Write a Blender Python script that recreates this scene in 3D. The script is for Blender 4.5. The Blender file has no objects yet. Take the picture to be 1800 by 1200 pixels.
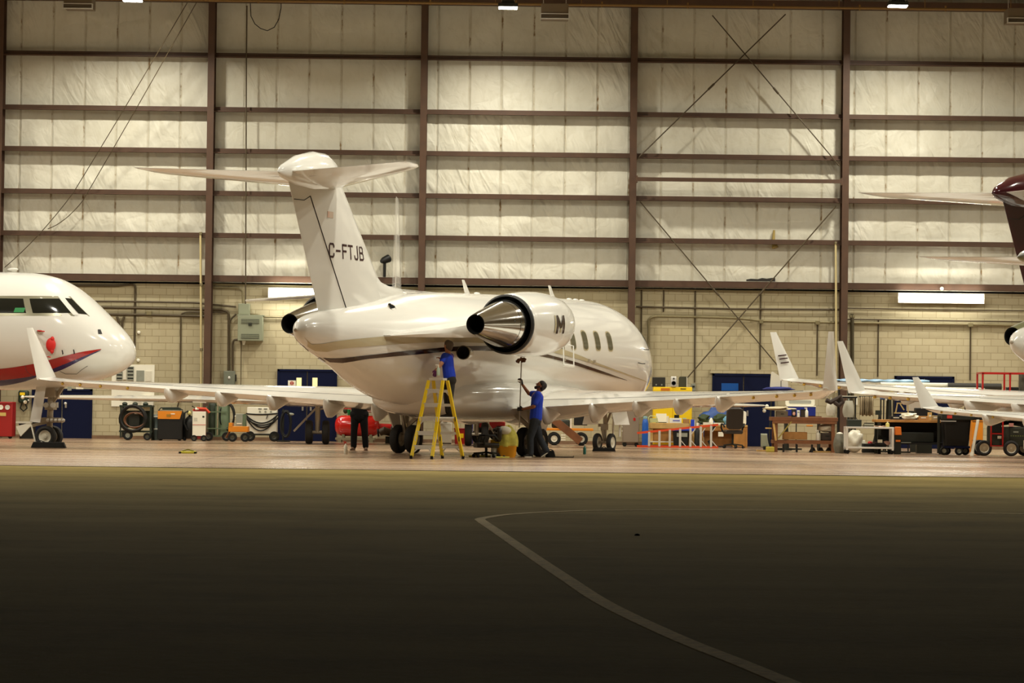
import bpy, math, random
import numpy as np
from mathutils import Vector, Matrix
random.seed(7)
SC = bpy.context.scene
COL = SC.collection
PI = math.pi
sin, cos, rad = math.sin, math.cos, math.radians

# ---------------------------------------------------------------- camera, world, exposure, lamps
FPX, HCAM, YH, ROLL = 4900.0, 1.25, 705.0, 0.012
PITCH = math.atan((YH - 600) / FPX)
FW = Vector((0, cos(PITCH), sin(PITCH)))
_rt = Vector((1, 0, 0)); _up = _rt.cross(FW)
RT = cos(ROLL) * _rt + sin(ROLL) * _up
UP = -sin(ROLL) * _rt + cos(ROLL) * _up
CAMO = Vector((0, 0, HCAM))
cd = bpy.data.cameras.new('camera'); cam = bpy.data.objects.new('camera', cd); COL.objects.link(cam)
cd.sensor_fit = 'HORIZONTAL'; cd.sensor_width = 36.0; cd.lens = FPX / 1800 * 36.0
cd.clip_end = 400
m3 = Matrix((RT, UP, -FW)).transposed()
cam.matrix_world = Matrix.Translation(CAMO) @ m3.to_4x4()
SC.camera = cam

w = bpy.data.worlds.new('night'); SC.world = w; w.use_nodes = True
bg = w.node_tree.nodes['Background']
bg.inputs[0].default_value = (0.010, 0.008, 0.005, 1); bg.inputs[1].default_value = 0.06

SC.view_settings.view_transform = 'Standard'; SC.view_settings.look = 'None'
SC.view_settings.exposure = 0.0; SC.view_settings.gamma = 1.0
try: SC.view_settings.use_curve_mapping = False
except Exception: pass
SC.cycles.use_denoising = True
SC.cycles.max_bounces = 8; SC.cycles.diffuse_bounces = 5; SC.cycles.glossy_bounces = 4
SC.cycles.sample_clamp_indirect = 6.0

LAMP_TINT = (1.0, 0.95, 0.81)
LAMP_W = 560.0
TUBE_W = 60.0

def at(px, py, Y):
    r = FW * FPX + RT * (px - 900) - UP * (py - 600)
    return CAMO + r * (Y / r.y)
def ground(px, py, z=0.0):
    r = FW * FPX + RT * (px - 900) - UP * (py - 600)
    return CAMO + r * ((z - HCAM) / r.z)
def gx(px, Y):
    """world x of the column px on the floor at depth Y"""
    p = at(px, 760, Y); return p.x

# ---------------------------------------------------------------- materials
def lin(c):
    return tuple((x / 12.92 if x <= 0.04045 else ((x + 0.055) / 1.055) ** 2.4) for x in c)
def srgb(r, g, b): return lin((r / 255, g / 255, b / 255))
MATS = {}
def mat(name, col, rough=0.5, metal=0.0, coat=0.0, spec=0.5, emit=None, es=0.0, noise=0.0, nscale=8.0, bump=0.0, bscale=20.0, alpha=1.0, trans=0.0):
    if name in MATS: return MATS[name]
    m = bpy.data.materials.new(name); m.use_nodes = True; MATS[name] = m
    nt = m.node_tree; b = nt.nodes['Principled BSDF']
    b.inputs['Base Color'].default_value = (*col, 1); b.inputs['Roughness'].default_value = rough
    b.inputs['Metallic'].default_value = metal; b.inputs['Coat Weight'].default_value = coat
    b.inputs['Coat Roughness'].default_value = 0.06
    b.inputs['Specular IOR Level'].default_value = spec
    b.inputs['Alpha'].default_value = alpha; b.inputs['Transmission Weight'].default_value = trans
    if emit: b.inputs['Emission Color'].default_value = (*emit, 1); b.inputs['Emission Strength'].default_value = es
    if noise or bump:
        tc = nt.nodes.new('ShaderNodeTexCoord')
        if noise:
            n = nt.nodes.new('ShaderNodeTexNoise'); n.inputs['Scale'].default_value = nscale; n.inputs['Detail'].default_value = 5
            nt.links.new(tc.outputs['Object'], n.inputs['Vector'])
            r = nt.nodes.new('ShaderNodeValToRGB')
            r.color_ramp.elements[0].position = 0.3; r.color_ramp.elements[1].position = 0.7
            r.color_ramp.elements[0].color = (*[c * (1 - noise) for c in col], 1); r.color_ramp.elements[1].color = (*[min(1, c * (1 + noise * .5)) for c in col], 1)
            nt.links.new(n.outputs['Fac'], r.inputs['Fac']); nt.links.new(r.outputs['Color'], b.inputs['Base Color'])
        if bump:
            n2 = nt.nodes.new('ShaderNodeTexNoise'); n2.inputs['Scale'].default_value = bscale; n2.inputs['Detail'].default_value = 4
            nt.links.new(tc.outputs['Object'], n2.inputs['Vector'])
            bm = nt.nodes.new('ShaderNodeBump'); bm.inputs['Strength'].default_value = bump; bm.inputs['Distance'].default_value = 0.02
            nt.links.new(n2.outputs['Fac'], bm.inputs['Height']); nt.links.new(bm.outputs['Normal'], b.inputs['Normal'])
    return m

class NT:
    """small helper to write node materials"""
    def __init__(s, name):
        s.m = bpy.data.materials.new(name); s.m.use_nodes = True; s.t = s.m.node_tree; s.b = s.t.nodes['Principled BSDF']; MATS[name] = s.m
        s.pos = s.n('ShaderNodeNewGeometry').outputs['Position']
    def n(s, typ, **kw):
        x = s.t.nodes.new(typ)
        for k, v in kw.items(): setattr(x, k, v)
        return x
    def link(s, a, b): s.t.links.new(a, b)
    def math(s, op, a, b=None, c=None, clamp=False):
        x = s.n('ShaderNodeMath', operation=op, use_clamp=clamp)
        for i, v in enumerate((a, b, c)):
            if v is None: continue
            if isinstance(v, (int, float)): x.inputs[i].default_value = v
            else: s.link(v, x.inputs[i])
        return x.outputs[0]
    def xyz(s):
        x = s.n('ShaderNodeSeparateXYZ'); s.link(s.pos, x.inputs[0]); return x.outputs
    def comb(s, x, y, z):
        c = s.n('ShaderNodeCombineXYZ')
        for i, v in enumerate((x, y, z)):
            if isinstance(v, (int, float)): c.inputs[i].default_value = v
            else: s.link(v, c.inputs[i])
        return c.outputs[0]
    def noise(s, vec, scale, detail=4, rough=.5, dist=0.0):
        x = s.n('ShaderNodeTexNoise'); s.link(vec, x.inputs['Vector'])
        x.inputs['Scale'].default_value = scale; x.inputs['Detail'].default_value = detail
        x.inputs['Roughness'].default_value = rough; x.inputs['Distortion'].default_value = dist
        return x.outputs['Fac']
    def ramp(s, fac, stops):
        r = s.n('ShaderNodeValToRGB'); s.link(fac, r.inputs[0]); e = r.color_ramp.elements
        while len(e) < len(stops): e.new(0.5)
        for el, (p, c) in zip(e, stops):
            el.position = p; el.color = (*c, 1) if len(c) == 3 else c
        return r.outputs[0]
    def mix(s, fac, a, b, mode='MIX'):
        x = s.n('ShaderNodeMix', data_type='RGBA', blend_type=mode)
        for sock, v in ((x.inputs[0], fac), (x.inputs[6], a), (x.inputs[7], b)):
            if isinstance(v, (int, float)): sock.default_value = v
            elif isinstance(v, tuple): sock.default_value = (*v, 1)
            else: s.link(v, sock)
        return x.outputs[2]
    def bump(s, h, strength=.3, dist=.02):
        x = s.n('ShaderNodeBump'); x.inputs['Strength'].default_value = strength; x.inputs['Distance'].default_value = dist
        s.link(h, x.inputs['Height']); s.link(x.outputs[0], s.b.inputs['Normal'])
    def color(s, c): s.link(c, s.b.inputs['Base Color'])
    def sv(s, **kw):
        for k, v in kw.items(): s.b.inputs[k.replace('_', ' ')].default_value = v
G3 = lambda v: (v, v, v)

# ---------------------------------------------------------------- mesh helpers
class MB:
    def __init__(s): s.v = []; s.f = []; s.mi = []; s.cm = 0
    def add(s, vs, fs):
        o = len(s.v); s.v += [tuple(p) for p in vs]; s.f += [tuple(i + o for i in f) for f in fs]; s.mi += [s.cm] * len(fs); return s
    def m(s, i): s.cm = i; return s
    def box(s, c, d, rot=None):
        x, y, z = d[0] / 2, d[1] / 2, d[2] / 2
        vs = [Vector((i * x, j * y, k * z)) for i in (-1, 1) for j in (-1, 1) for k in (-1, 1)]
        if rot is not None: vs = [rot @ q for q in vs]
        c = Vector(c)
        return s.add([q + c for q in vs], [(0, 1, 3, 2), (4, 6, 7, 5), (0, 4, 5, 1), (2, 3, 7, 6), (0, 2, 6, 4), (1, 5, 7, 3)])
    def bar(s, a, b, wx, wy, up=(0, 0, 1)):
        """rectangular bar from a to b"""
        a, b = Vector(a), Vector(b); d = b - a; L = d.length; z = d.normalized(); u = Vector(up)
        if abs(z.dot(u)) > .98: u = Vector((0, 1, 0))
        x = u.cross(z).normalized(); y = z.cross(x)
        return s.box((a + b) / 2, (wx, wy, L), Matrix((x, y, z)).transposed())
    def loft(s, rings, cap=(True, True), closed=True):
        n = len(rings[0]); o = len(s.v); s.v += [tuple(p) for r in rings for p in r]
        for i in range(len(rings) - 1):
            for j in range(n if closed else n - 1):
                k = (j + 1) % n
                s.f.append((o + i * n + j, o + i * n + k, o + (i + 1) * n + k, o + (i + 1) * n + j)); s.mi.append(s.cm)
        if closed and cap[0]: s.f.append(tuple(o + j for j in reversed(range(n)))); s.mi.append(s.cm)
        if closed and cap[1]: s.f.append(tuple(o + (len(rings) - 1) * n + j for j in range(n))); s.mi.append(s.cm)
        return s
    def tube(s, pts, r, n=8, r2=None, cap=True):
        pts = [Vector(p) for p in pts]; rings = []
        N = len(pts)
        x = None
        for i, p in enumerate(pts):
            t = (pts[min(i + 1, N - 1)] - pts[max(i - 1, 0)])
            t = t.normalized() if t.length > 1e-9 else Vector((0, 0, 1))
            if x is None:
                u = Vector((0, 0, 1)) if abs(t.z) < .9 else Vector((1, 0, 0)); x = u.cross(t).normalized()
            else:
                x = (x - t * x.dot(t)); x = x.normalized() if x.length > 1e-6 else Vector((1, 0, 0))
            y = t.cross(x)
            rr = r[i] if isinstance(r, (list, tuple)) else (r if r2 is None else r + (r2 - r) * i / max(1, N - 1))
            rings.append([p + x * (rr * cos(2 * PI * j / n)) + y * (rr * sin(2 * PI * j / n)) for j in range(n)])
        return s.loft(rings, (cap, cap))
    def cyl(s, a, b, r, n=16, r2=None, cap=True): return s.tube([a, b], r, n, r2, cap)
    def lathe(s, prof, org, axis, n=24, cap=(True, True)):
        """prof: (distance along the axis, radius)"""
        org = Vector(org); z = Vector(axis).normalized(); u = Vector((0, 0, 1)) if abs(z.z) < .9 else Vector((1, 0, 0))
        x = u.cross(z).normalized(); y = z.cross(x)
        return s.loft([[org + z * h + x * (r * cos(2 * PI * j / n)) + y * (r * sin(2 * PI * j / n)) for j in range(n)] for h, r in prof], cap)
    def ball(s, c, r, n=12, rot=None):
        if isinstance(r, (int, float)): r = (r, r, r)
        c = Vector(c); rings = []
        m = max(6, n // 2 + 2)
        for i in range(m + 1):
            t = PI * i / m; t = min(max(t, .03), PI - .03)
            ring = [Vector((r[0] * sin(t) * cos(2 * PI * j / n), r[1] * sin(t) * sin(2 * PI * j / n), -r[2] * cos(t))) for j in range(n)]
            if rot is not None: ring = [rot @ q for q in ring]
            rings.append([c + q for q in ring])
        return s.loft(rings)
    def prism(s, poly, d0, d1, plane='xz'):
        """extrude a 2-D polygon; plane xz extrudes along y, xy along z, yz along x"""
        def P(p, d): return {'xz': (p[0], d, p[1]), 'xy': (p[0], p[1], d), 'yz': (d, p[0], p[1])}[plane]
        return s.loft([[P(p, d0) for p in poly], [P(p, d1) for p in poly]])
    def quad(s, a, b, c, d): return s.add([a, b, c, d], [(0, 1, 2, 3)])
    def grid(s, fn, nu, nv):
        o = len(s.v); s.v += [tuple(fn(i / nu, j / nv)) for i in range(nu + 1) for j in range(nv + 1)]
        for i in range(nu):
            for j in range(nv):
                a = o + i * (nv + 1) + j; s.f.append((a, a + nv + 1, a + nv + 2, a + 1)); s.mi.append(s.cm)
        return s
    def build(s, name, mats, parent=None, smooth=True, bevel=0.0, sub=0, solid=0.0, loc=None, angle=35):
        me = bpy.data.meshes.new(name); me.from_pydata(s.v, [], s.f)
        if not isinstance(mats, (list, tuple)): mats = [mats]
        for mm in mats: me.materials.append(mm)
        me.polygons.foreach_set('material_index', s.mi)
        o = bpy.data.objects.new(name, me); COL.objects.link(o)
        import bmesh
        b = bmesh.new(); b.from_mesh(me); bmesh.ops.recalc_face_normals(b, faces=b.faces)
        if smooth:
            for f in b.faces: f.smooth = True
            lim = rad(angle)
            for e in b.edges:
                if len(e.link_faces) == 2 and e.calc_face_angle(0) > lim: e.smooth = False
        b.to_mesh(me); b.free()
        if parent: o.parent = parent
        if loc is not None: o.location = loc
        if solid: q = o.modifiers.new('s', 'SOLIDIFY'); q.thickness = solid; q.offset = 0
        if sub: q = o.modifiers.new('u', 'SUBSURF'); q.levels = sub; q.render_levels = sub
        if bevel: q = o.modifiers.new('b', 'BEVEL'); q.width = bevel; q.segments = 2; q.limit_method = 'ANGLE'; q.angle_limit = rad(40)
        return o

def thing(name, label, cat, loc=(0, 0, 0), rotz=0.0, group=None):
    o = bpy.data.objects.new(name, None); COL.objects.link(o); o.empty_display_size = .1
    o.location = loc; o.rotation_euler = (0, 0, rotz); o['label'] = label; o['category'] = cat
    if group: o['group'] = group
    return o
def tag(o, label, cat, group=None):
    o['label'] = label; o['category'] = cat
    if group: o['group'] = group
    return o
def struct(o, label=None):
    o['kind'] = 'structure'
    if label: o['label'] = label
    return o
def copytree(root, loc, rotz, label=None, group=None):
    r = root.copy(); COL.objects.link(r); r.location = loc; r.rotation_euler = (0, 0, rotz)
    if label: r['label'] = label
    if group: r['group'] = group
    for ch in [c for c in SC.objects if c.parent == root]:
        c = ch.copy(); COL.objects.link(c); c.parent = r
        for g in [g for g in SC.objects if g.parent == ch]:
            d = g.copy(); COL.objects.link(d); d.parent = c
    return r
def hermite(xs, ys, x):
    """smooth monotone-ish interpolation"""
    xs = list(xs); ys = list(ys); n = len(xs)
    if x <= xs[0]: return ys[0]
    if x >= xs[-1]: return ys[-1]
    d = [(ys[i + 1] - ys[i]) / (xs[i + 1] - xs[i]) for i in range(n - 1)]
    m = [d[0]] + [(0 if d[i - 1] * d[i] <= 0 else 2 * d[i - 1] * d[i] / (d[i - 1] + d[i])) for i in range(1, n - 1)] + [d[-1]]
    for i in range(n - 1):
        if xs[i] <= x <= xs[i + 1]:
            h = xs[i + 1] - xs[i]; t = (x - xs[i]) / h
            return ((1 + 2 * t) * (1 - t) ** 2) * ys[i] + t * (1 - t) ** 2 * h * m[i] + t * t * (3 - 2 * t) * ys[i + 1] + t * t * (t - 1) * h * m[i + 1]
def rrect(w, h, r, n=4, cx=0, cz=0):
    out = []
    for qx, qz, a0 in ((1, 1, 0), (-1, 1, 90), (-1, -1, 180), (1, -1, 270)):
        for k in range(n + 1):
            a = rad(a0 + 90 * k / n); out.append((cx + qx * (w / 2 - r) + r * cos(a), cz + qz * (h / 2 - r) + r * sin(a)))
    return out
def arc(p0, p1, sag, n=10):
    """a hanging cable between two points"""
    p0, p1 = Vector(p0), Vector(p1)
    return [p0.lerp(p1, i / n) - Vector((0, 0, sag * 4 * (i / n) * (1 - i / n))) for i in range(n + 1)]
def text_mesh(body, size, name, material, parent=None, loc=(0, 0, 0), M=None, xs=1.0, shear=0.0, ext=0.002, align='LEFT'):
    cu = bpy.data.curves.new(name, 'FONT'); cu.body = body; cu.size = size; cu.shear = shear; cu.extrude = ext; cu.align_x = align
    o = bpy.data.objects.new(name + '_tmp', cu); COL.objects.link(o)
    dg = bpy.context.evaluated_depsgraph_get(); me = bpy.data.meshes.new_from_object(o.evaluated_get(dg))
    COL.objects.unlink(o); bpy.data.objects.remove(o)
    me.name = name; me.materials.clear(); me.materials.append(material)
    T = Matrix.Translation(Vector(loc)) @ (M.to_4x4() if M is not None else Matrix.Identity(4)) @ Matrix.Diagonal((xs, 1, 1, 1))
    me.transform(T)
    o = bpy.data.objects.new(name, me); COL.objects.link(o)
    if parent: o.parent = parent
    return o

# common materials
M_white = mat('white_paint', srgb(236, 234, 226), .22, coat=.6)
M_offwhite = mat('off_white_paint', srgb(214, 208, 190), .5)
M_brown = mat('brown_steel', (.074, .034, .015), .6, noise=.18, nscale=3)
M_grey = mat('grey_paint', srgb(140, 142, 128), .5, noise=.1)
M_dgrey = mat('dark_grey_plastic', srgb(38, 39, 31), .55, spec=.3, noise=.15)
M_black = mat('black_rubber', (.007, .007, .006), .65, spec=.3)
M_blackp = mat('black_plastic', (.009, .0085, .007), .5, spec=.3)
M_steel = mat('brushed_steel', (.55, .53, .48), .3, metal=.9)
M_alu = mat('aluminium', (.66, .64, .58), .4, metal=.35)
M_yellow = mat('yellow_paint', srgb(238, 200, 20), .4)
M_orange = mat('orange_paint', srgb(214, 130, 18), .45)
M_red = mat('red_paint', srgb(178, 18, 14), .35, coat=.3)
M_dred = mat('dark_red_paint', srgb(130, 14, 12), .4)
M_blue = mat('dark_blue_paint', (.0017, .0042, .026), .55, spec=.15)
M_wood = mat('pine_wood', srgb(168, 116, 52), .6, noise=.25, nscale=5)
M_dwood = mat('dark_brown_wood', srgb(112, 66, 30), .6, noise=.25, nscale=5)
M_lwood = mat('light_wood', srgb(200, 160, 92), .6, noise=.2, nscale=5)
M_card = mat('cardboard', srgb(172, 124, 66), .8, noise=.1)
M_wplastic = mat('white_plastic', srgb(232, 228, 210), .4)
M_glassd = mat('dark_glass', (.012, .013, .010), .08, spec=.6)
M_cable = mat('cable_black', (.009, .008, .006), .55, spec=.3)
M_conduit = mat('conduit_metal', srgb(126, 116, 84), .45, metal=.35)
M_conduitd = mat('dark_conduit', srgb(74, 62, 40), .55, metal=.2)
M_paper = mat('white_paper', srgb(228, 222, 200), .8)
M_plastic_film = mat('plastic_film', srgb(216, 210, 190), .3, noise=.12, nscale=6)
M_green = mat('green_plastic', srgb(20, 120, 60), .4)
M_leaf = mat('dark_green_canvas', srgb(52, 66, 30), .7, noise=.4, nscale=7)
M_tarp = mat('blue_tarp', srgb(32, 72, 140), .5, noise=.3, nscale=4)

# ---------------------------------------------------------------- hangar lamps
M_lens = mat('lamp_lens', (1, 1, 1), .4, emit=(1.0, .96, .86), es=30.0)
M_tubeglow = mat('fluorescent_glow', (1, 1, 1), .4, emit=(1.0, .98, .90), es=14.0)
def area(name, loc, size, sizey, power, parent, rot=(0, 0, 0), spread=150, col=LAMP_TINT):
    l = bpy.data.lights.new(name, 'AREA'); l.shape = 'RECTANGLE'; l.size = size; l.size_y = sizey; l.energy = power; l.color = col
    l.spread = rad(spread)
    o = bpy.data.objects.new(name, l); COL.objects.link(o); o.location = loc; o.rotation_euler = rot; o.parent = parent
    return o
def high_bay(x, y, z, label, group=None, power=LAMP_W, spread=152):
    t = thing('high_bay_light', label, 'ceiling light', (x, y, z), 0, group)
    h = MB(); h.box((0, 0, .10), (.56, .38, .10)); h.box((0, 0, .19), (.34, .22, .10))
    for k in range(9): h.box((-.24 + .06 * k, 0, .165), (.012, .36, .05))
    h.build('housing', M_dgrey, t, bevel=.01)
    MB().box((0, 0, .035), (.52, .34, .035)).build('lens', M_lens, t, bevel=.006)
    for sx in (-.18, .18): MB().cyl((sx, 0, .2), (sx, 0, 13.25 - z), .008, 6).build('hanger_rod', M_steel, t)
    area('lamp', (0, 0, .012), .5, .32, power, t, spread=spread)
    return t
# ---------------------------------------------------------------- hangar shell
YW, YF = 82.35, 49.6           # back wall and door line
XL, XR, ZC = -27.0, 33.0, 13.3
ZB = 4.60                      # top of the block wall
GIRTS = [6.03, 7.27, 8.52, 9.745, 11.345]
BEAMZ = 4.77
COLX = [-15.15, -8.94, -2.68, 3.50, 9.74, 15.98]

# --- floor
q = NT('hangar_floor_epoxy'); X, Y, Z = q.xyz()
v = q.comb(q.math('MULTIPLY', X, .10), q.math('MULTIPLY', Y, .9), 0.0)
n1 = q.noise(v, .8, 3, .45); n2 = q.noise(q.pos, .35, 4); n3 = q.noise(q.pos, 2.5, 5)
c = q.ramp(n1, [(.28, (.31, .195, .118)), (.55, (.37, .245, .15)), (.78, (.44, .31, .20))])
c = q.mix(q.ramp(n2, [(.4, G3(0)), (.62, G3(.55))]), c, (.325, .22, .14))
c = q.mix(q.ramp(n3, [(.55, G3(0)), (.75, G3(.12))]), c, (.42, .30, .20))
jx = q.math('LESS_THAN', q.math('ABSOLUTE', q.math('SUBTRACT', q.math('PINGPONG', X, 3.1), .02)), .03)
jy = q.math('LESS_THAN', q.math('ABSOLUTE', q.math('SUBTRACT', q.math('PINGPONG', q.math('SUBTRACT', Y, 49.6), 2.9), .02)), .035)
c = q.mix(q.math('MULTIPLY', q.math('MAXIMUM', jx, jy), .55), c, (.20, .13, .09))
q.color(c); q.link(q.ramp(n1, [(.3, G3(.20)), (.7, G3(.33))]), q.b.inputs['Roughness']); q.sv(Specular_IOR_Level=.75)
M_floor = q.m
f = MB(); f.box(((XL + XR) / 2, (YW + YF) / 2, -.1), (XR - XL, YW - YF, .2)); struct(f.build('floor', M_floor, smooth=False))
# door track strip along the threshold
f = MB(); f.box(((XL + XR) / 2, YF - .08, -.06), (XR - XL, .16, .115)); f.box(((XL + XR) / 2, YF - .14, .002), (XR - XL, .03, .012))
struct(f.build('trim_1', mat('threshold_steel', (.035, .028, .018), .7), smooth=False))
# raised curb line where floor meets wall
f = MB(); f.box(((XL + XR) / 2, YW - .03, .05), (XR - XL, .06, .10)); struct(f.build('baseboard_back', mat('wall_base', srgb(120, 92, 66), .7, noise=.2), smooth=False))

# --- apron outside
q = NT('asphalt'); X, Y, Z = q.xyz()
n1 = q.noise(q.comb(q.math('MULTIPLY', X, .06), Y, 0.0), .55, 5, .6); n2 = q.noise(q.pos, 9.0, 4, .7); n3 = q.noise(q.pos, .7, 5, .6)
c = q.ramp(n1, [(.3, (.205, .152, .046)), (.5, (.275, .208, .068)), (.72, (.345, .265, .095))])
c = q.mix(q.ramp(n2, [(.4, G3(0)), (.75, G3(.35))]), c, (.37, .29, .12))
c = q.mix(q.ramp(n3, [(.5, G3(0)), (.68, G3(.4))]), c, (.11, .085, .03))
q.color(c); q.sv(Roughness=.92, Specular_IOR_Level=.06); q.bump(n2, .5, .01)
M_asph = q.m
f = MB(); f.box((0, (YF - .16 - 25) / 2, -.15), (240, YF - .16 + 25, .3)); struct(f.build('ground', M_asph, smooth=False))
# painted taxi line
lp = [(12, 31.2), (9, 32.1), (6.04, 32.7), (3.32, 32.85), (2.02, 32.64), (1.08, 32.27), (.41, 31.57), (-.02, 30.75), (-.20, 30.15), (-.31, 29.55), (-.29, 28.99), (-.14, 27.0), (.02, 24.84), (.24, 21.88), (.42, 19.56), (.55, 17.88), (.69, 16.52), (.92, 14.74), (1.12, 13.49), (1.26, 12.55), (1.75, 9.3)]
P2 = [Vector((a, b, 0)) for a, b in lp]
P = []
for i in range(len(P2) - 1):
    a, b, c_, d = P2[max(i - 1, 0)], P2[i], P2[i + 1], P2[min(i + 2, len(P2) - 1)]
    for k in range(4):
        t = k / 4; P.append(.5 * ((2 * b) + (c_ - a) * t + (2 * a - 5 * b + 4 * c_ - d) * t * t + (3 * b - a - 3 * c_ + d) * t ** 3))
P.append(P2[-1])
ring = []
for i, p in enumerate(P):
    t = (P[min(i + 1, len(P) - 1)] - P[max(i - 1, 0)]).normalized(); nn = Vector((-t.y, t.x, 0)); hw = .055
    ring.append([p + nn * hw + Vector((0, 0, .004)), p - nn * hw + Vector((0, 0, .004)), p - nn * hw + Vector((0, 0, -.01)), p + nn * hw + Vector((0, 0, -.01))])
q = NT('line_paint'); nn_ = q.noise(q.pos, 14.0, 5, .7); n5 = q.noise(q.pos, 1.2, 3)
q.color(q.mix(q.ramp(nn_, [(.45, G3(.0)), (.70, G3(.5))]), q.mix(q.ramp(n5, [(.35, G3(0)), (.65, G3(1))]), (.86, .69, .38), (.98, .80, .46)), (.20, .155, .07))); q.sv(Roughness=.85, Specular_IOR_Level=.1)
struct(MB().loft(ring).build('road_marking_line', q.m, smooth=False), 'faded pale taxi line painted on the asphalt')

# --- block wall
q = NT('concrete_block'); X, Y, Z = q.xyz()
br = q.n('ShaderNodeTexBrick'); q.link(q.comb(q.math('ADD', X, .07), q.math('ADD', Z, .0), 0.0), br.inputs['Vector'])
br.offset = .5
for k, vv in (('Scale', 1.0), ('Mortar Size', .0075), ('Mortar Smooth', .25), ('Bias', .0), ('Brick Width', .4064), ('Row Height', .2032)): br.inputs[k].default_value = vv
br.inputs['Color1'].default_value = (.425, .37, .24, 1); br.inputs['Color2'].default_value = (.48, .425, .28, 1); br.inputs['Mortar'].default_value = (.27, .225, .125, 1)
n1 = q.noise(q.pos, .5, 4); n2 = q.noise(q.pos, 16, 5, .7); n4 = q.noise(q.comb(q.math('MULTIPLY', X, 2.0), 0.0, q.math('MULTIPLY', Z, .3)), 1.0, 4)
c = q.mix(q.ramp(n1, [(.38, G3(0)), (.65, G3(.35))]), br.outputs['Color'], (.40, .34, .20))
c = q.mix(q.ramp(n4, [(.55, G3(0)), (.72, G3(.25))]), c, (.36, .30, .17))
c = q.mix(q.math('MULTIPLY', n2, .25), c, (.42, .35, .21))
q.color(c); q.sv(Roughness=.85, Specular_IOR_Level=.15)
hh = q.math('ADD', q.math('MULTIPLY', br.outputs['Fac'], -1.0), q.math('MULTIPLY', n2, .35)); q.bump(hh, .6, .012)
M_block = q.m
f = MB(); f.box(((XL + XR) / 2, YW + .10, ZB / 2), (XR - XL, .20, ZB)); struct(f.build('wall_back', M_block, smooth=False))

# --- insulated upper wall: quilted white vinyl bulging between girts and seams
q = NT('vinyl_insulation'); X, Y, Z = q.xyz()
SEAM = .949; X0 = -14.63
u = q.math('DIVIDE', q.math('SUBTRACT', X, X0), SEAM)
fr = q.math('ABSOLUTE', q.math('SUBTRACT', q.math('FRACT', u), .5))      # .5 at seams
d = q.math('MULTIPLY', q.math('SUBTRACT', .5, fr), SEAM)                 # metres from the seam
wob = q.noise(q.comb(X, 0.0, q.math('MULTIPLY', Z, 1.6)), 2.2, 3)
d2 = q.math('ADD', d, q.math('MULTIPLY', q.math('SUBTRACT', wob, .5), .05))
seam = q.ramp(d2, [(.0, G3(1)), (.022, G3(.7)), (.05, G3(0))])
big = q.noise(q.pos, .45, 4); fine = q.noise(q.comb(X, 0.0, q.math('MULTIPLY', Z, .45)), 5.0, 5, .65)
blot = q.noise(q.comb(q.math('MULTIPLY', X, 1.1), 0.0, q.math('MULTIPLY', Z, .55)), 2.6, 4, .6)
c = q.ramp(big, [(.3, (.57, .545, .44)), (.5, (.65, .625, .515)), (.7, (.70, .675, .565))])
c = q.mix(q.ramp(fine, [(.5, G3(0)), (.75, G3(.28))]), c, (.46, .41, .28))
c = q.mix(q.math('MULTIPLY', seam, q.ramp(blot, [(.34, G3(.15)), (.62, G3(.58))])), c, (.38, .32, .20))
spot = q.ramp(q.noise(q.comb(q.math('MULTIPLY', X, 1.3), 1.7, q.math('MULTIPLY', Z, .8)), 2.6, 4, .6), [(.54, G3(0)), (.64, G3(1))])
core = q.ramp(q.math('ADD', d, q.math('MULTIPLY', q.math('SUBTRACT', q.noise(q.comb(X, 0.0, Z), 7.0, 3), .5), .09)), [(.0, G3(1)), (.012, G3(.7)), (.028, G3(0))])
c = q.mix(q.math('MULTIPLY', core, spot), c, (.20, .115, .035))
q.color(c); q.sv(Roughness=.48, Specular_IOR_Level=.3)
# creases: stretched diagonal wrinkles, stronger in some panels
rz = q.comb(q.math('ADD', q.math('MULTIPLY', X, 3.4), q.math('MULTIPLY', Z, 1.6)), 0.0, q.math('ADD', q.math('MULTIPLY', Z, .9), q.math('MULTIPLY', X, -.5)))
wr = q.noise(rz, .95, 2, .45, .5); area_m = q.ramp(q.noise(q.comb(X, 3.0, Z), .55, 2), [(.45, G3(.04)), (.64, G3(1.3))])
wr2 = q.noise(q.comb(X, 0.0, Z), 2.4, 2, .5, 1.2)
hgt = q.math('ADD', q.math('MULTIPLY', q.math('MULTIPLY', wr, area_m), 1.6), q.math('ADD', q.math('MULTIPLY', wr2, .45), q.math('MULTIPLY', seam, -.35)))
q.bump(hgt, .8, .07)
M_ins = q.m
zs = [ZB + .05] + [BEAMZ + .13] + [g for g in GIRTS] + [12.97, ZC]
rows = []
for i in range(len(zs) - 1):
    a, b = zs[i], zs[i + 1]; nseg = 2 if i == 0 else 8
    for k in range(nseg): rows.append((a + (b - a) * k / nseg, k / nseg, i))
rows.append((zs[-1], 1.0, len(zs) - 2))
nx = int((XR - XL) / SEAM * 6)
rnd = random.Random(3); amp = {}
def bulge(x, uu, i):
    s_ = (x - X0) / SEAM; k = math.floor(s_); fx = s_ - k
    if (k, i) not in amp: amp[(k, i)] = rnd.uniform(.006, .024)
    return amp[(k, i)] * (1 - abs(2 * uu - 1) ** 3.0) * (1 - abs(2 * fx - 1) ** 5.0) * (1.0 + .25 * (1 - uu))
g = MB(); N = len(rows)
for ix in range(nx + 1):
    x = XL + (XR - XL) * ix / nx
    for (z, uu, i) in rows: g.v.append((x, YW - .05 - (0 if i == 0 else bulge(x, uu, i)), z))
for ix in range(nx):
    for j in range(N - 1):
        a = ix * N + j; g.f.append((a, a + N, a + N + 1, a + 1)); g.mi.append(0)
struct(g.build('wall_back_upper', M_ins, angle=80))

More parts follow.
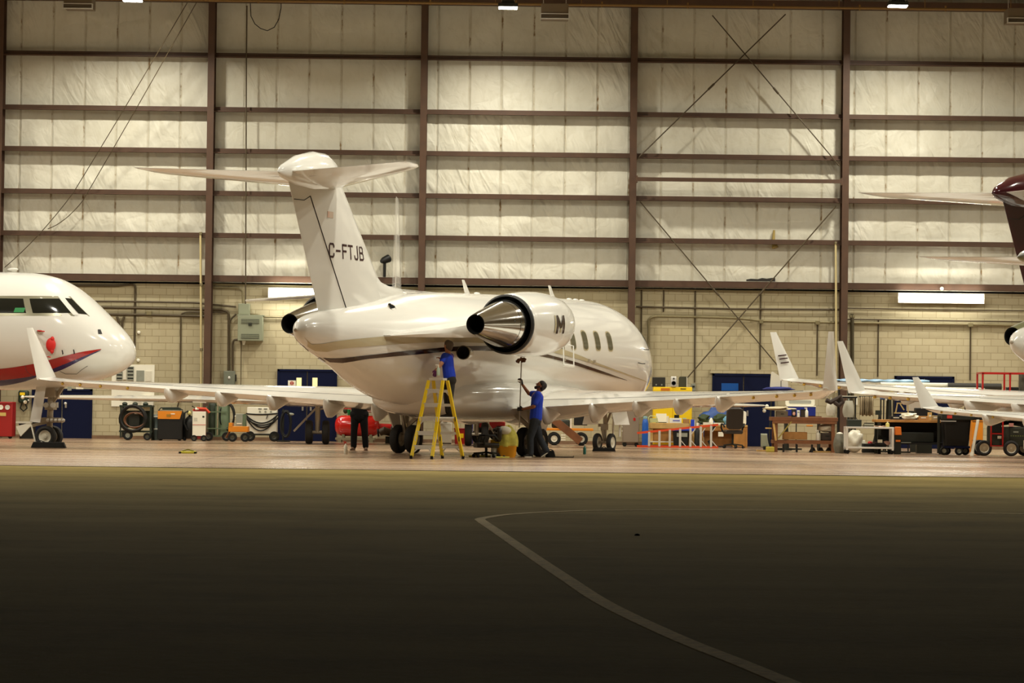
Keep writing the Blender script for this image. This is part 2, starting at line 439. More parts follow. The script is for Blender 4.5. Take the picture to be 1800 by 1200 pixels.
# --- side walls, ceiling, front header
M_sheet = mat('ceiling_sheet', (.40, .365, .26), .6, noise=.1, nscale=.6)
M_side = mat('side_wall_sheet', (.24, .21, .14), .7, noise=.15, nscale=.5)
struct(MB().box(((XL + XR) / 2, (YW + YF) / 2 + .1, ZC + .1), (XR - XL + .4, YW - YF + .2, .2)).build('ceiling', M_sheet, smooth=False))
struct(MB().box((XL - .1, (YW + YF) / 2, ZC / 2), (.2, YW - YF, ZC)).build('wall_left', M_side, smooth=False))
struct(MB().box((XR + .1, (YW + YF) / 2, ZC / 2), (.2, YW - YF, ZC)).build('wall_right', M_side, smooth=False))
HEAD = 12.0
struct(MB().box(((XL + XR) / 2, YF - .2, (HEAD + ZC) / 2), (XR - XL, .3, ZC - HEAD)).build('wall_front_header', M_side, smooth=False))

# --- columns, girts and beams (steel frame)
def ibeam(mb, x, y0, z0, z1, wf=.195, dep=.42):
    mb.box((x, y0, (z0 + z1) / 2), (wf, .022, z1 - z0)); mb.box((x, y0 + dep, (z0 + z1) / 2), (wf, .022, z1 - z0)); mb.box((x, y0 + dep / 2, (z0 + z1) / 2), (.016, dep, z1 - z0))
    mb.box((x, y0 + dep / 2, z0 + .012), (wf + .12, dep + .12, .024))
for i, x in enumerate(COLX):
    mb = MB(); ibeam(mb, x, YW - .60, 0, ZC, dep=.46)
    struct(mb.build('column', M_brown, smooth=False), 'brown steel wall column')
for i, z in enumerate(GIRTS):
    mb = MB()
    for a, b in zip([XL] + COLX, COLX + [XR]):
        yy = YW - .14; L = b - a - .02; cx = (a + b) / 2
        mb.box((cx, YW - .31, z), (L, .012, .150)); mb.box((cx, YW - .20, z + .069), (L, .22, .012)); mb.box((cx, YW - .36, z - .069), (L, .10, .012)); mb.box((cx, YW - .415, z - .055), (L, .01, .03))
    struct(mb.build('wall_girt_beam', M_brown, smooth=False), 'brown steel girt across the insulated wall')
mb = MB()
for a, b in zip([XL] + COLX, COLX + [XR]):
    cx, L = (a + b) / 2, b - a - .03
    mb.box((cx, YW - .24, BEAMZ - .01), (L, .012, .17)); mb.box((cx, YW - .12, BEAMZ + .08), (L, .26, .014)); mb.box((cx, YW - .14, BEAMZ - .09), (L, .22, .014))
struct(mb.build('wall_base_beam', M_brown, smooth=False), 'brown beam on top of the block wall')
mb = MB(); mb.box(((XL + XR) / 2, YW - .40, 12.98), (XR - XL, .30, .16)); mb.box(((XL + XR) / 2, YW - .55, 13.02), (XR - XL, .02, .22))
struct(mb.build('eave_beam', M_brown, smooth=False), 'dark eave beam along the top of the wall')
# strut tube across one bay
mb = MB(); a, b = at(1121, 318.5, 81.45), at(1478, 323.5, 81.45)
mb.bar((a.x, 81.45, 7.79), (b.x, 81.45, 7.79), .09, .11); mb.box((a.x - .03, 81.5, 7.79), (.05, .2, .2)); mb.box((b.x + .03, 81.5, 7.79), (.05, .2, .2))
struct(mb.build('strut_beam', M_brown, smooth=False), 'brown strut tube between two columns')

# sprinkler main under the eave
pm = MB(); pm.cyl((XL + .3, 80.9, 12.80), (XR - .3, 80.9, 12.80), .035, 8)
for k in range(int((XR - XL) / 2.5)): pm.cyl((XL + 1.4 + 2.5 * k, 80.9, 12.8), (XL + 1.4 + 2.5 * k, 80.9, 13.27), .012, 6); pm.cyl((XL + 2.0 + 2.5 * k, 80.9, 12.74), (XL + 2.0 + 2.5 * k, 80.9, 12.9), .03, 6)
tag(pm.build('sprinkler_pipe', mat('ochre_pipe', srgb(128, 96, 40), .5)), 'thin ochre pipe running along the top of the back wall', 'pipe')

# --- lamps
HB = 12.35
pz = [(233, 2), (893, 15), (1578, 12)]
names = ['small bright high bay light at the top, above the left nose jet', 'bright high bay light at the top, above the white jet engine', 'bright high bay light at the top, above the maroon tail']
for (px, py), lb in zip(pz, names):
    p = at(px, py, 78.3); high_bay(p.x, 78.3, p.z - .02, lb)
xs = [-20.6, -10.4, -.1, 10.3, 20.6]
for x in (-20.6, 20.9): high_bay(x, 78.3, HB, 'high bay light under the roof, outside the picture', 'roof lamps outside the picture')
for y in (69.5, 60.5, 53.0):
    for x in xs: high_bay(x, y, HB, 'high bay light under the roof, outside the picture', 'roof lamps outside the picture', spread=166)

def strip_light(px0, px1, py, Y, label):
    a, b = at(px0, py, Y), at(px1, py, Y); L = b.x - a.x
    t = thing('fluorescent_wall_light', label, 'wall light', ((a.x + b.x) / 2, Y, a.z))
    MB().box((0, .09, 0), (L + .1, .10, .30)).build('housing', M_offwhite, t, bevel=.01)
    for k, dz in enumerate((-.07, .07)): MB().cyl((-L / 2, 0, dz), (L / 2, 0, dz), .042, 10).build('tube', M_tubeglow, t)
    MB().box((0, YW - Y - .0 - .03, 0), (.2, .1, .12)).build('bracket', M_grey, t)
    area('lamp', (0, -.06, -.02), L, .22, TUBE_W, t, rot=(rad(62), 0, 0), spread=175, col=(1, .96, .84))
    area('lamp', (0, .02, .19), L, .12, TUBE_W * .22, t, rot=(rad(150), 0, 0), spread=175, col=(1, .96, .84))
    return t
strip_light(474, 556, 514, 81.9, 'glowing fluorescent wall light behind the jet tail')
strip_light(1582, 1728, 523, 81.9, 'long glowing fluorescent wall light below the maroon tail')
# ---------------------------------------------------------------- business jets (local axes: x forward, y left, z up; origin on the floor between the main wheels)
M_jet = mat('aircraft_white_paint', srgb(224, 222, 214), .18, coat=.7, spec=.45)
M_jetlow = M_jet
M_taupe = mat('taupe_paint', srgb(184, 172, 138), .2, coat=.6)
M_dbrown = mat('dark_brown_paint', srgb(46, 22, 16), .2, coat=.5)
M_letter = mat('maroon_lettering', srgb(52, 16, 18), .35)
M_gap = mat('panel_gap', (.02, .017, .013), .8)
M_chrome = mat('polished_metal', (.62, .60, .56), .12, metal=1.0)
M_dmetal = mat('dark_exhaust_metal', (.010, .010, .009), .55, metal=.0)  # plain dark metal for fan, ducts, probes and vents
M_nozin = mat('dark_opening_interior', (.006, .006, .005), .85, spec=.1)  # near-black inside of the nozzles, exhaust port and duct mouth
M_win = mat('cabin_window_glass', srgb(92, 88, 66), .12, spec=.6)
M_tyre = mat('aircraft_tyre', (.014, .013, .012), .7)
M_hub = mat('wheel_rim_paint', srgb(214, 208, 188), .4)
M_strut = mat('landing_gear_grey', srgb(168, 158, 140), .35, metal=.3)
M_struts = mat('oleo_chrome', (.75, .73, .68), .15, metal=1.0)
M_wickbase = mat('gold_wick_base', srgb(206, 170, 70), .35)  # gold beads for the static wick bases, not lamps
M_maroon = mat('maroon_paint', srgb(52, 10, 18), .14, coat=.9)
M_olive = mat('olive_nacelle_paint', srgb(92, 92, 62), .3, coat=.4)

FUS = [(-8.25, 2.68, 2.62, .03), (-8.1, 2.86, 2.45, .16), (-7.7, 2.99, 2.27, .29), (-7, 3.10, 2.06, .43), (-6.3, 3.19, 1.86, .60), (-5, 3.37, 1.42, .90), (-4, 3.53, 1.2, 1.09), (-3, 3.61, 1.1, 1.23), (-2, 3.66, 1.06, 1.31), (-.8, 3.70, 1.05, 1.345), (5.2, 3.80, 1.12, 1.345), (6.6, 3.80, 1.13, 1.345), (7.4, 3.71, 1.13, 1.34), (8.0, 3.52, 1.13, 1.29), (8.7, 3.20, 1.17, 1.08), (9.3, 2.95, 1.23, .84), (9.9, 2.68, 1.35, .56), (10.4, 2.42, 1.52, .30), (10.68, 2.22, 1.68, .13), (10.78, 2.05, 1.85, .03)]
class Fus:
    def __init__(s, T): s.T = T; s.xs = [t[0] for t in T]
    def sec(s, x): return [hermite(s.xs, [t[k] for t in s.T], x) for k in (1, 2, 3)]
    def pt(s, x, z, side, off=.004):
        zt, zb, hw = s.sec(x); zc, h = (zt + zb) / 2, (zt - zb) / 2
        u = max(-.995, min(.995, (z - zc) / h)); k = math.sqrt(1 - u * u)
        n = Vector((0, k / hw, u / h)).normalized()
        return Vector((x, side * (hw * k + off * n.y), zc + h * u + off * n.z))
    def mesh(s, n=48, step=.18):
        xs = []; x = s.xs[0]
        while x < s.xs[-1]:
            xs.append(x); e = min(abs(x - s.xs[0]), abs(s.xs[-1] - x)); x += step if e > 1.0 else max(.03, e * .2)
        xs.append(s.xs[-1]); rings = []
        for x in xs:
            zt, zb, hw = s.sec(x); zc, h = (zt + zb) / 2, (zt - zb) / 2
            rings.append([(x, hw * cos(2 * PI * j / n), zc + h * sin(2 * PI * j / n)) for j in range(n)])
        return MB().loft(rings)
    def stripe(s, mb, up, lo, side, n=48, off=.004):
        x0u, x1u, x0l, x1l = up[0][0], up[-1][0], lo[0][0], lo[-1][0]
        def fn(u, v):
            xu = x0u + (x1u - x0u) * u; xl = x0l + (x1l - x0l) * u
            zu = hermite([p[0] for p in up], [p[1] for p in up], xu); zl = hermite([p[0] for p in lo], [p[1] for p in lo], xl)
            return s.pt(xl + (xu - xl) * v, zl + (zu - zl) * v, side, off)
        return mb.grid(fn, n, 3)
    def patch(s, mb, x, z, w, h, side, r=.095, off=.006, slant=0.0, nv=16):
        """rounded window on the side surface"""
        def fn(u, v):
            t = v * 2 - 1; d = max(0, abs(t) * h / 2 - (h / 2 - r)) / r; e = 1 - 2 * r / w * (1 - math.sqrt(max(0, 1 - min(1, d) ** 2))) * .98
            return s.pt(x + slant * t + (u - .5) * w * e, z + t * h / 2, side, off)
        return mb.grid(fn, 4, nv)

AF = [(1, 0, 0), (.9, .016, .016), (.75, .036, .040), (.55, .055, .060), (.35, .060, .060), (.18, .053, .048), (.07, .036, .030), (.015, .018, .014), (0, 0, 0)]
def foil_ring(y, xle, xte, zle, zte, tk, lowk=1.0):
    """closed airfoil ring: from the trailing edge over the top to the nose and back below"""
    c = xle - xte; k = tk / .115; up = []; lo = []
    for (f, a, b) in AF:
        x = xle - c * f; z = zle + (zte - zle) * f
        up.append((x, y, z + a * c * k + (.004 if f == 1 else 0))); lo.append((x, y, z - b * c * k * lowk - (.004 if f == 1 else 0)))
    return up + lo[::-1][1:]
def wheel(parent, c, r, wdt, axis=(0, 1, 0), rim=.55, mt=None, mr=None, name='wheel'):
    a = Vector(axis).normalized(); h = wdt / 2
    t = MB().lathe([(-h * .75, r * rim), (-h, r * .78), (-h * .86, r * .93), (-h * .45, r), (h * .45, r), (h * .86, r * .93), (h, r * .78), (h * .75, r * rim)], c, a, 28, (False, False)).build('tyre', mt or M_tyre, parent)
    rb = MB()
    for s_ in (-1, 1):
        rb.lathe([(s_ * h * .72, r * rim), (s_ * h * .80, r * rim * .98), (s_ * h * .62, r * rim * .82), (s_ * h * .42, r * rim * .7), (s_ * h * .40, r * .2), (s_ * h * .75, r * .17), (s_ * h * .8, .001)], c, a, 20, (False, False))
    rb.lathe([(-h * .72, r * rim), (h * .72, r * rim)], c, a, 20, (False, False))
    rb.build('rim', mr or M_hub, t)
    return t

def winglet_mesh(sd, b0, b1, t0, t1, th=.045):
    mb = MB(); rings = []
    for k in range(7):
        f = k / 6; le = Vector(b1).lerp(Vector(t1), f); te = Vector(b0).lerp(Vector(t0), f)
        if k == 0: pass
        tk = th * (1 - .55 * f); ring = []
        for (q, a) in ((0, .05), (.15, .6), (.4, 1), (.7, .7), (1, .08), (.7, -.7), (.4, -1), (.15, -.6)):
            p = le.lerp(te, q); ring.append((p.x, sd * (p.y + a * tk), p.z))
        rings.append(ring)
    return mb.loft(rings)

GLYPH = {'C': [[(1, .80), (1, .88), (.85, 1), (.15, 1), (0, .88), (0, .12), (.15, 0), (.85, 0), (1, .12), (1, .22)]], '-': [[(.0, .5), (1, .5)]], 'F': [[(0, 0), (0, 1)], [(0, 1), (1, 1)], [(0, .52), (.85, .52)]], 'T': [[(.5, 0), (.5, 1)], [(-.05, 1), (1.05, 1)]],
         'J': [[(.9, 1), (.9, .12), (.75, 0), (.2, 0), (.05, .10), (.0, .22)]], 'B': [[(0, 0), (0, 1), (.75, 1), (.95, .90), (.95, .62), (.78, .53), (0, .53)], [(.78, .53), (1, .42), (1, .10), (.80, 0), (0, 0)]]}
def letters(txt, parent, fn, x0, z0, H=.265, Wd=.17, gap=.098, sw=.044):
    for k, ch in enumerate(txt):
        mb = MB()
        for line in GLYPH[ch]:
            pts = [Vector((p[0] * Wd * (1.0 if ch != '-' else .85), p[1] * H, 0)) for p in line]
            L = []
            for i, p in enumerate(pts):
                t = (pts[min(i + 1, len(pts) - 1)] - pts[max(0, i - 1)]).normalized(); n = Vector((-t.y, t.x, 0)) * sw / 2
                e = t * sw / 2 if i in (0, len(pts) - 1) else Vector((0, 0, 0))
                if i == 0: e = -e
                L.append((p + n + e, p - n + e))
            def P(q): return fn(x0 + k * (Wd + gap) + q.x - .10 * q.y, z0 + q.y)
            for (a, b), (c, d) in zip(L, L[1:]):
                mb.quad(P(a), P(b), P(d), P(c))
        mb.build('registration_letter', M_letter, parent)

def make_jet(name, label, loc, heading, bank=0.0, sc=1.0, tail=None, wings='lr', wl=1.0, body=True, engines='lr', fin=True, nacelle=None, reg=None, logo=False, stripes=False, stab=True, half=None, gear=True, antenna=True, wdz=0.0, wc=1.0, fus=None):
    J = thing(name, label, 'aircraft', loc); J.rotation_euler = (bank, 0, rad(90 - heading)); J.scale = (sc, sc, sc)
    tailm = tail or M_jet
    F = Fus(fus or FUS)
    if body:
        fu = F.mesh().build('fuselage', M_jet, J, angle=60)
        # boxy fairing at the wing root
        rings = []
        for x, zt, zb, hw in ((-3.6, 1.32, 1.22, .25), (-3.2, 1.55, 1.02, .85), (-2.4, 1.72, .90, 1.20), (-1.2, 1.80, .80, 1.38), (.5, 1.80, .76, 1.43), (2.4, 1.78, .78, 1.43), (3.8, 1.70, .86, 1.37), (4.8, 1.58, .98, 1.20), (5.5, 1.45, 1.14, .8), (5.9, 1.32, 1.22, .25)):
            zc, h = (zt + zb) / 2, (zt - zb) / 2; e = .74
            rings.append([(x, hw * abs(cos(a)) ** e * (1 if cos(a) >= 0 else -1), zc + h * abs(sin(a)) ** e * (1 if sin(a) >= 0 else -1)) for a in [2 * PI * j / 40 for j in range(40)]])
        MB().loft(rings).build('belly_fairing', M_jet, J, angle=70)
        wb = [(2.25, 2.66), (2.956, 2.73), (3.70, 2.74), (4.47, 2.745), (5.25, 2.75)]
        for x, z in wb:
            fr_ = F.patch(MB(), x, z, .33, .50, -1, off=.003).build('window_frame', M_taupe, fu)
            F.patch(MB(), x, z, .28, .44, -1, off=.007).build('cabin_window', M_win, fu)
        for sd in (-1, 1):
            mb = MB(); mb.grid(lambda u, v: F.pt(8.05 + .85 * u - .30 * v, 2.62 + .06 * u + (.50 - .30 * u * u) * v, sd, .006), 8, 6); mb.build('cockpit_window', M_glassd, fu)
        if stripes:
            tu = [(-8.12, 2.52), (-7.814, 2.37), (-7.169, 2.455), (-6.158, 2.552), (-5.159, 2.627), (-4.209, 2.672), (-2.6, 2.69), (-.6, 2.67), (.9, 2.60), (1.95, 2.525), (2.881, 2.424), (4.455, 2.214), (6.795, 1.948), (8.327, 1.782)]
            tl = [(-7.85, 2.33), (-7.425, 2.215), (-7.059, 2.292), (-5.286, 2.435), (-4.232, 2.494), (-2.6, 2.535), (-.6, 2.53), (.9, 2.465), (1.744, 2.405), (2.872, 2.315), (5.026, 2.106), (7.449, 1.855), (8.349, 1.772)]
            du = [(-7.40, 2.16), (-7.026, 2.095), (-6.218, 2.175), (-5.265, 2.275), (-4.245, 2.359), (-3.288, 2.43), (-1.8, 2.475), (-.4, 2.465), (.859, 2.41), (1.418, 2.354), (2.925, 2.227), (4.554, 2.056), (6.736, 1.818)]
            dl = [(-7.10, 2.07), (-6.741, 2.01), (-6.156, 2.102), (-4.234, 2.264), (-3.289, 2.335), (-1.8, 2.37), (-.4, 2.36), (.87, 2.315), (1.936, 2.244), (3.49, 2.099), (5.199, 1.933), (6.746, 1.811)]
            for sd in (-1, 1):
                F.stripe(MB(), tu, tl, sd, 60, .012).build('taupe_stripe', M_taupe, fu); F.stripe(MB(), du, dl, sd, 60, .013).build('dark_stripe', M_dbrown, fu)
            # APU exhaust, scoop, details
            p = F.pt(-4.94, 3.226, -1, -.02); n_ = Vector((-.15, -.75, .62)).normalized()
            mb = MB(); mb.lathe([(0, .11), (.03, .115), (.04, .10), (.0, .085)], p, n_, 18, (False, False)); mb.build('exhaust_port', M_chrome, fu)
            MB().lathe([(.0, .09), (.026, .088)], p, n_, 18).build('exhaust_port_opening', M_nozin, fu)
        mb = MB()
        for x, h in ((-.05, .30), (4.86, .30)):
            zt = F.sec(x)[0]; mb2 = MB(); mb2.prism([(x - .22, zt - .03), (x + .02, zt - .03), (x - .32, zt + h), (x - .40, zt + h)], -.014, .014); mb2.build('blade_antenna', M_jet, fu)
        for x in (-4.0, -3.4, 5.75, 6.15, .35, 6.55):
            zt = F.sec(x)[0]; MB().ball((x, 0, zt), (.16, .05, .04), 10).build('antenna_fairing', M_jet, fu)
        # tail cone lamp
        MB().ball((-8.28, 0, 2.65), .045, 10).build('tail_lamp', M_strut, fu)
    # ---- wings
    hs = half or 9.4
    ys = [.6, 1.3, 3.2, 6.3, hs - .3]
    W = {.6: (3.75, -.55, 1.36, 1.08), 1.3: (3.25, -.55, 1.36, 1.08), 3.2: (2.05, -.62, 1.41, 1.21)}
    def wsec(y):
        if y <= 3.2:
            a, b = (W[.6], W[1.3]) if y <= 1.3 else (W[1.3], W[3.2]); y0, y1 = (.6, 1.3) if y <= 1.3 else (1.3, 3.2); f = (y - y0) / (y1 - y0)
            return [a[k] + (b[k] - a[k]) * f for k in range(4)]
        f = (y - 3.2) / (hs - .1 - 3.2)
        return [2.05 + (-1.62 - 2.05) * f, -.62 + (-2.98 + .62) * f, 1.41 + (1.50 - 1.41) * f, 1.21 + (1.56 - 1.21) * f]
    for sd, nm, ch in ((1, 'left', 'l'), (-1, 'right', 'r')):
        if ch not in wings: continue
        rings = []
        for y in [.6, 1.3, 1.8, 2.5, 3.2, 4.2, 5.3, 6.4, 7.5, 8.5, hs - .25]:
            xle, xte, zle, zte = wsec(y); tk = .135 if y < 1.4 else .135 - .03 * min(1, (y - 1.3) / 6)
            zz_ = wdz * max(0, y - 1) / 8.4
            rings.append([(x, sd * yy, z + zz_) for x, yy, z in foil_ring(y, xle, xte, zle, zte, tk, 1.75 - .35 * min(1, y / 8))])
        bx = hs - 9.4
        for y, xle, xte, zz, tk in ((hs, -1.95, -3.10, 1.565, .10), (hs + .16, -2.28, -3.25, 1.59, .09), (hs + .25, -2.45, -3.30, 1.64, .08)):
            rings.append([(x, sd * yy, z + wdz) for x, yy, z in foil_ring(y, xle, xte, zz, zz, tk)])
        wg = MB().loft(rings).build('wing', M_jet, J, angle=50)
        winglet_mesh(sd, (-3.32, hs + .20, 1.58 + wdz), (-3.32 + .89 * wc, hs + .24, 1.60 + wdz), (-3.53, hs + .38, 1.60 + wdz + 1.19 * wl), (-3.53 + .29 * wc, hs + .40, 1.60 + wdz + 1.20 * wl)).build('winglet', M_jet, J, angle=60)
        for y, d in ((2.15, .34), (3.36, .36), (4.6, .29), (5.73, .28), (6.85, .27)):
            xle, xte, zle, zte = wsec(y); zle += wdz * (y - 1) / 8.4; zte += wdz * (y - 1) / 8.4; rr = []
            L0 = xte + 1.45
            for u, dz, wd in ((0, .03, .03), (.18, .30, .07), (.45, .72, .10), (.62, .95, .115), (.76, 1.12, .115), (.86, 1.08, .10), (.95, .62, .07), (1, .08, .02)):
                x = L0 - (L0 - (xte - .10)) * u
                fz = max(0, min(1, (xle - x) / (xle - xte))); ztop = zle + (zte - zle) * fz - .01; dd = d * dz
                rr.append([(x, sd * (y + wd * cos(a)), ztop - dd * .5 + (dd * .5 + .03) * sin(a)) for a in [2 * PI * j / 14 for j in range(14)]])
            MB().loft(rr).build('flap_track_fairing', M_jet, wg, angle=60)
        # spoiler and flap seams on the top, gold static wick bases (no lamps) below the aft edge
        sm = MB()
        for f0, (ya, yb) in ((.78, (1.6, 6.9)), (.74, (6.95, hs - .5))):
            pts = []
            for k in range(14):
                y = ya + (yb - ya) * k / 13; xle, xte, zle, zte = wsec(y); c_ = xle - xte
                tk = .135 - .03 * min(1, max(0, (y - 1.3) / 6)); zz = zle + (zte - zle) * f0 + .036 * c_ * tk / .115 * (1 - f0) / .25 + .003 + wdz * max(0, y - 1) / 8.4
                pts.append((xle - c_ * f0, sd * y, zz))
            sm.tube(pts, .0035, 5)
        sm.build('flap_seam', M_gap, wg)
        for y in (7.75, 8.35, 8.8, 9.2):
            y = y - 9.4 + hs; xle, xte, zle, zte = wsec(min(y, hs - .25)); MB().ball((xte + .06, sd * y, zte - .055 + wdz * (y - 1) / 8.4), (.05, .035, .035), 10).build('static_wick_base', M_wickbase, wg)
    # ---- fin, rudder, bullet, stabiliser
    if fin:
        def vring(z, xle, xte, tk):
            return [(x, zz, z) for (x, _, zz) in foil_ring(0, xle, xte, 0, 0, tk)]
        LE = lambda z: -4.57 + (z - 3.75) * (-6.5 + 4.57) / (5.82 - 3.75)
        TE = lambda z: -7.32 + (z - 3.05) * (-8.61 + 7.32) / (5.52 - 3.05)
        HG = lambda z: -6.37 + (z - 3.23) * (-7.94 + 6.37) / (5.47 - 3.23)
        rings = [vring(z, LE(z), TE(z) , .085) for z in (3.0, 3.3, 3.75, 4.3, 4.9, 5.5, 5.9)]
        fn = MB().loft(rings).build('fin', tailm, J, angle=50)
        # dorsal fillet
        rr = []
        for x, zt, hw in ((-3.45, 3.60, .02), (-3.55, 3.68, .05), (-4.2, 3.72, .09), (-4.6, 3.80, .11), (-5.2, 4.2, .06)):
            zb = F.sec(x)[0] - .15
            rr.append([(x, hw * cos(a), (zt + zb) / 2 + (zt - zb) / 2 * sin(a)) for a in [2 * PI * j / 16 for j in range(16)]])
        MB().loft(rr).build('dorsal_fillet', tailm, J, angle=60)
        def side_y(x, z, off):
            c_ = LE(z) - TE(z); f = (LE(z) - x) / c_; f = min(1, max(0, f)); k = .085 / .115
            for (f1, _, a1), (f0, _, a0) in zip(AF, AF[1:]):
                if f0 <= f <= f1: return (a0 + (a1 - a0) * (f - f0) / (f1 - f0)) * c_ * k + off
            return off
        for sd in (-1, 1):
            mb = MB(); pts = [(HG(z), sd * side_y(HG(z), z, .002), z) for z in [3.15 + 2.25 * k / 14 for k in range(15)]]
            mb.tube(pts, .013, 6)
            mb.tube([(x, sd * side_y(x, z, .002), z) for x, z in ((HG(5.40), 5.40), (HG(5.40) - .12, 5.34), (-8.1, 5.30), (-8.45, 5.30))], .009, 6)
            mb.build('rudder_gap', M_gap, fn)
        # bullet
        rr = []
        for x, zt, zb, hw in ((-9.12, 5.83, 5.79, .015), (-8.95, 5.96, 5.70, .10), (-8.4, 6.19, 5.58, .20), (-7.73, 6.33, 5.52, .25), (-7.2, 6.33, 5.55, .24), (-6.9, 6.22, 5.62, .20), (-6.68, 6.06, 5.72, .12), (-6.6, 5.90, 5.84, .02)):
            zc, h = (zt + zb) / 2, (zt - zb) / 2
            rr.append([(x, hw * cos(a), zc + h * sin(a)) for a in [2 * PI * j / 22 for j in range(22)]])
        MB().loft(rr).build('bullet_fairing', tailm, J, angle=60)
        if stab:
            for sd, nm in ((1, 'left'), (-1, 'right')):
                rings = [[(x, sd * yy, z) for x, yy, z in foil_ring(y, xle, xte, z0 - dl, z0, tk)] for y, xle, xte, z0, tk, dl in ((0, -6.75, -8.72, 5.84, .10, .19), (.3, -6.9, -8.80, 5.845, .10, .18), (1.5, -7.72, -9.12, 5.87, .09, .12), (2.8, -8.58, -9.46, 5.905, .08, .06), (3.0, -8.80, -9.55, 5.91, .06, .04), (3.10, -9.05, -9.60, 5.91, .03, .02))]
                st = MB().loft(rings).build('horizontal_stabilizer', M_jet, J, angle=50)
                mb = MB(); mb.tube([(-8.42 - .29 * (y - .3), sd * y, 5.82 + .025 * y - .075 + .018 * y) for y in (.35, 1.0, 1.8, 2.6)], .006, 5); mb.build('elevator_gap', M_gap, st)
        if reg:
            # lettering lies on the right face of the fin
            M = Matrix(((1, 0, 0), (0, 0, -1), (0, 1, 0)))
            zb, x0 = 4.19, -7.03
            for sd in (-1,):
                letters(reg, fn, lambda x, z: Vector((x, -side_y(x, z, .006), z)), -7.06, 4.205)
            mb = MB(); xx, zz = -7.09, 5.07; yy = -side_y(xx, zz, .004); mb.box((xx, yy, zz), (.26, .004, .13)); mb.build('flag_marking', mat('faded_flag', srgb(196, 176, 158), .4), fn)
            MB().box((xx - .08, yy - .003, zz), (.06, .003, .12)).build('flag_bar', mat('faded_flag_red', srgb(196, 160, 142), .4), fn)
    # ---- engines
    for sd, nm, ch in ((1, 'left', 'l'), (-1, 'right', 'r')):
        if ch not in engines: continue
        c0 = Vector((-2.92, sd * 2.25, 2.93)); ax = Vector((1, 0, .03)).normalized()
        prof = [(-.02, .615), (.0, .648), (.25, .675), (.9, .715), (1.4, .72), (1.9, .69), (2.3, .63), (2.48, .575), (2.54, .53), (2.48, .495), (2.2, .48), (1.8, .46)]
        na = MB().lathe(prof, c0, ax, 44, (False, False)).build('nacelle', nacelle or M_jet, J, angle=70)
        MB().lathe([(1.8, .46), (1.75, .02)], c0, ax, 32, (False, False)).build('intake_fan', M_dmetal, na)
        MB().lathe([(-.03, .612), (.0, .652), (.06, .655), (.06, .61)], c0, ax, 44, (False, False)).build('fan_exit_lip', M_dmetal, na)
        MB().lathe([(-.025, .62), (.45, .60), (.5, .30)], c0, ax, 44, (False, False)).build('fan_duct', M_dmetal, na)
        co = MB().lathe([(.5, .52), (.0, .535), (-.12, .53), (-.40, .475), (-.9, .365), (-1.3, .28), (-1.52, .225), (-1.56, .215), (-1.54, .195)], c0, ax, 44, (False, False)).build('exhaust_cone', M_chrome if not nacelle else M_olive, J, angle=70)
        MB().lathe([(-1.561, .213), (-1.555, .19), (-1.2, .18), (-1.0, .02)], c0, ax, 32, (False, False)).build('exhaust_nozzle', M_nozin, co)
        if not nacelle:
            for a, hh in ((-.5, .05), (-.25, .04)): MB().ball(c0 + ax * a + Vector((0, sd * (.50 - .2 * (-a - .2)), .06)), (.035, .012, .022), 8).build('cowl_latch', M_dmetal, co)
            mb = MB(); mb.lathe([(-.29, .502), (-.30, .5025)], c0, ax, 44, (False, False)); mb.lathe([(-.13, .534), (-.14, .533)], c0, ax, 44, (False, False)); mb.build('cone_seam', M_gap, co)
        # pylon with long aft trailing wedge
        py = []
        for x, z0, h, ya in ((.2, 2.92, .02, 1.75), (-.3, 2.92, .13, 1.75), (-1.6, 2.90, .19, 1.72), (-2.9, 2.82, .17, 1.75), (-3.9, 2.74, .13, 1.72), (-4.5, 2.70, .10, 1.66), (-5.15, 2.65, .06, 1.22), (-5.75, 2.60, .015, .86)):
            yi = max(.35, F.sec(x)[2] * .80)
            py.append([(x, sd * yi, z0 + h), (x, sd * ya, z0 + h), (x, sd * (ya + .04), z0), (x, sd * ya, z0 - h), (x, sd * yi, z0 - h)])
        MB().loft(py).build('engine_pylon', M_jet, J, angle=40)
        if logo and sd < 0:
            # dark M with lighter shadow strokes wrapped on the outer side of the nacelle
            def wrap(u, vv, off):
                x = -1.60 + u; r = .7265 + off; a = vv / r
                p0 = c0 + ax * (x - c0.x); return (p0.x, p0.y - r * cos(a), p0.z + r * sin(a))
            def stroke(mb, a, b, wd, off):
                mb.grid(lambda u, v: wrap(a[0] + (b[0] - a[0]) * v + (u - .5) * wd, a[1] + (b[1] - a[1]) * v, off), 2, 8)
            H = .205
            mb = MB(); stroke(mb, (-.27, -H + .02), (-.27, H), .07, .004); mb.build('logo_shadow', M_taupe, na)
            mb = MB(); stroke(mb, (.03, -H + .02), (.03, -.04), .08, .004); mb.build('logo_shadow', M_taupe, na)
            mb = MB(); stroke(mb, (-.16, -H), (-.16, H), .085, .008); stroke(mb, (.18, -H), (.18, H), .085, .008); stroke(mb, (.01, -.08), (-.16, H), .09, .0085); stroke(mb, (.01, -.08), (.18, H), .09, .0085)
            mb.build('letter_m_logo', M_dbrown, na)
    # ---- main gear
    for sd in (1, -1):
        if not gear or (('l' if sd > 0 else 'r') not in wings): continue
        y0 = sd * 1.60
        g = MB(); g.cyl((.0, y0, .34), (.02, sd * 1.70, 1.25), .075, 14); g.box((.0, y0, .36), (.22, .16, .14)); g.bar((.25, sd * 1.65, 1.2), (.02, y0, .72), .09, .07); g.bar((-.30, sd * 1.62, 1.1), (-.02, y0, .48), .05, .05)
        g.bar((.0, sd * .95, 1.15), (.0, y0, .62), .07, .09)
        gg = g.build('main_gear_strut', M_strut, J, bevel=.008)
        MB().cyl((0, y0, .34), (0, y0, .70), .05, 12).build('oleo', M_struts, gg)
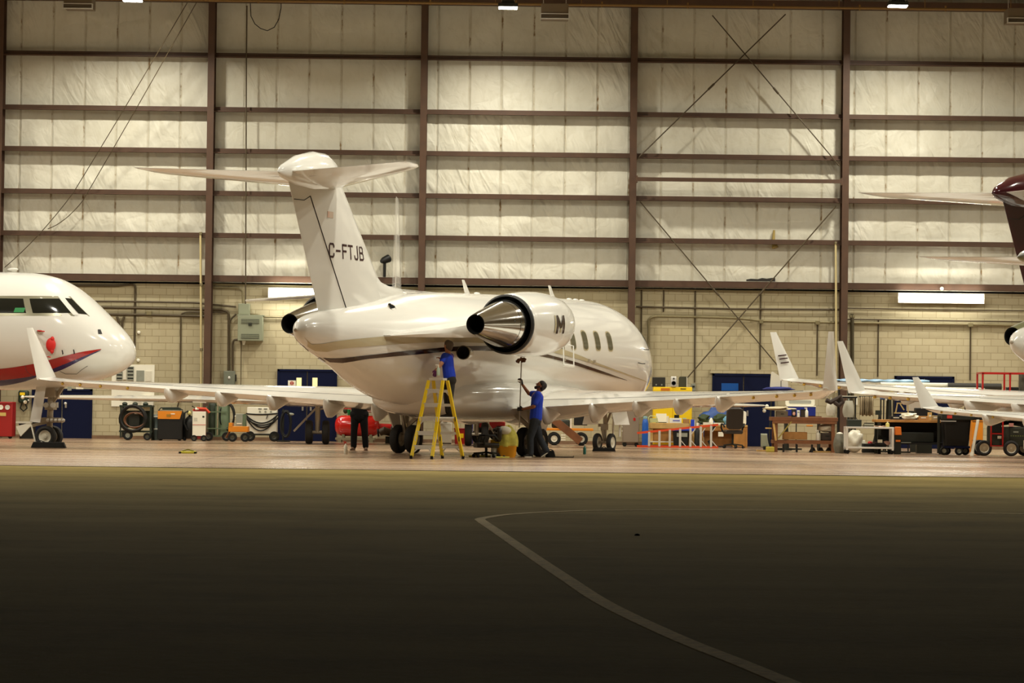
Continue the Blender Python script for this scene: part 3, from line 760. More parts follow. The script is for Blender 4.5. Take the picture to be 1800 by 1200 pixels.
        MB().cyl((0, y0 - .30, .335), (0, y0 + .30, .335), .05, 12).build('axle', M_strut, gg)
        d = MB(); d.add([(-.32, sd * 2.02, 1.16), (.30, sd * 2.02, 1.20), (.20, sd * 1.84, .50), (-.16, sd * 1.84, .50), (-.32, sd * 1.99, 1.16), (.30, sd * 1.99, 1.20), (.20, sd * 1.81, .50), (-.16, sd * 1.81, .50)], [(0, 1, 2, 3), (7, 6, 5, 4), (0, 4, 5, 1), (1, 5, 6, 2), (2, 6, 7, 3), (3, 7, 4, 0)])
        d.build('gear_door', M_jet, gg, smooth=False)
        for dy in (-.19, .19): wheel(J, (0, y0 + dy, .333), .333, .205, rim=.50)
    # ---- nose gear
    if gear and body:
        nx = 8.16
        g = MB(); g.cyl((nx, 0, .24), (nx + .05, 0, 1.2), .05, 12); g.bar((nx + .55, 0, 1.15), (nx + .03, 0, .6), .05, .05); g.box((nx, 0, .62), (.14, .16, .16)); g.bar((nx - .16, 0, .55), (nx - .02, 0, .28), .04, .06); g.box((nx + .1, .16, .66), (.06, .10, .08))
        gg = g.build('nose_gear_strut', M_strut, J, bevel=.006)
        MB().cyl((nx, 0, .23), (nx, 0, .52), .035, 10).build('oleo', M_struts, gg)
        MB().cyl((nx, -.2, .228), (nx, .2, .228), .035, 10).build('axle', M_strut, gg)
        for sd in (-1, 1): MB().box((nx + .1, sd * .38, .92), (1.0, .02, .50), Matrix.Rotation(sd * .25, 3, 'X')).build('nose_gear_door', M_jet, gg)
        for dy in (-.19, .19): wheel(J, (nx, dy, .228), .228, .125, rim=.62)
    return J

CX, CY = -75 / 4900 * (4900 / 76.3), 4900 / 76.3
main_jet = make_jet('business_jet', 'large white T-tail business jet with brown stripes and C-FTJB on its fin', (CX, CY, 0), 24.5, bank=.004, reg='C-FTJB', logo=True, stripes=True)
# extras on the right flank of the main jet
F = Fus(FUS)
p0 = Vector((-3.55, -1.36, 2.29)); p1 = Vector((-2.95, -1.55, 2.26))
d_ = MB().lathe([(0, .10), (.25, .13), (.66, .155), (.68, .14)], (-2.75, -1.30, 2.30), (-1, -.25, .0), 20, (True, False)).build('bleed_air_duct', M_taupe, main_jet)
MB().lathe([(.685, .156), (.66, .14), (.60, .02)], (-2.75, -1.30, 2.30), (-1, -.25, .0), 20, (False, False)).build('duct_mouth', M_nozin, d_)
st = MB()
pa, pb = F.pt(2.03, 2.62, -1, .02), F.pt(2.62, 2.60, -1, .02)
for q_ in (pa, pb):
    st.tube([q_, q_ + Vector((0, -.12, -.02)), q_ + Vector((0, -.14, -.50))], .016, 8)
st.tube([pa + Vector((0, -.14, -.50)), pb + Vector((0, -.14, -.50))], .03, 8); st.build('hanging_step', M_white, main_jet)
for sx, z in ((2.35, 2.25), (3.85, 2.26), (4.2, 2.24)):
    p = F.pt(sx, z, -1, 0); MB().box(p + Vector((0, -.03, 0)), (.05, .06, .07)).build('vent_mast', M_strut, main_jet)
for x, z in ((6.95, 2.62), (6.7, 2.26)):
    p = F.pt(x + .4, z, -1, 0); mb = MB(); mb.tube([p, p + Vector((0, -.10, -.02)), p + Vector((.14, -.13, -.02))], .012, 6); mb.build('pitot_probe', M_dmetal, main_jet)
# ---------------------------------------------------------------- the other aircraft
# nose of a long-range jet at the left edge, side on (local axes as before; origin under the nose wheels)
M_redst = mat('red_stripe_paint', srgb(170, 14, 18), .2, coat=.6)
M_navyst = mat('navy_stripe_paint', srgb(38, 20, 84), .2, coat=.6)
M_cover = mat('red_probe_cover', srgb(205, 28, 20), .6)
NY = 67.5
np_ = at(86, 789, NY)
NF = [(-9.0, 4.24, 1.38, 1.36), (-1.2, 4.24, 1.38, 1.36), (-.5, 4.22, 1.39, 1.35), (.1, 4.12, 1.43, 1.32), (.55, 3.93, 1.49, 1.26), (.95, 3.65, 1.56, 1.16), (1.3, 3.34, 1.65, 1.03), (1.65, 3.02, 1.78, .83), (1.92, 2.74, 1.93, .60), (2.07, 2.52, 2.08, .34), (2.13, 2.36, 2.22, .10), (2.135, 2.31, 2.27, .02)]
LJ = thing('business_jet', 'white jet nose with red and navy stripes entering at the left edge', 'aircraft', (np_.x, NY, 0)); LJ.rotation_euler = (0, 0, rad(-12))
NFu = Fus(NF)
fu = NFu.mesh(step=.12).build('fuselage', M_jet, LJ, angle=60)
def lpix(px, py, off=.006):
    """point on the near flank of the nose jet seen at pixel px, py (used once to lay out the paint lines)"""
    Mi = (Matrix.Translation(LJ.location) @ Matrix.Rotation(rad(-12), 4, 'Z')).inverted()
    r = FW * FPX + RT * (px - 900) - UP * (py - 600); o = Mi @ CAMO; d = Mi.to_3x3() @ r; y = -1.0
    for _ in range(80):
        t = (y - o.y) / d.y; p = o + d * t; zt, zb, hw = NFu.sec(p.x); h = (zt - zb) / 2
        u = min(.985, abs((p.z - (zt + zb) / 2) / h)); y = .5 * y - .5 * hw * math.sqrt(1 - u * u)
    return (p.x, p.z)
def lstripe(nm, up, lo, m_, off=.004):
    U = sorted(lpix(*p) for p in up); L = sorted(lpix(*p) for p in lo)
    for sd in (-1, 1): NFu.stripe(MB(), U, L, sd, 50, off).build(nm, m_, fu)
lstripe('red_stripe', [(-60, 651), (0, 648), (60, 639), (100, 629), (140, 619), (178, 613)], [(-60, 671), (0, 668), (60, 660), (100, 645), (140, 629), (178, 614)], M_redst)
lstripe('navy_stripe', [(-60, 671), (0, 668), (60, 660), (100, 645), (140, 629), (177, 615)], [(-60, 681), (0, 678), (40, 671), (70, 661), (105, 651), (140, 634), (177, 616)], M_navyst, .005)
def lquad(nm, pix, m_, off=.007, par=None):
    """pane with corners lower-left, lower-right, upper-right, upper-left"""
    c_ = [lpix(*p) for p in pix]
    def fn(u, v):
        xb = c_[0][0] + (c_[1][0] - c_[0][0]) * u; xt = c_[3][0] + (c_[2][0] - c_[3][0]) * u
        zb = c_[0][1] + (c_[1][1] - c_[0][1]) * u; zt = c_[3][1] + (c_[2][1] - c_[3][1]) * u
        return NFu.pt(xb + (xt - xb) * v, zb + (zt - zb) * v, -1, off)
    return MB().grid(fn, 8, 8).build(nm, m_, par or fu)
M_wframe = mat('window_frame_metal', srgb(150, 146, 124), .3, metal=.5)
fr = lquad('window_frame', [(-30, 555), (158, 556), (124, 521), (-30, 520)], M_wframe, .004)
lquad('cockpit_window', [(-30, 550), (46, 550), (41, 525), (-30, 524)], M_glassd, .009, fr)
lquad('cockpit_window', [(58, 550), (128, 550), (104, 525), (52, 525)], M_glassd, .009, fr)
lquad('windshield', [(138, 551), (154, 553), (126, 525), (114, 524)], M_glassd, .009, fr)
lquad('window_post', [(129, 554), (138, 554), (112, 521), (102, 521)], M_jet, .012, fr)
gc = lquad('green_card', [(24, 549), (42, 549), (45, 541), (27, 541)], mat('green_card', srgb(24, 130, 62), .5), .012, fr)
lquad('nose_vent', [(173, 587), (180, 587), (177, 579), (172, 579)], M_dmetal, .008)
x, z = lpix(91, 606); p = NFu.pt(x, z, -1, 0)
mb = MB(); mb.ball(p + Vector((0, -.06, 0)), (.125, .07, .165), 14); mb.ball(p + Vector((.04, -.07, .14)), (.05, .05, .06), 10); mb.ball(p + Vector((.03, -.06, -.15)), (.05, .05, .06), 10); mb.build('red_probe_cover', M_cover, fu)
def probe(px, py, dx, m_, dz=0.0, ln=.20):
    x, z = lpix(px, py); p = NFu.pt(x, z, -1, 0); mb = MB(); mb.tube([p, p + Vector((.04, -.08, .0)), p + Vector((dx, -.11, dz))], .014, 6); mb.build('pitot_probe', m_, fu)
probe(66, 581, .22, M_cover, -.02); probe(78, 626, .20, M_cover, -.02); probe(92, 622, -.10, M_strut, -.06); probe(110, 622, .03, M_dmetal, .09); probe(130, 621, .03, M_dmetal, .09)
x, z = lpix(70, 583); MB().ball(NFu.pt(x, z, -1, 0), (.09, .04, .05), 10).build('probe_base', M_chrome, fu)
sm = MB(); sm.tube([NFu.pt(*lpix(a_, b_), -1, .003) for a_, b_ in ((105, 652), (115, 657), (135, 657), (143, 650), (154, 643))], .005, 5); sm.build('nose_bay_seam', M_gap, fu)
sm = MB(); sm.tube([NFu.pt(*lpix(a_, b_), -1, .003) for a_, b_ in ((44, 642), (46, 650), (53, 658), (63, 662))], .006, 5); sm.build('door_seam', M_dbrown, fu)
for px_, py_ in ((203, 587), (207, 603)):
    p = at(px_, py_, NY + .25); Mi = (Matrix.Translation(LJ.location) @ Matrix.Rotation(rad(-12), 4, 'Z')).inverted(); p = Mi @ p
    MB().tube([p + Vector((-.12, 0, -.04)), p, p + Vector((.03, 0, -.10))], .016, 6).build('probe_cover_streamer', M_cover, fu)
MB().ball((-1.0, 0, 4.31), (.14, .05, .035), 10).build('antenna_fairing', M_jet, fu)
# nose gear
g = MB(); g.cyl((0, 0, .28), (.05, 0, 1.7), .075, 14); g.bar((.45, 0, 1.65), (.05, 0, 1.05), .07, .09); g.box((.03, 0, 1.0), (.22, .26, .18)); g.box((.10, -.06, .66), (.52, .16, .12)); g.bar((-.55, 0, .50), (0, 0, .62), .07, .07); g.box((.02, 0, 1.38), (.34, .34, .34))
gg = g.build('nose_gear_strut', M_strut, LJ, bevel=.01)
MB().cyl((0, 0, .27), (0, 0, .66), .05, 12).build('oleo', M_struts, gg)
for k in range(5): MB().ball((.02 + .10 * k, -.16, .66), .045, 10).build('hydraulic_fitting', M_alu, gg)
for dx in (-.02, .16): MB().cyl((dx, -.16, 1.02), (dx, -.22, 1.02), .06, 12).build('taxi_lamp', M_alu, gg)
MB().cyl((0, -.24, .25), (0, .24, .25), .05, 12).build('axle', M_strut, gg)
d = MB(); d.prism([(-.36, .62), (-.10, .60), (.06, 1.62), (-.18, 1.62)], -.36, -.33); d.build('gear_door', M_jet, gg)
for dy in (-.21, .21): wheel(LJ, (0, dy, .262), .262, .19, rim=.60)
fl = MB(); fl.prism([(-.72, .50), (-.34, .60), (-.34, .52), (-.60, .26)], -.34, -.30); fl.bar((-.34, -.32, .56), (-.22, -.32, .12), .05, .02); fl.box((-.52, -.32, .60), (.40, .06, .05)); fl.build('white_cover_flag', M_wplastic, LJ)
# chock in front of it, steering bypass cover
t = thing('wheel_chock', 'long black rubber chock under the nose wheels of the left jet', 'chock', (gx(86, NY - .55), NY - .55, 0), 0)
MB().prism([(-.42, 0), (.42, 0), (.36, .14), (-.36, .14)], -.09, .09).build('block', M_black, t, bevel=.01)
MB().tube([(-.3, 0, .14), (-.2, 0, .17), (-.1, 0, .14)], .012, 6).build('rope_handle', M_dgrey, t)

# far jet behind the main one: seen from behind, mostly hidden by it
FYR = 77.2
fx = gx(698, FYR)
FJ = thing('business_jet', 'white jet hidden behind the main jet, its slim fin rising edge-on', 'aircraft', (fx, FYR, 0)); FJ.rotation_euler = (0, 0, rad(91.6))
FF = [(-6.6, 2.95, 2.75, .08), (-6.0, 3.06, 2.45, .35), (-4.6, 3.2, 1.95, .75), (-2.8, 3.3, 1.4, 1.0), (0, 3.35, 1.15, 1.12), (2.4, 3.35, 1.15, 1.12), (3.4, 3.1, 1.2, 1.0), (4.2, 2.4, 1.35, .62), (4.6, 1.95, 1.7, .1)]
FFu = Fus(FF); ffu = FFu.mesh(step=.3).build('fuselage', M_jet, FJ, angle=60)
rr = []
for z, a_, b_, tk in ((3.1, -3.0, -6.2, .30), (4.2, -4.1, -6.6, .24), (5.4, -5.0, -7.0, .16), (6.35, -5.75, -7.3, .09)):
    rr.append([(a_ + (b_ - a_) * q_, s_ * tk / 2 * w_, z) for q_, w_, s_ in ((0, .05, 1), (.25, 1, 1), (.6, .8, 1), (1, .1, 1), (1, .1, -1), (.6, .8, -1), (.25, 1, -1), (0, .05, -1))])
MB().loft(rr).build('fin', M_jet, FJ, angle=60)
for sd in (1, -1):
    rr = [[(x, sd * yy, z) for x, yy, z in foil_ring(y, a_, b_, z0, z0, .09)] for y, a_, b_, z0 in ((.1, -4.6, -6.3, 4.03), (2.0, -5.7, -6.9, 3.86), (3.75, -6.6, -7.3, 3.70))]
    MB().loft(rr).build('horizontal_stabilizer', M_jet, FJ, angle=60)
    rr = [[(x, sd * yy, z) for x, yy, z in foil_ring(y, a_, b_, z0, z1, .11)] for y, a_, b_, z0, z1 in ((.6, 3.0, -1.0, 1.2, 1.12), (2.4, 1.6, -1.1, 1.20, 1.16), (5.5, -.2, -1.9, 1.22, 1.20), (9.2, -2.0, -2.9, 1.22, 1.21), (9.85, -2.6, -3.0, 1.22, 1.215))]
    wg = MB().loft(rr).build('wing', M_jet, FJ, angle=60)
    for dx, dz in ((-2.75, .0), (-2.75, -.14)): MB().ball((dx, sd * (9.93 if dz == 0 else 9.86), 1.2 + dz * .9), .05, 10).build('tip_lamp', M_wplastic, wg)
    for y in (2.2,):
        g = MB(); g.cyl((0, sd * y, .33), (0, sd * y, 1.15), .07, 12); g.bar((0, sd * y, 1.05), (-.1, sd * (y + .65 if sd > 0 else y + .5), .35), .05, .05); g.bar((0, sd * y, .95), (0, sd * (y - .7), 1.12), .05, .05)
        gg = g.build('main_gear_strut', M_strut, FJ); MB().cyl((0, sd * y - .26, .33), (0, sd * y + .26, .33), .05, 10).build('axle', M_strut, gg)
        for dy in (-.23, .23): wheel(FJ, (0, sd * y + dy, .33), .33, .20, rim=.5)
g = MB(); g.cyl((3.6, 0, .25), (3.6, 0, 1.5), .05, 10); gg = g.build('nose_gear_strut', M_strut, FJ)
for dy in (-.16, .16): wheel(FJ, (3.6, dy, .25), .25, .14, rim=.55)

# jets at the right: only their left halves reach into the picture
def place_by_tail(px, Y, head, lx=-9.12, sc=1.0):
    x = at(px, 340, Y).x; f_ = rad(head)
    return (x - lx * sc * sin(f_), Y - lx * sc * cos(f_), 0)
UPSWEPT = [(x, zt, zb + {-6.3: .15, -5: .42, -4: .55, -3: .55, -2: .40, -.8: .15}.get(x, 0), hw) for x, zt, zb, hw in FUS]
R1 = make_jet('business_jet', 'white jet with maroon tail at the right edge, its winglet marked with dark lettering', place_by_tail(1744, 59.3, 41), 41, tail=M_maroon, wings='l', engines='l', nacelle=M_olive, antenna=False, wdz=.27, fus=UPSWEPT)
R2 = make_jet('business_jet', 'white jet at the right of which only the left wing with the biggest winglet shows', (15.53, 58.3, 0), 60, wings='l', engines='', body=False, fin=False, gear=True, wdz=-.05, wc=.62)
R3 = make_jet('business_jet', 'smaller white jet at the right edge with low tailplane and short winglet', (14.1, 55.3, 0), 50, sc=.69, wings='l', wl=.78, engines='', half=8.3, wdz=.16)
wgl = [c for c in SC.objects if c.parent == R1 and c.name.startswith('winglet')][0]
for k, (xx, zz) in enumerate(((-3.12, 2.02), (-3.16, 2.12), (-3.2, 2.2))): MB().bar((xx - .16, 9.622 + .035 * k / 3, zz + .27), (xx + .18, 9.622 + .035 * k / 3, zz + .30), .015, .03).build('winglet_marking', M_letter, wgl)
# ---------------------------------------------------------------- wall fittings: doors, conduit, panels
def PX(px, Y): return px * Y / 4900.0          # width in metres of px pixels at depth Y
def door(n, px0, px1, pytop, label, windows=(), knob=None, extra=None):
    a = at(px0, pytop, YW); b = at(px1, pytop, YW); t = thing('door_%d' % n, label, 'door', ((a.x + b.x) / 2, YW, 0)); del t['category']; t['kind'] = 'structure'
    W, H = b.x - a.x, (a.z + b.z) / 2
    f = MB(); f.box((-W / 2 + .03, -.03, H / 2), (.06, .12, H)); f.box((W / 2 - .03, -.03, H / 2), (.06, .12, H)); f.box((0, -.03, H - .03), (W, .12, .06)); f.build('door_frame', M_blue, t)
    for s in (-1, 1):
        lf = MB().box((s * (W / 4 - .02), -.045, H / 2 - .03), (W / 2 - .07, .05, H - .07)).build('door_leaf', M_blue, t, bevel=.004)
        MB().box((s * .12, -.085, .98), (.05, .06, .16)).build('door_handle', M_steel, lf)
    return t, W, H, a, b
t, W, H, a, b = door(1, 57, 163, 683, 'dark blue double door behind the nose gear of the left jet')
p = at(115, 709, YW - .1); MB().ball((p.x - t.location.x, -.10, p.z), .045, 12).build('door_knob', M_alu, t)
p = at(140, 682, YW - .1); MB().box((p.x - t.location.x, -.09, p.z + .02), (.22, .012, .10)).build('door_sign', M_paper, t)
p = at(125, 683, YW - .1); MB().box((p.x - t.location.x - .05, -.09, p.z + .0), (.12, .012, .11)).build('door_sign', M_grey, t)
t, W, H, a, b = door(2, 488, 593, 649, 'dark blue double door with two narrow lit windows behind the left wing')
M_lit = mat('lit_window_pane', srgb(220, 205, 140), .3, emit=(1, .88, .5), es=.55)
for px in (525.5, 553.5):
    p = at(px, 672, YW - .08); MB().box((p.x - t.location.x, -.073, p.z - .06), (.15, .01, .40)).build('window_pane', M_lit, t)
p = at(513, 675, YW - .09); s_ = MB().box((p.x - t.location.x, -.076, p.z - .05), (.23, .01, .32)).build('notice_sign', M_paper, t)
MB().lathe([(0, .055), (.008, .055), (.008, .035), (0, .035)], (p.x - t.location.x, -.082, p.z + .03), (0, -1, 0), 18, (False, False)).build('red_ring_mark', M_redst, s_)
MB().box((p.x - t.location.x, -.086, p.z + .03), (.08, .006, .02)).build('red_bar_mark', M_redst, s_)
t, W, H, a, b = door(3, 1252, 1362, 657, 'dark blue double door behind the right wing, near the desk')
MB().box((0, -.02, H + .07), (W + .12, .14, .12)).build('door_lintel', M_block, t)
p = at(1283, 680, YW - .08); MB().box((p.x - t.location.x, -.076, p.z), (.50, .01, .22)).build('window_pane', mat('blue_reflection_glass', srgb(24, 78, 150), .15, spec=.5), t)  # lighter blue colour stands in for the reflection in the door glass
t, W, H, a, b = door(4, 1572, 1677, 661, 'dark blue double door mostly hidden behind the right-hand wings')

def conduit(label, pts, r=.028, m_=None, boxes=(), name='conduit_pipe', Y=None):
    Y = Y or YW - .082
    P = [at(x, y, Y) for x, y in pts]
    mb = MB(); L = []
    for i, p in enumerate(P):                     # rounded elbows
        if 0 < i < len(P) - 1:
            d0, d1 = (P[i - 1] - p), (P[i + 1] - p); k = min(.14, d0.length * .4, d1.length * .4); u, v = p + d0.normalized() * k, p + d1.normalized() * k
            for f in (0, .33, .67, 1): L.append(u * (1 - f) ** 2 + p * 2 * f * (1 - f) + v * f * f)
        else: L.append(p)
    mb.tube(L, r, 8)
    o = mb.build(name, m_ or M_conduit)
    tag(o, label, 'pipe')
    for (bx, by, bw, bh) in boxes:
        p = at(bx, by, Y); MB().box(p, (PX(bw, Y), .10, PX(bh, Y))).build('junction_box', M_conduit, o, bevel=.008)
    return o
conduit('conduit bending down the block wall behind the left jet nose', [(8, 500.5), (205, 502), (238, 499), (237, 560), (236.5, 612), (231, 637), (215, 639)], .034, M_conduitd, Y=YW - .04)
conduit('long upper conduit along the block wall left of the jet tail', [(104, 529), (236, 530), (345, 532), (362, 534), (415, 539)], .028, M_conduitd)
conduit('second conduit along the block wall left of the jet tail', [(120, 539), (236, 541), (390, 544), (402, 548), (402, 655)], .036, M_conduitd)
conduit('third conduit along the block wall ending in a small box', [(135, 551), (205, 552.5), (262, 553), (365, 556)], .034, M_conduitd, [(262, 550, 9, 7)])
for k, x in enumerate((209.5, 214.5)): conduit(['left', 'right'][k] + ' one of two vertical conduits beside the left jet nose', [(x - 4 + 8 * k, 556), (x, 566), (x, 600), (x + 1, 640)], .036, M_conduitd)
conduit('thin conduit dropping from a bend left of the tall white pipe', [(400, 549), (330, 548), (318, 551), (317, 640), (316, 700), (312, 715)], .022, M_conduitd)
conduit('tall thin white pipe standing beside the left brown column', [(352.5, 410), (353, 480), (353.5, 560), (354, 735), (352, 742)], .034, mat('cream_pipe', srgb(206, 190, 140), .45), [(353, 410, 5, 5), (354, 500, 5, 5), (354, 614, 5, 5)], 'water_pipe', Y=YW - .42)
conduit('tall thin pipe standing beside the right brown column', [(1469, 426), (1469.5, 500), (1470, 600), (1470, 690)], .032, mat('cream_pipe', srgb(206, 190, 140), .45), [(1469, 427, 4, 4)], 'water_pipe', Y=YW - .42)
conduit('dark thick pipe standing right of the right brown column', [(1498, 552), (1498, 560), (1498, 700), (1498, 786)], .055, mat('green_brown_pipe', srgb(66, 58, 36), .5), [(1498, 556, 9, 5)], 'water_pipe', Y=YW - .20)
conduit('conduit dropping to the grey electrical panel from above', [(434, 10), (433, 120), (432.5, 300), (432, 440), (431.5, 534)], .020, M_conduitd, Y=YW - .47)
conduit('pair conduit looping over the small grey box beside the left column', [(372, 505), (418, 506), (426, 511), (427, 534)], .026, M_conduit)
conduit('conduit leaving the grey electrical panel toward the right', [(440, 552), (455, 553), (463, 557), (510, 557)], .026, M_conduit)
conduit('conduit from the panel down to the grey switch box', [(415, 552), (406, 560), (402, 570), (402.5, 653)], .026, M_conduitd)
conduit('short conduit joining the switch box and the panel', [(422, 597), (411, 597), (409, 605), (409, 653)], .030, M_conduitd)
conduit('thin conduit dropping from the electrical panel to the floor', [(424, 598), (423.5, 660), (423, 700)], .012, M_conduitd)
conduit('thin conduit along the top of the block wall above the jet engine', [(372, 499), (560, 504), (740, 506), (1000, 508), (1105, 509)], .030, M_conduit)
conduit('conduit running along the top of the block wall between right columns', [(1118, 508), (1300, 511), (1475, 513)], .024, M_conduit)
conduit('conduit running below the upper one between right columns', [(1118, 539), (1290, 543), (1475, 544)], .030, M_conduitd)
conduit('long conduit with boxes along the block wall behind the right wing', [(1140, 650), (1140, 560), (1150, 556), (1222, 557), (1296, 559), (1340, 564), (1395, 565), (1480, 567), (1560, 568), (1706, 570), (1800, 572)], .036, M_conduit, [(1338, 565, 7, 7), (1437, 567, 8, 7), (1706, 571, 9, 7)])
conduit('conduit just above the boxed one behind the maroon-tailed jet', [(1490, 561), (1560, 562), (1700, 564), (1800, 565.5)], .022, M_conduitd)
for k, (x0, y0, y1, lb) in enumerate(((1128, 497, 640, 'vertical conduit just right of the middle brown column'), (1167, 498, 548, 'short vertical conduit right of the middle brown column'), (1222, 505, 672, 'vertical conduit halfway along the wall above the yellow cabinet'), (1337, 516, 650, 'vertical conduit above the dark blue door by the desk'), (1437, 571, 660, 'vertical conduit between door and right brown column'), (1544, 562, 662, 'vertical conduit below the long fluorescent light'), (1706, 575, 668, 'vertical conduit behind the red work platform rail'))):
    conduit(lb, [(x0, y0), (x0 - .5, (y0 + y1) / 2), (x0 - 1, y1)], .022, M_conduitd, Y=YW - .026)
conduit('conduit line under the long fluorescent light on the block wall', [(1490, 541.5), (1650, 544), (1800, 546)], .020, M_conduitd)
# hanging cable loop and slack ropes at the upper left
P = [at(x, y, YW - .45) for x, y in ((440, 6), (441, 28), (448, 42), (458, 50), (470, 54), (482, 48), (490, 34), (494, 14), (494, 6))]
tag(MB().tube(P, .014, 6).build('hanging_cable', M_cable), 'thin cable hanging in a loop at the top of the wall', 'cable')
for k, (p0, p1) in enumerate((((329, 5), (128, 340)), ((345, 5), (146, 352)))):
    A, B = at(*p0, 80.0), at(*p1, YW - .48); C_ = at(8 + 76 * k, 470 - 68 * k, YW - .46)
    pts = [A.lerp(B, i / 10) - Vector((0, 0, .12 * (i / 10) * (1 - i / 10))) for i in range(11)] + [B.lerp(C_, i / 8) - Vector((0, 0, .5 * (i / 8) * (1 - i / 8))) for i in range(1, 9)]
    tag(MB().tube(pts, .012, 6).build('slack_rope', M_conduitd), ['upper', 'lower'][k] + ' thin rope slanting down the insulated wall at the upper left', 'rope')
# cross bracing rods in the third bay
for k, (p0, p1, lb) in enumerate((((1252, 27), (1476, 292), 'thin brace rod falling from upper left in the right bay'), ((1381, 25), (1119, 280), 'thin brace rod falling from upper right in the right bay'), ((1125, 354), (1392, 672), 'lower brace rod falling from left to right over the block wall'), ((1470, 362), (1208, 664), 'lower brace rod falling from right to left over the block wall'))):
    A, B = at(*p0, YW - .47 - .06 * (k % 2)), at(*p1, YW - .47 - .06 * (k % 2))
    o = MB().cyl(A, B, .018, 8).build('brace_rod', M_conduitd); tag(o, lb, 'brace rod')
    MB().cyl(A.lerp(B, .48), A.lerp(B, .52), .032, 8).build('turnbuckle', M_conduitd, o)
def panel_box(name, label, px0, px1, py0, py1, dep, m_, Y=None):
    Y = Y or YW; a, b = at(px0, py1, Y), at(px1, py0, Y); t = thing(name, label, 'electrical box', ((a.x + b.x) / 2, Y, a.z)); W, H = b.x - a.x, b.z - a.z
    MB().box((0, -dep / 2, H / 2), (W, dep, H)).build('housing', m_, t, bevel=.012)
    return t, W, H
M_pan = mat('panel_grey_green', srgb(136, 140, 116), .5)
t, W, H = panel_box('transformer_cabinet', 'grey louvred electrical cabinet mounted high on the block wall', 420, 464, 556, 599, .42, M_pan)
for z in (H * .78, H * .18):
    v = MB().box((0, -.425, z), (W * .72, .012, H * .18)).build('louvre_vent', M_dgrey, t)
    for k in range(5): MB().box((0, -.435, z + (k - 2) * H * .032), (W * .72, .012, .012)).build('louvre_slat', M_pan, v)
MB().box((0, -.44, H * .66), (.10, .03, .08)).build('name_plate', M_dgrey, t); MB().box((0, -.2, H + .015), (W + .06, .44, .03)).build('top_lid', M_pan, t, bevel=.005)
MB().cyl((-W * .28, -.2, 0), (-W * .28, -.2, -.12), .06, 12, r2=.03).build('drain_cup', M_wplastic, t)
t, W, H = panel_box('junction_cabinet', 'small grey-green box above the louvred electrical cabinet', 420, 440, 534, 554, .25, M_pan); MB().box((0, -.256, H / 2), (W * .85, .01, H * .85)).build('cover', M_pan, t)
t, W, H = panel_box('disconnect_switch', 'grey disconnect switch box at the foot of two conduits', 394, 414, 652, 676, .2, mat('switch_grey', srgb(108, 112, 96), .45)); MB().box((W / 2 + .02, -.1, H * .5), (.04, .06, .2)).build('lever', M_dgrey, t); MB().ball((0, -.2, H * .5), (.04, .03, .05), 8).build('padlock', M_alu, t)
t, W, H = panel_box('disconnect_switch', 'grey switch box behind the speaker, above the yellow cabinet', 1215, 1222, 674, 687, .15, M_grey); MB().box((0, -.16, H * .6), (W * .6, .02, .05)).build('lever', M_dgrey, t)
# white board with louvres and notices, left of the hose cart
a, b = at(196, 714, YW), at(272, 641, YW); W, H = b.x - a.x, b.z - a.z
t = thing('wall_board', 'large white board with louvred panels on the wall below the left jet nose', 'notice board', ((a.x + b.x) / 2, YW, a.z))
MB().box((0, -.02, H / 2), (W, .04, H)).build('board', M_wplastic, t)
def bpart(px0, px1, py0, py1, m_, nm, dep=.05, parent=None):
    p, q_ = at(px0, py1, YW), at(px1, py0, YW); return MB().box(((p.x + q_.x) / 2 - t.location.x, -.04 - dep / 2, (p.z + q_.z) / 2 - t.location.z), (q_.x - p.x, dep, q_.z - p.z)).build(nm, m_, parent or t, bevel=.004)
for q0, q1 in ((205, 216), (224, 236)):
    lv = bpart(q0, q1, 644, 668, M_grey, 'louvre_panel')
    for k in range(4): bpart(q0 + 1, q1 - 1, 645.5 + 6 * k, 648 + 6 * k, M_dgrey, 'slot', .055, lv)
bpart(217, 223, 642, 667, M_offwhite, 'bracket', .08); bpart(240, 254, 651, 670, M_grey, 'grey_notice', .02); bpart(256, 267, 652, 670, M_plastic_film, 'paper_notice', .02); bpart(234, 249, 696, 700, M_dgrey, 'shelf_slot', .1)
bx = bpart(251, 271, 696, 714, M_offwhite, 'paper_tray', .18); bpart(253, 269, 703, 705, M_dgrey, 'tray_gap', .19, bx); bpart(253, 269, 711.5, 713, M_dgrey, 'tray_gap', .19, bx)
# wall charger near the left edge
a, b = at(34, 708, YW), at(52, 686, YW); W, H = b.x - a.x, b.z - a.z
t = thing('hose_reel', 'dark green wall reel with a yellow label beside the left door', 'hose reel', ((a.x + b.x) / 2, YW, a.z))
MB().box((0, -.12, H / 2), (W, .24, H)).build('case', mat('dark_green_plastic', srgb(24, 42, 22), .5), t, bevel=.05); MB().box((-.02, -.245, H * .72), (W * .5, .01, H * .22)).build('yellow_label', M_yellow, t)
MB().tube([(-.05, -.1, .0), (-.10, -.1, -.15), (.0, -.12, -.24), (.10, -.1, -.15), (.05, -.1, -.02)], .022, 8).build('hose', M_dgrey, t); MB().ball((.15, -.2, .08), .03, 8).build('crank', M_alu, t)
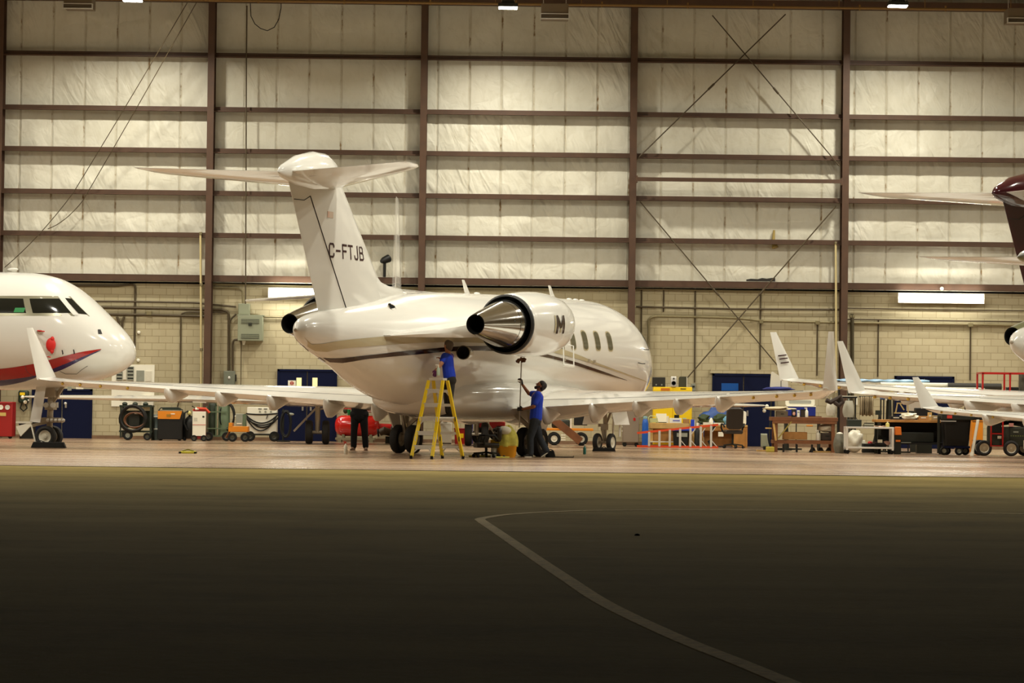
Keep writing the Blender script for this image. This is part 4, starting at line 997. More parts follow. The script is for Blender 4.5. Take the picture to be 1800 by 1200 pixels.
# ceiling heaters
def heater(px0, px1, py0, py1, label):
    Y = 79.5; a, b = at(px0, py1, Y), at(px1, py0, Y); W, H = b.x - a.x, b.z - a.z
    t = thing('unit_heater', label, 'heater', ((a.x + b.x) / 2, Y, a.z))
    MB().box((0, 0, H * .5 + .05), (W * .96, .7, H * .9)).build('housing', mat('heater_beige', srgb(108, 92, 70), .5), t, bevel=.015)
    f = MB(); f.box((0, -.37, H * .12), (W, .06, .03)); f.box((0, -.37, H * .42), (W, .06, .02)); f.box((-W / 2, -.37, H * .25), (.03, .06, H * .35)); f.box((W / 2, -.37, H * .25), (.03, .06, H * .35)); f.build('outlet_frame', M_alu, t)
    for k in range(4): MB().box((0, -.365, H * (.18 + .07 * k)), (W * .92, .03, .01), Matrix.Rotation(.5, 3, 'X')).build('louvre', mat('heater_beige', srgb(108, 92, 70), .5), t)
    for s in (-1, 1): MB().cyl((s * W * .4, 0, H * .9), (s * W * .4, 0, ZC - a.z - .03), .012, 6).build('hanger_rod', M_steel, t)
heater(114, 166, -6, 21, 'beige unit heater hanging at the upper left corner')
heater(950, 1000, 11, 39, 'beige unit heater hanging at the top, right of the middle lamp')
heater(1767, 1818, 19, 46, 'beige unit heater hanging at the upper right corner')
# odd fittings
p = at(676, 458, YW - .35); t = thing('wall_spotlight', 'small dark lamp on a post above the wall beam, beside the fin', 'lamp', (p.x, YW - .30, 4.86)); hh = p.z - 4.86
MB().cyl((0, 0, 0), (0, 0, hh), .045, 8).build('post', M_blackp, t); MB().lathe([(-.16, .12), (.05, .10), (.14, .05)], (.0, 0, hh + .02), (-.7, -.6, -.35), 14).build('lamp_head', M_blackp, t)
p = at(1655, 507, YW - .25); t = thing('wall_speaker_ball', 'small white round fitting on the beam above the right wall light', 'light fitting', (p.x, YW - .31, p.z)); MB().ball((0, 0, 0), .055, 12).build('globe', M_wplastic, t); MB().cyl((0, 0, 0), (0, .2, 0), .02, 8).build('stem', M_grey, t)
p = at(1360, 405, YW); tag(MB().tube([(p.x, YW - .13, p.z), (p.x - .02, YW - .16, p.z - .3), (p.x + .03, YW - .2, p.z - .52)], [.03, .05, .10], 8).build('hanging_strip', mat('yellowed_strip', srgb(150, 128, 66), .7)), 'yellowed torn strip hanging on the insulated wall in the right bay', 'strip')
for k, (x, y) in enumerate(((244, 584), (243, 633))):
    p = at(x, y, YW - .03); tag(MB().lathe([(0, .05), (.05, .05), (.07, .03)], (p.x, YW - .0, p.z), (0, -1, 0), 12).build('round_fitting', M_wplastic), ['upper', 'lower'][k] + ' small white round fitting on the block wall beside the jet nose', 'fitting')
# torn lower edge of the insulation
mb = MB(); a = at(1312, 492, YW - .2); 
mb.prism([(a.x + PX(x, 82), a.z - PX(y - 492, 82)) for x, y in ((0, 491), (8, 489.5), (20, 490), (28, 488), (36, 489), (46, 487.5), (51, 488), (51, 494), (0, 494))], YW - .17, YW - .16); tag(mb.build('torn_insulation_gap', M_gap), 'dark torn gap at the foot of the insulation above the right door', 'gap')
# ---------------------------------------------------------------- ground equipment along the back wall (left to right)
def T(name, label, cat, px, Y, rotz=0, group=None, z=0): return thing(name, label, cat, (gx(px, Y), Y, z), rotz, group)
def castor(par, x, y, r=.06, z=None, name='castor', m_=None):
    c = MB(); zz = r if z is None else z; c.cyl((x - .02, y, zz), (x + .02, y, zz), r, 12) if False else c.lathe([(-.022, r * .8), (-.018, r), (.018, r), (.022, r * .8)], (x, y, zz), (0, 1, 0), 14); c.box((x, y, zz + r * .9), (.05, .07, r * .6)); return c.build(name, m_ or M_black, par)
def tyrew(par, x, y, r, w_, axis=(0, 1, 0), rim=.5, mr=None): return wheel(par, (x, y, r), r, w_, axis, rim, M_black, mr or mat('dull_cart_rim', srgb(70, 68, 54), .5))
def bottle(name, label, px, Y, h, r, m_, cap=None, z=0, cat='bottle', group=None, spray=False):
    t = T(name, label, cat, px, Y, 0, group, z)
    MB().lathe([(0, r * .9), (.01, r), (h * .62, r), (h * .74, r * .55), (h * .80, r * .32), (h * .88, r * .32)], (0, 0, 0), (0, 0, 1), 16).build('body', m_, t)
    c = MB(); c.cyl((0, 0, h * .86), (0, 0, h), r * .38, 10)
    if spray: c.box((-r * .5, 0, h * .97), (r * 1.6, r * .5, h * .08)); c.bar((-r * .6, 0, h * .93), (-r * .8, 0, h * .80), r * .15, r * .3)
    c.build('cap', cap or m_, t); return t
def coil(par, name, c, r, n, th, m_, tilt=(1, 0, 0), ry=None, sp=.03, seed=1):
    rr = random.Random(seed); pts = []; ry = ry or r
    for i in range(n * 24 + 1):
        a = 2 * PI * i / 24; k = 1 + .06 * sin(i * .37 + seed) + rr.uniform(-.01, .01)
        pts.append((c[0] + r * k * cos(a), c[1] - sp * (i / 24), c[2] + ry * k * sin(a)))
    return MB().tube(pts, th, 6).build(name, m_, par)

YB = 80.6
# red cabinet with gauges at the left edge
t = T('oil_cart', 'red cabinet with round gauges at the far left edge', 'cabinet', 8, YB)
MB().box((0, 0, .56), (.54, .6, 1.0)).build('body', mat('dull_red', srgb(150, 20, 16), .4), t, bevel=.02)
for x in (-.06, .13):
    g = MB().lathe([(0, .07), (.03, .07), (.03, .055), (.02, .0)], (x, -.30, .90), (0, -1, 0), 18).build('gauge', M_wplastic if x < 0 else M_alu, t)
MB().box((-.08, -.31, .70), (.34, .012, .10)).build('name_plate', mat('faded_yellow', srgb(196, 168, 92), .5), t)
MB().box((0, -.31, 1.02), (.54, .02, .04)).build('lid_edge', M_dred, t)
for x in (-.2, .2): castor(t, x, -.2)
# black bin
t = T('plastic_bin', 'black plastic bin behind the nose wheels of the left jet', 'bin', 48, 80.9)
MB().loft([[(x, y, z) for x, y in rrect(w_, w_ * .9, .06)] for w_, z in ((.40, .0), (.44, .40), (.46, .42), (.46, .45))]).build('body', M_blackp, t)
MB().box((0, 0, .47), (.48, .44, .04)).build('lid', M_dgrey, t, bevel=.01)
# hose cart
t = T('hose_cart', 'dark green cart wrapped with coiled black hoses beside a grey drum', 'cart', 243, YB)
f = MB(); 
for x in (-.48, .38):
    for y in (-.2, .25): f.box((x, y, .52), (.05, .05, .9))
f.box((-.05, .02, .98), (.95, .5, .05)); f.box((-.05, .02, .25), (.95, .5, .05)); f.box((-.05, .27, .6), (.9, .03, .5)); f.build('frame', mat('dark_green_paint', srgb(30, 42, 26), .5), t)
coil(t, 'hose', (-.12, -.26, .62), .36, 5, .035, M_cable, sp=.02); coil(t, 'brown_hose', (-.05, -.3, .58), .30, 2, .022, mat('brown_hose', srgb(96, 56, 24), .5), ry=.22)
MB().box((-.1, -.1, .60), (.35, .25, .45)).build('pump_body', M_dgrey, t, bevel=.03); MB().box((.05, -.24, .78), (.26, .02, .05)).build('label_strip', M_wplastic, t)
MB().prism([(-.46, .28), (-.30, .28), (-.44, .50)], -.25, -.23).build('mud_flap', M_wplastic, t)
tyrew(t, -.26, -.28, .14, .10, mr=M_grey); tyrew(t, .30, -.28, .11, .08)
for k in range(3): MB().ball((-.4 + .3 * k, 0, 1.04), (.08, .08, .06), 8).build('fitting', mat('dark_green_paint', srgb(30, 42, 26), .5), t)
# grey drum
t = T('steel_drum', 'grey-green steel drum with two pale bands beside the hose cart', 'drum', 274, 81.1)
MB().lathe([(0, .13), (.02, .14), (.3, .14), (.31, .145), (.34, .145), (.35, .14), (.66, .14), (.67, .145), (.70, .145), (.71, .14), (.74, .12)], (0, 0, 0), (0, 0, 1), 22).build('body', mat('drum_grey', srgb(84, 96, 92), .45), t)
for z in (.325, .685): MB().lathe([(-.02, .147), (.02, .147)], (0, 0, z), (0, 0, 1), 22, (False, False)).build('band', M_wplastic, t)
# dark tote with orange lid panel
t = T('hydraulic_cart', 'dark cart with an orange-yellow top panel left of the brown column', 'cart', 301, YB)
MB().prism([(-.36, .03), (.36, .03), (.36, .60), (.30, .86), (-.36, .86)], -.32, .32).build('body', M_blackp, t, bevel=.02)
op = MB().prism([(-.355, .62), (.28, .62), (.345, .85), (-.355, .85)], -.335, -.30).build('top_panel', M_orange, t, bevel=.006)
MB().box((-.04, -.34, .72), (.12, .008, .07)).build('maker_label', mat('olive_label', srgb(150, 110, 20), .5), op); MB().box((.08, -.34, .77), (.12, .008, .03)).build('white_label', M_paper, op)
f = MB(); f.tube([(-.36, -.1, .86), (-.30, -.1, .94), (.2, -.1, .95), (.34, -.1, .88)], .018, 6); f.build('push_handle', M_dgrey, t)
MB().box((.0, 0, .91), (.5, .3, .06)).build('tool_pile', mat('dark_green_paint', srgb(30, 42, 26), .5), t)
for x in (-.27, .27): castor(t, x, -.22, .07)
# dark vacuum-like canister
t = T('vacuum_canister', 'black canister machine standing against the left of the brown column', 'vacuum cleaner', 334, YB)
MB().lathe([(0, .17), (.05, .19), (.45, .19), (.52, .16), (.60, .12), (.66, .05)], (0, 0, .06), (0, 0, 1), 20).build('tank', M_blackp, t)
MB().tube([(.0, -.05, .70), (-.06, -.15, .85), (-.14, -.2, .80), (-.15, -.22, .5), (-.05, -.22, .3)], .03, 8).build('hose', M_black, t); MB().ball((-.02, -.12, .80), (.06, .05, .06), 10).build('yellow_tag', mat('pale_yellow_tag', srgb(206, 196, 120), .5), t)
MB().tube([(.1, 0, .6), (.14, -.02, .95), (.05, -.05, 1.0)], .018, 6).build('handle', M_dgrey, t)
for x in (-.14, .14): castor(t, x, -.1, .05)
# white information panel cart
t = T('battery_cart', 'upright white-fronted battery cart with a red handle before the brown column', 'cart', 351, 80.0)
MB().box((0, 0, .50), (.34, .3, .86)).build('body', M_dred, t, bevel=.01)
fp = MB().box((0, -.165, .50), (.38, .03, .70)).build('front_panel', M_wplastic, t, bevel=.006)
MB().box((0, -.183, .47), (.37, .006, .012)).build('red_line', M_red, fp); MB().box((.12, -.183, .70), (.06, .006, .05)).build('black_mark', M_dgrey, fp); MB().box((-.1, -.183, .62), (.10, .006, .10)).build('text_block', mat('pale_grey_print', srgb(196, 192, 176), .7), fp)
MB().tube([(-.18, -.1, .88), (-.05, -.14, .94), (.18, -.14, .93), (.28, -.1, .82)], .035, 8).build('handle', mat('orange_red', srgb(206, 64, 24), .45), t)
MB().cyl((-.12, -.14, .92), (-.02, -.14, .93), .036, 8).build('handle_grip', M_wplastic, t)
for x in (-.14, .14): tyrew(t, x, -.16, .09, .06)
# gas cylinders on a green trolley
t = T('cylinder_trolley', 'green trolley carrying dark gas cylinders under the left wing', 'trolley', 384, 81.0)
Mgt = mat('trolley_green', srgb(88, 104, 76), .5)
f = MB()
for x in (-.33, -.05): f.bar((x, -.22, .15), (x, -.22, 1.0), .03, .03)
for z in (.36, .84): f.bar((-.34, -.23, z), (.30, -.23, z), .03, .03)
f.box((0, 0, .14), (.66, .4, .04)); f.build('frame', Mgt, t)
for k, (x, r) in enumerate(((-.18, .13), (.16, .17))):
    cy = MB().lathe([(0, r), (.85, r), (.95, r * .8), (1.02, r * .35), (1.06, .03)], (x, 0, .16), (0, 0, 1), 18).build('gas_cylinder', mat('cylinder_dark', srgb(34, 44, 26), .4) if k == 0 else mat('cylinder_grey_green', srgb(96, 112, 84), .4), t)
    MB().lathe([(0, .03), (.06, .035), (.12, .02)], (x, 0, 1.2), (0, 0, 1), 10).build('valve', M_orange if k == 0 else M_steel, cy)
coil(t, 'hose', (.26, -.1, .72), .20, 2, .03, M_cable, ry=.38, sp=.02)
tyrew(t, -.26, -.26, .13, .07); tyrew(t, .26, -.26, .13, .07)
# orange cart with grey box
t = T('tow_cart', 'low orange cart carrying a grey transformer box beside the white panel', 'cart', 420, 79.9)
MB().box((.0, 0, .36), (.56, .5, .16)).build('deck', M_orange, t, bevel=.01); MB().box((-.22, 0, .48), (.10, .5, .12)).build('end_rail', M_orange, t)
MB().bar((-.26, 0, .30), (-.36, -.05, .10), .05, .05).build('tow_hitch', M_dwood, t)
MB().box((.02, -.02, .63), (.20, .3, .34)).build('grey_box', M_grey, t, bevel=.01); MB().box((.16, -.02, .60), (.08, .3, .36)).build('green_side', Mgt, t); MB().box((.02, -.175, .52), (.14, .01, .03)).build('label', M_paper, t)
for x in (-.16, .2): tyrew(t, x, -.24, .13, .08)
# white panel with cables
t = T('power_unit', 'white ground power panel draped with black cables under the left wing', 'power unit', 461, 81.0)
bd = MB().box((0, 0, .60), (.86, .34, .78)).build('body', M_wplastic, t, bevel=.012)
for k in range(3):
    MB().box((-.06 + .16 * k, -.175, .94), (.10, .01, .02)).build('label', M_dgrey, bd); MB().cyl((-.06 + .16 * k, -.17, .86), (-.06 + .16 * k, -.19, .86), .03, 10).build('dial', M_grey, bd)
for k, (z0, sag, dx) in enumerate(((.80, .03, 0), (.76, .24, .0), (.70, .30, .03), (.74, .44, -.02), (.66, .20, .02))):
    MB().tube([(x + dx, y, z) for x, y, z in arc((-.46, -.19 - .012 * k, z0), (.46, -.19 - .012 * k, z0 + .02), sag, 14)], .02, 7).build('cable', M_cable, t)
MB().tube([(-.46, -.2, .78), (-.6, -.2, .74), (-.72, -.18, .72)], .022, 7).build('cable_end', M_cable, t); MB().ball((-.74, -.18, .72), (.05, .03, .03), 8).build('plug', M_wplastic, t)
MB().bar((.13, -.2, .66), (.17, -.2, .76), .03, .02).build('latch', M_blackp, bd)
f = MB(); f.box((0, 0, .20), (.84, .36, .05)); f.build('chassis', M_dgrey, t)
for x in (-.34, .36): tyrew(t, x, -.14, .15, .09)
t = T('cable_coil', 'black coiled ground cable hanging beside the white power panel', 'cable coil', 503, 80.6)
coil(t, 'cable', (0, -.05, .52), .14, 6, .03, M_black, ry=.36, sp=.035); MB().cyl((-.1, .15, .0), (-.1, .15, .95), .025, 8).build('stand_post', M_dgrey, t); MB().box((-.08, .05, .02), (.36, .4, .04)).build('stand_base', M_dgrey, t); MB().cyl((-.1, .15, .88), (-.1, -.3, .88), .02, 8).build('hook', M_dgrey, t); MB().ball((.14, -.2, .80), (.10, .04, .04), 8).build('connector', M_grey, t)
# red air tank
t = T('air_tank', 'large red horizontal air tank on a grey skid behind the left wing', 'tank', 628, 81.5)
tk_ = MB().lathe([(-.66, .02), (-.65, .12), (-.62, .20), (-.55, .27), (-.45, .305), (.45, .305), (.55, .27), (.62, .20), (.66, .02)], (0, 0, .48), (1, 0, 0), 28).build('tank', mat('tank_red', srgb(196, 22, 14), .18, coat=.7), t)
MB().lathe([(.6, .10), (1.05, .085), (1.06, .0)], (0, 0, .46), (1, 0, 0), 14).build('outlet_pipe', M_red, t)
f = MB(); f.box((-.05, 0, .10), (1.15, .5, .06)); f.box((-.40, 0, .17), (.08, .4, .12)); f.box((.40, 0, .17), (.08, .4, .12))
for x in (-.5, .42): f.box((x, 0, .035), (.1, .5, .07))
f.build('skid', mat('skid_grey', srgb(138, 132, 104), .6), t)
MB().lathe([(0, .10), (.18, .10), (.22, .06)], (.22, 0, .77), (0, 0, 1), 14).build('pump_head', M_alu, t); MB().box((.28, .0, .93), (.36, .25, .14)).build('motor_cover', mat('pinkish_grey', srgb(178, 150, 136), .5), t, bevel=.03)
MB().cyl((-.28, 0, .77), (-.28, 0, .84), .035, 10).build('valve', M_steel, t); MB().ball((-.36, .1, .92), (.07, .07, .09), 10).build('dark_cap', M_leaf, t)
t = T('sleeve_hose', 'grey tapered hose end beside the red tank', 'hose', 681, 80.2)
MB().tube([(-.22, 0, .30), (-.1, -.02, .36), (.10, 0, .30), (.3, 0, .30)], [.10, .12, .10, .08], 12).build('sleeve', mat('hose_brown_grey', srgb(82, 66, 46), .6), t); MB().lathe([(0, .11), (.02, .12), (.05, .11)], (-.24, 0, .30), (-1, 0, -.1), 14).build('cuff', M_black, t); MB().box((.1, 0, .10), (.3, .3, .2)).build('stand', M_dgrey, t)
# green bottle held at the person: hangs on the tank
bottle('spray_bottle', 'green bottle standing on the red tank beside the dark-clothed person', 613, 81.5, .26, .05, M_green, M_green, z=.79)
# things under the belly of the main jet
t = T('waste_cabinet', 'white steel cabinet seen between the legs of the yellow ladder', 'cabinet', 783, 80.4)
MB().box((0, 0, .40), (.36, .36, .74)).build('body', M_offwhite, t, bevel=.01); MB().box((0, -.185, .66), (.34, .012, .16)).build('drawer_front', M_wplastic, t); MB().box((0, -.20, .64), (.12, .02, .02)).build('drawer_handle', M_grey, t); MB().box((0, 0, .015), (.34, .34, .03)).build('plinth', M_dgrey, t)
t = T('waste_bin', 'red bin with a yellow label behind the right legs of the ladder', 'bin', 809, 80.5)
MB().loft([[(x, y, z) for x, y in rrect(w_, w_, .03)] for w_, z in ((.30, .0), (.34, .42))]).build('body', mat('bin_red', srgb(158, 22, 18), .4), t); MB().box((0, 0, .44), (.37, .37, .04)).build('lid', M_dred, t, bevel=.01); MB().box((.03, -.165, .24), (.14, .012, .13)).build('yellow_label', M_yellow, t)
t = T('locker', 'purple-blue locker behind the ladder under the jet belly', 'locker', 827, 80.8)
MB().box((0, 0, .36), (.16, .3, .72)).build('body', mat('purple_blue', srgb(48, 40, 84), .5), t, bevel=.008); MB().box((.05, -.155, .38), (.02, .02, .12)).build('handle', M_steel, t)
t = T('tow_tractor', 'red tow tractor far behind under the jet belly', 'tow tractor', 862, 79.2)
MB().prism([(-.36, .42), (.42, .42), (.42, .66), (.10, .72), (-.36, .72)], -.4, .5).build('body', mat('tractor_red', srgb(166, 24, 20), .35), t, bevel=.02)
MB().box((0, -.02, .36), (.84, .9, .14)).build('chassis', M_blackp, t); MB().bar((-.05, -.42, .40), (-.05, -.42, .74), .04, .03).build('white_post', M_wplastic, t); MB().box((.28, -.42, .5), (.20, .03, .10)).build('grille', M_blackp, t)
for x in (-.27, .30):
    for y in (-.40, .40): tyrew(t, x, y, .25, .18)
# engine stand / yellow cart with black boxes
t = T('flatbed_trolley', 'yellow flatbed trolley carrying black boxes right of the man in blue', 'trolley', 1002, 80.4)
MB().box((-.02, 0, .46), (1.36, .8, .07)).build('deck', M_orange, t, bevel=.01)
MB().box((.30, .0, .80), (.38, .5, .44), None).build('black_case', M_blackp, t, bevel=.015)
MB().box((-.27, .1, .62), (.52, .5, .24)).build('dark_engine_block', mat('dark_green_grey', srgb(40, 44, 34), .5), t, bevel=.04); MB().box((.02, -.1, .72), (.05, .05, .46)).build('white_post', M_wplastic, t); MB().cyl((-.20, .05, .74), (-.20, .05, .90), .02, 8).build('exhaust_stub', M_dgrey, t)
MB().prism([(-.66, .70), (-.50, .70), (-.48, .95), (-.62, .93)], -.1, .1).build('yellow_hook', M_yellow, t)
MB().bar((-.55, -.35, .80), (.30, -.45, .12), .07, .22).build('loading_ramp', M_dwood, t)
for k in range(3): MB().box((-.20, -.41, .30 - .07 * k), (.13, .02, .03)).build('step_bar', M_wplastic, t)
for x in (-.46, .32):
    for y in (-.34, .34): tyrew(t, x, y, .19, .12, mr=M_hub)
# tall grey tool cabinet
t = T('tool_cabinet', 'tall grey rolling tool cabinet behind the jet nose', 'cabinet', 1108, 79.6)
MB().box((0, 0, .58), (.46, .6, .92)).build('body', mat('cabinet_taupe', srgb(132, 118, 100), .5), t, bevel=.02)
for k in range(5): MB().box((-.235, -.02, .92 - .12 * k), (.02, .5, .03)).build('drawer_pull', M_alu, t)
MB().box((.10, -.305, .78), (.06, .012, .08)).build('red_sticker', M_red, t)
for x in (-.17, .17): castor(t, x, -.22, .06)
MB().box((-.17, 0, .09), (.1, .5, .06)).build('base_rail', M_dgrey, t)
# blue cylinder
t = T('gas_cylinder', 'tall bright blue gas cylinder beside the grey tool cabinet', 'gas cylinder', 1134, 79.2)
MB().lathe([(0, .085), (.02, .09), (.66, .09), (.76, .07), (.82, .035)], (0, 0, 0), (0, 0, 1), 18).build('body', mat('cylinder_blue', srgb(22, 84, 170), .35), t); MB().lathe([(0, .06), (.06, .065), (.07, .03)], (0, 0, .80), (0, 0, 1), 12).build('valve_guard', mat('pale_blue', srgb(140, 180, 180), .4), t)
# yellow flammables cabinet and what stands on it
t = T('safety_cabinet', 'tall bright yellow two-door safety cabinet against the block wall', 'cabinet', 1181, 81.4)
a, b = at(1181, 680, 81.4), None; Hc = a.z
MB().box((0, 0, Hc / 2 + .02), (1.13, .5, Hc - .04)).build('body', M_yellow, t, bevel=.012)
for s in (-1, 1):
    dd = MB().box((s * .275, -.258, Hc / 2 + .02), (.535, .02, Hc - .16)).build('door', M_yellow, t, bevel=.006)
MB().box((.12, -.275, Hc * .50), (.14, .012, .10)).build('black_label', M_blackp, t); MB().box((-.27, -.275, Hc * .45), (.32, .012, .20)).build('white_notice', M_paper, t)
MB().box((-.22, -.27, Hc - .075), (.26, .012, .07)).build('red_print', mat('orange_print', srgb(200, 110, 20), .5), t); MB().box((.30, -.27, Hc - .05), (.16, .012, .02)).build('black_print', M_blackp, t)
def on(px, Y=81.3): return gx(px, Y)
t = T('storage_case', 'dark case lying on the left of the yellow safety cabinet', 'case', 1157, 81.3, z=Hc); MB().box((0, 0, .14), (.37, .3, .28)).build('body', mat('olive_black', srgb(34, 32, 22), .5), t, bevel=.01); MB().box((-.08, -.155, .06), (.04, .012, .04)).build('latch', M_grey, t); MB().box((.08, -.155, .06), (.04, .012, .04)).build('latch', M_grey, t)
t = T('loudspeaker', 'silver loudspeaker on the middle of the yellow safety cabinet', 'loudspeaker', 1183, 81.2, z=Hc); MB().box((0, 0, .155), (.17, .2, .31)).build('body', M_alu, t, bevel=.03); MB().lathe([(0, .065), (.01, .06), (-.02, .02)], (0, -.10, .11), (0, -1, 0), 16).build('woofer', M_blackp, t); MB().lathe([(0, .025), (.01, .022)], (0, -.10, .24), (0, -1, 0), 12).build('tweeter', M_blackp, t)
t = T('fabric_box', 'olive boxy case on the right of the yellow safety cabinet', 'case', 1199, 81.3, z=Hc); MB().prism([(-.11, 0), (.12, 0), (.10, .31), (-.08, .31), (-.11, .27)], -.12, .12).build('body', mat('olive_case', srgb(58, 56, 34), .7), t, bevel=.01); MB().box((.115, -.10, .15), (.02, .08, .28)).build('pale_edge', M_offwhite, t)
# wooden workbench in front of it
t = T('workbench', 'pine workbench in front of the yellow safety cabinet', 'workbench', 1178, 80.3)
MB().box((0, 0, .60), (1.20, .6, .16)).build('top', M_lwood, t, bevel=.008)
for x in (-.55, .55): MB().box((x, -.22, .30), (.08, .08, .55)).build('leg', M_lwood, t)
MB().box((-.12, .05, .33), (.8, .4, .38)).build('back_panel', M_wood, t); MB().box((-.15, -.2, .14), (.9, .35, .03)).build('lower_shelf', M_offwhite, t)
ZT = .682
t = T('wire_basket', 'pale wire basket on the left end of the pine workbench', 'basket', 1149, 80.1, z=ZT); f = MB(); f.tube([(-.14, 0, 0), (-.15, 0, .15), (-.10, 0, .20), (.08, 0, .18), (.12, 0, .0)], .015, 6); f.box((0, .02, .07), (.22, .2, .12)); f.build('frame', mat('pale_green_wire', srgb(186, 188, 130), .5), t)
t = T('paper_notice', 'large white sheet propped on the pine workbench', 'paper', 1162, 80.4, z=ZT); MB().box((0, 0, .13), (.30, .012, .27), Matrix.Rotation(-.12, 3, 'X')).build('sheet', M_paper, t); MB().box((0, -.03, .01), (.30, .1, .02)).build('stand', M_dgrey, t)
t = T('tissue_box', 'white tissue box with blue print on the pine workbench', 'box', 1187, 80.1, z=ZT); MB().box((0, 0, .07), (.34, .18, .14)).build('carton', M_wplastic, t, bevel=.005); MB().box((.02, -.092, .07), (.20, .006, .035)).build('blue_print', mat('print_blue', srgb(110, 110, 170), .6), t)
t = T('cardboard_box', 'small brown carton at the right end of the pine workbench', 'box', 1206, 80.1, z=ZT); MB().box((0, 0, .06), (.18, .2, .12)).build('carton', M_card, t, bevel=.005); MB().box((-.05, 0, .135), (.10, .12, .03)).build('cloth', mat('pale_cyan', srgb(150, 186, 176), .7), t)
t = T('plastic_tote', 'black tote with a blue lid under the pine workbench', 'tote', 1197, 79.7)
MB().loft([[(x, y, z) for x, y in rrect(w_, .4, .04)] for w_, z in ((.40, .02), (.46, .46))]).build('body', M_blackp, t); MB().box((0, 0, .49), (.54, .46, .06)).build('lid', mat('lid_blue', srgb(30, 54, 150), .4), t, bevel=.015); MB().box((.02, -.222, .35), (.30, .012, .11)).build('label', M_grey, t)
bottle('detergent_bottle', 'tall dark bottle with white cap between bench and desk', 1226, 79.5, .70, .09, M_blackp, M_wplastic)
t = T('folder_stand', 'upright bright blue binder box beside the dark bottle', 'binder', 1217, 80.0); MB().box((0, 0, .62), (.10, .22, .34)).build('binder', mat('binder_blue', srgb(28, 66, 190), .4), t, bevel=.006); MB().box((0, 0, .225), (.10, .22, .45)).build('post', M_lwood, t); MB().box((.06, -.05, .62), (.02, .1, .30)).build('white_spine', M_wplastic, t)
# desk
t = T('desk', 'wooden desk behind the black office chair by the blue door', 'desk', 1272, 80.0)
MB().box((0, 0, .62), (1.32, .6, .05)).build('top', M_lwood, t, bevel=.006); MB().box((0, -.27, .54), (1.30, .03, .12)).build('apron', M_wood, t)
for x in (-.63, .63): MB().box((x, 0, .30), (.06, .56, .60)).build('side_panel', M_wood, t)
MB().box((.05, .1, .32), (1.2, .03, .55)).build('modesty_panel', M_wood, t); MB().box((-.1, -.285, .38), (.15, .012, .13)).build('white_paper', M_paper, t); MB().box((.42, -.10, .30), (.36, .36, .56)).build('drawer_pedestal', M_wood, t, bevel=.01)
ZD = .646
t = T('paper_roll', 'white plastic jug on the desk beside the plants', 'jug', 1248, 79.8, z=ZD); MB().lathe([(0, .06), (.12, .06), (.18, .03), (.20, .02)], (.03, 0, 0), (0, 0, 1), 14).build('body', M_wplastic, t); MB().box((-.10, 0, .035), (.20, .12, .07)).build('tray', M_offwhite, t)
t = T('paper_stack', 'stack of white papers on the middle of the desk', 'papers', 1263, 79.8, z=ZD); MB().box((0, 0, .03), (.28, .2, .06)).build('sheets', M_paper, t)
def lump(name, label, cat, px, Y, z, rad3, m_, seed, n=9, k=.35):
    """crumpled cloth or bag: a ball pushed in and out by a few waves"""
    r = random.Random(seed); t = T(name, label, cat, px, Y, 0, None, z); ph = [(r.uniform(1, 4), r.uniform(1, 4), r.uniform(0, 6)) for _ in range(n)]
    def fn(u, v):
        a = 2 * PI * u; b = PI * (v - .5); q_ = 1 + k * sum(sin(p * a * 1.0 // 1 * 0 + round(p) * a + s) * cos(round(q) * 2 * b + s) for p, q, s in ph) / n ** .5 * cos(b)
        return (rad3[0] * q_ * cos(a) * cos(b), rad3[1] * q_ * sin(a) * cos(b), rad3[2] * (1 + sin(b)) * (1 if b < 0 else q_ ** .5))
    MB().grid(fn, 28, 14).build('body', m_, t, angle=70); return t
lump('canvas_bag', 'crumpled dark green bag on the left part of the desk', 'bag', 1237, 80.2, ZD, (.17, .14, .15), M_leaf, 3)
lump('canvas_bag', 'dark green bag on the middle of the desk behind papers', 'bag', 1266, 80.25, ZD, (.21, .14, .16), M_leaf, 8)
t = lump('folded_tarp', 'crumpled blue tarpaulin heaped at the back of the desk', 'tarpaulin', 1267, 81.2, 0, (.62, .22, .60), M_tarp, 5, k=.18)
lump('cloth_heap', 'pale blue cloth hanging over the desk behind the office chair', 'cloth', 1280, 79.9, ZD, (.14, .10, .13), mat('pale_blue_cloth', srgb(110, 160, 186), .8), 12)
t = T('whiteboard_panel', 'white rounded plastic panel standing on the right end of the desk', 'panel', 1302, 80.1, z=ZD); MB().prism(rrect(.31, .40, .06, cz=.20), -.02, .02).build('panel', M_wplastic, t, bevel=.006); MB().box((0, .06, .02), (.25, .14, .04)).build('foot', M_offwhite, t)
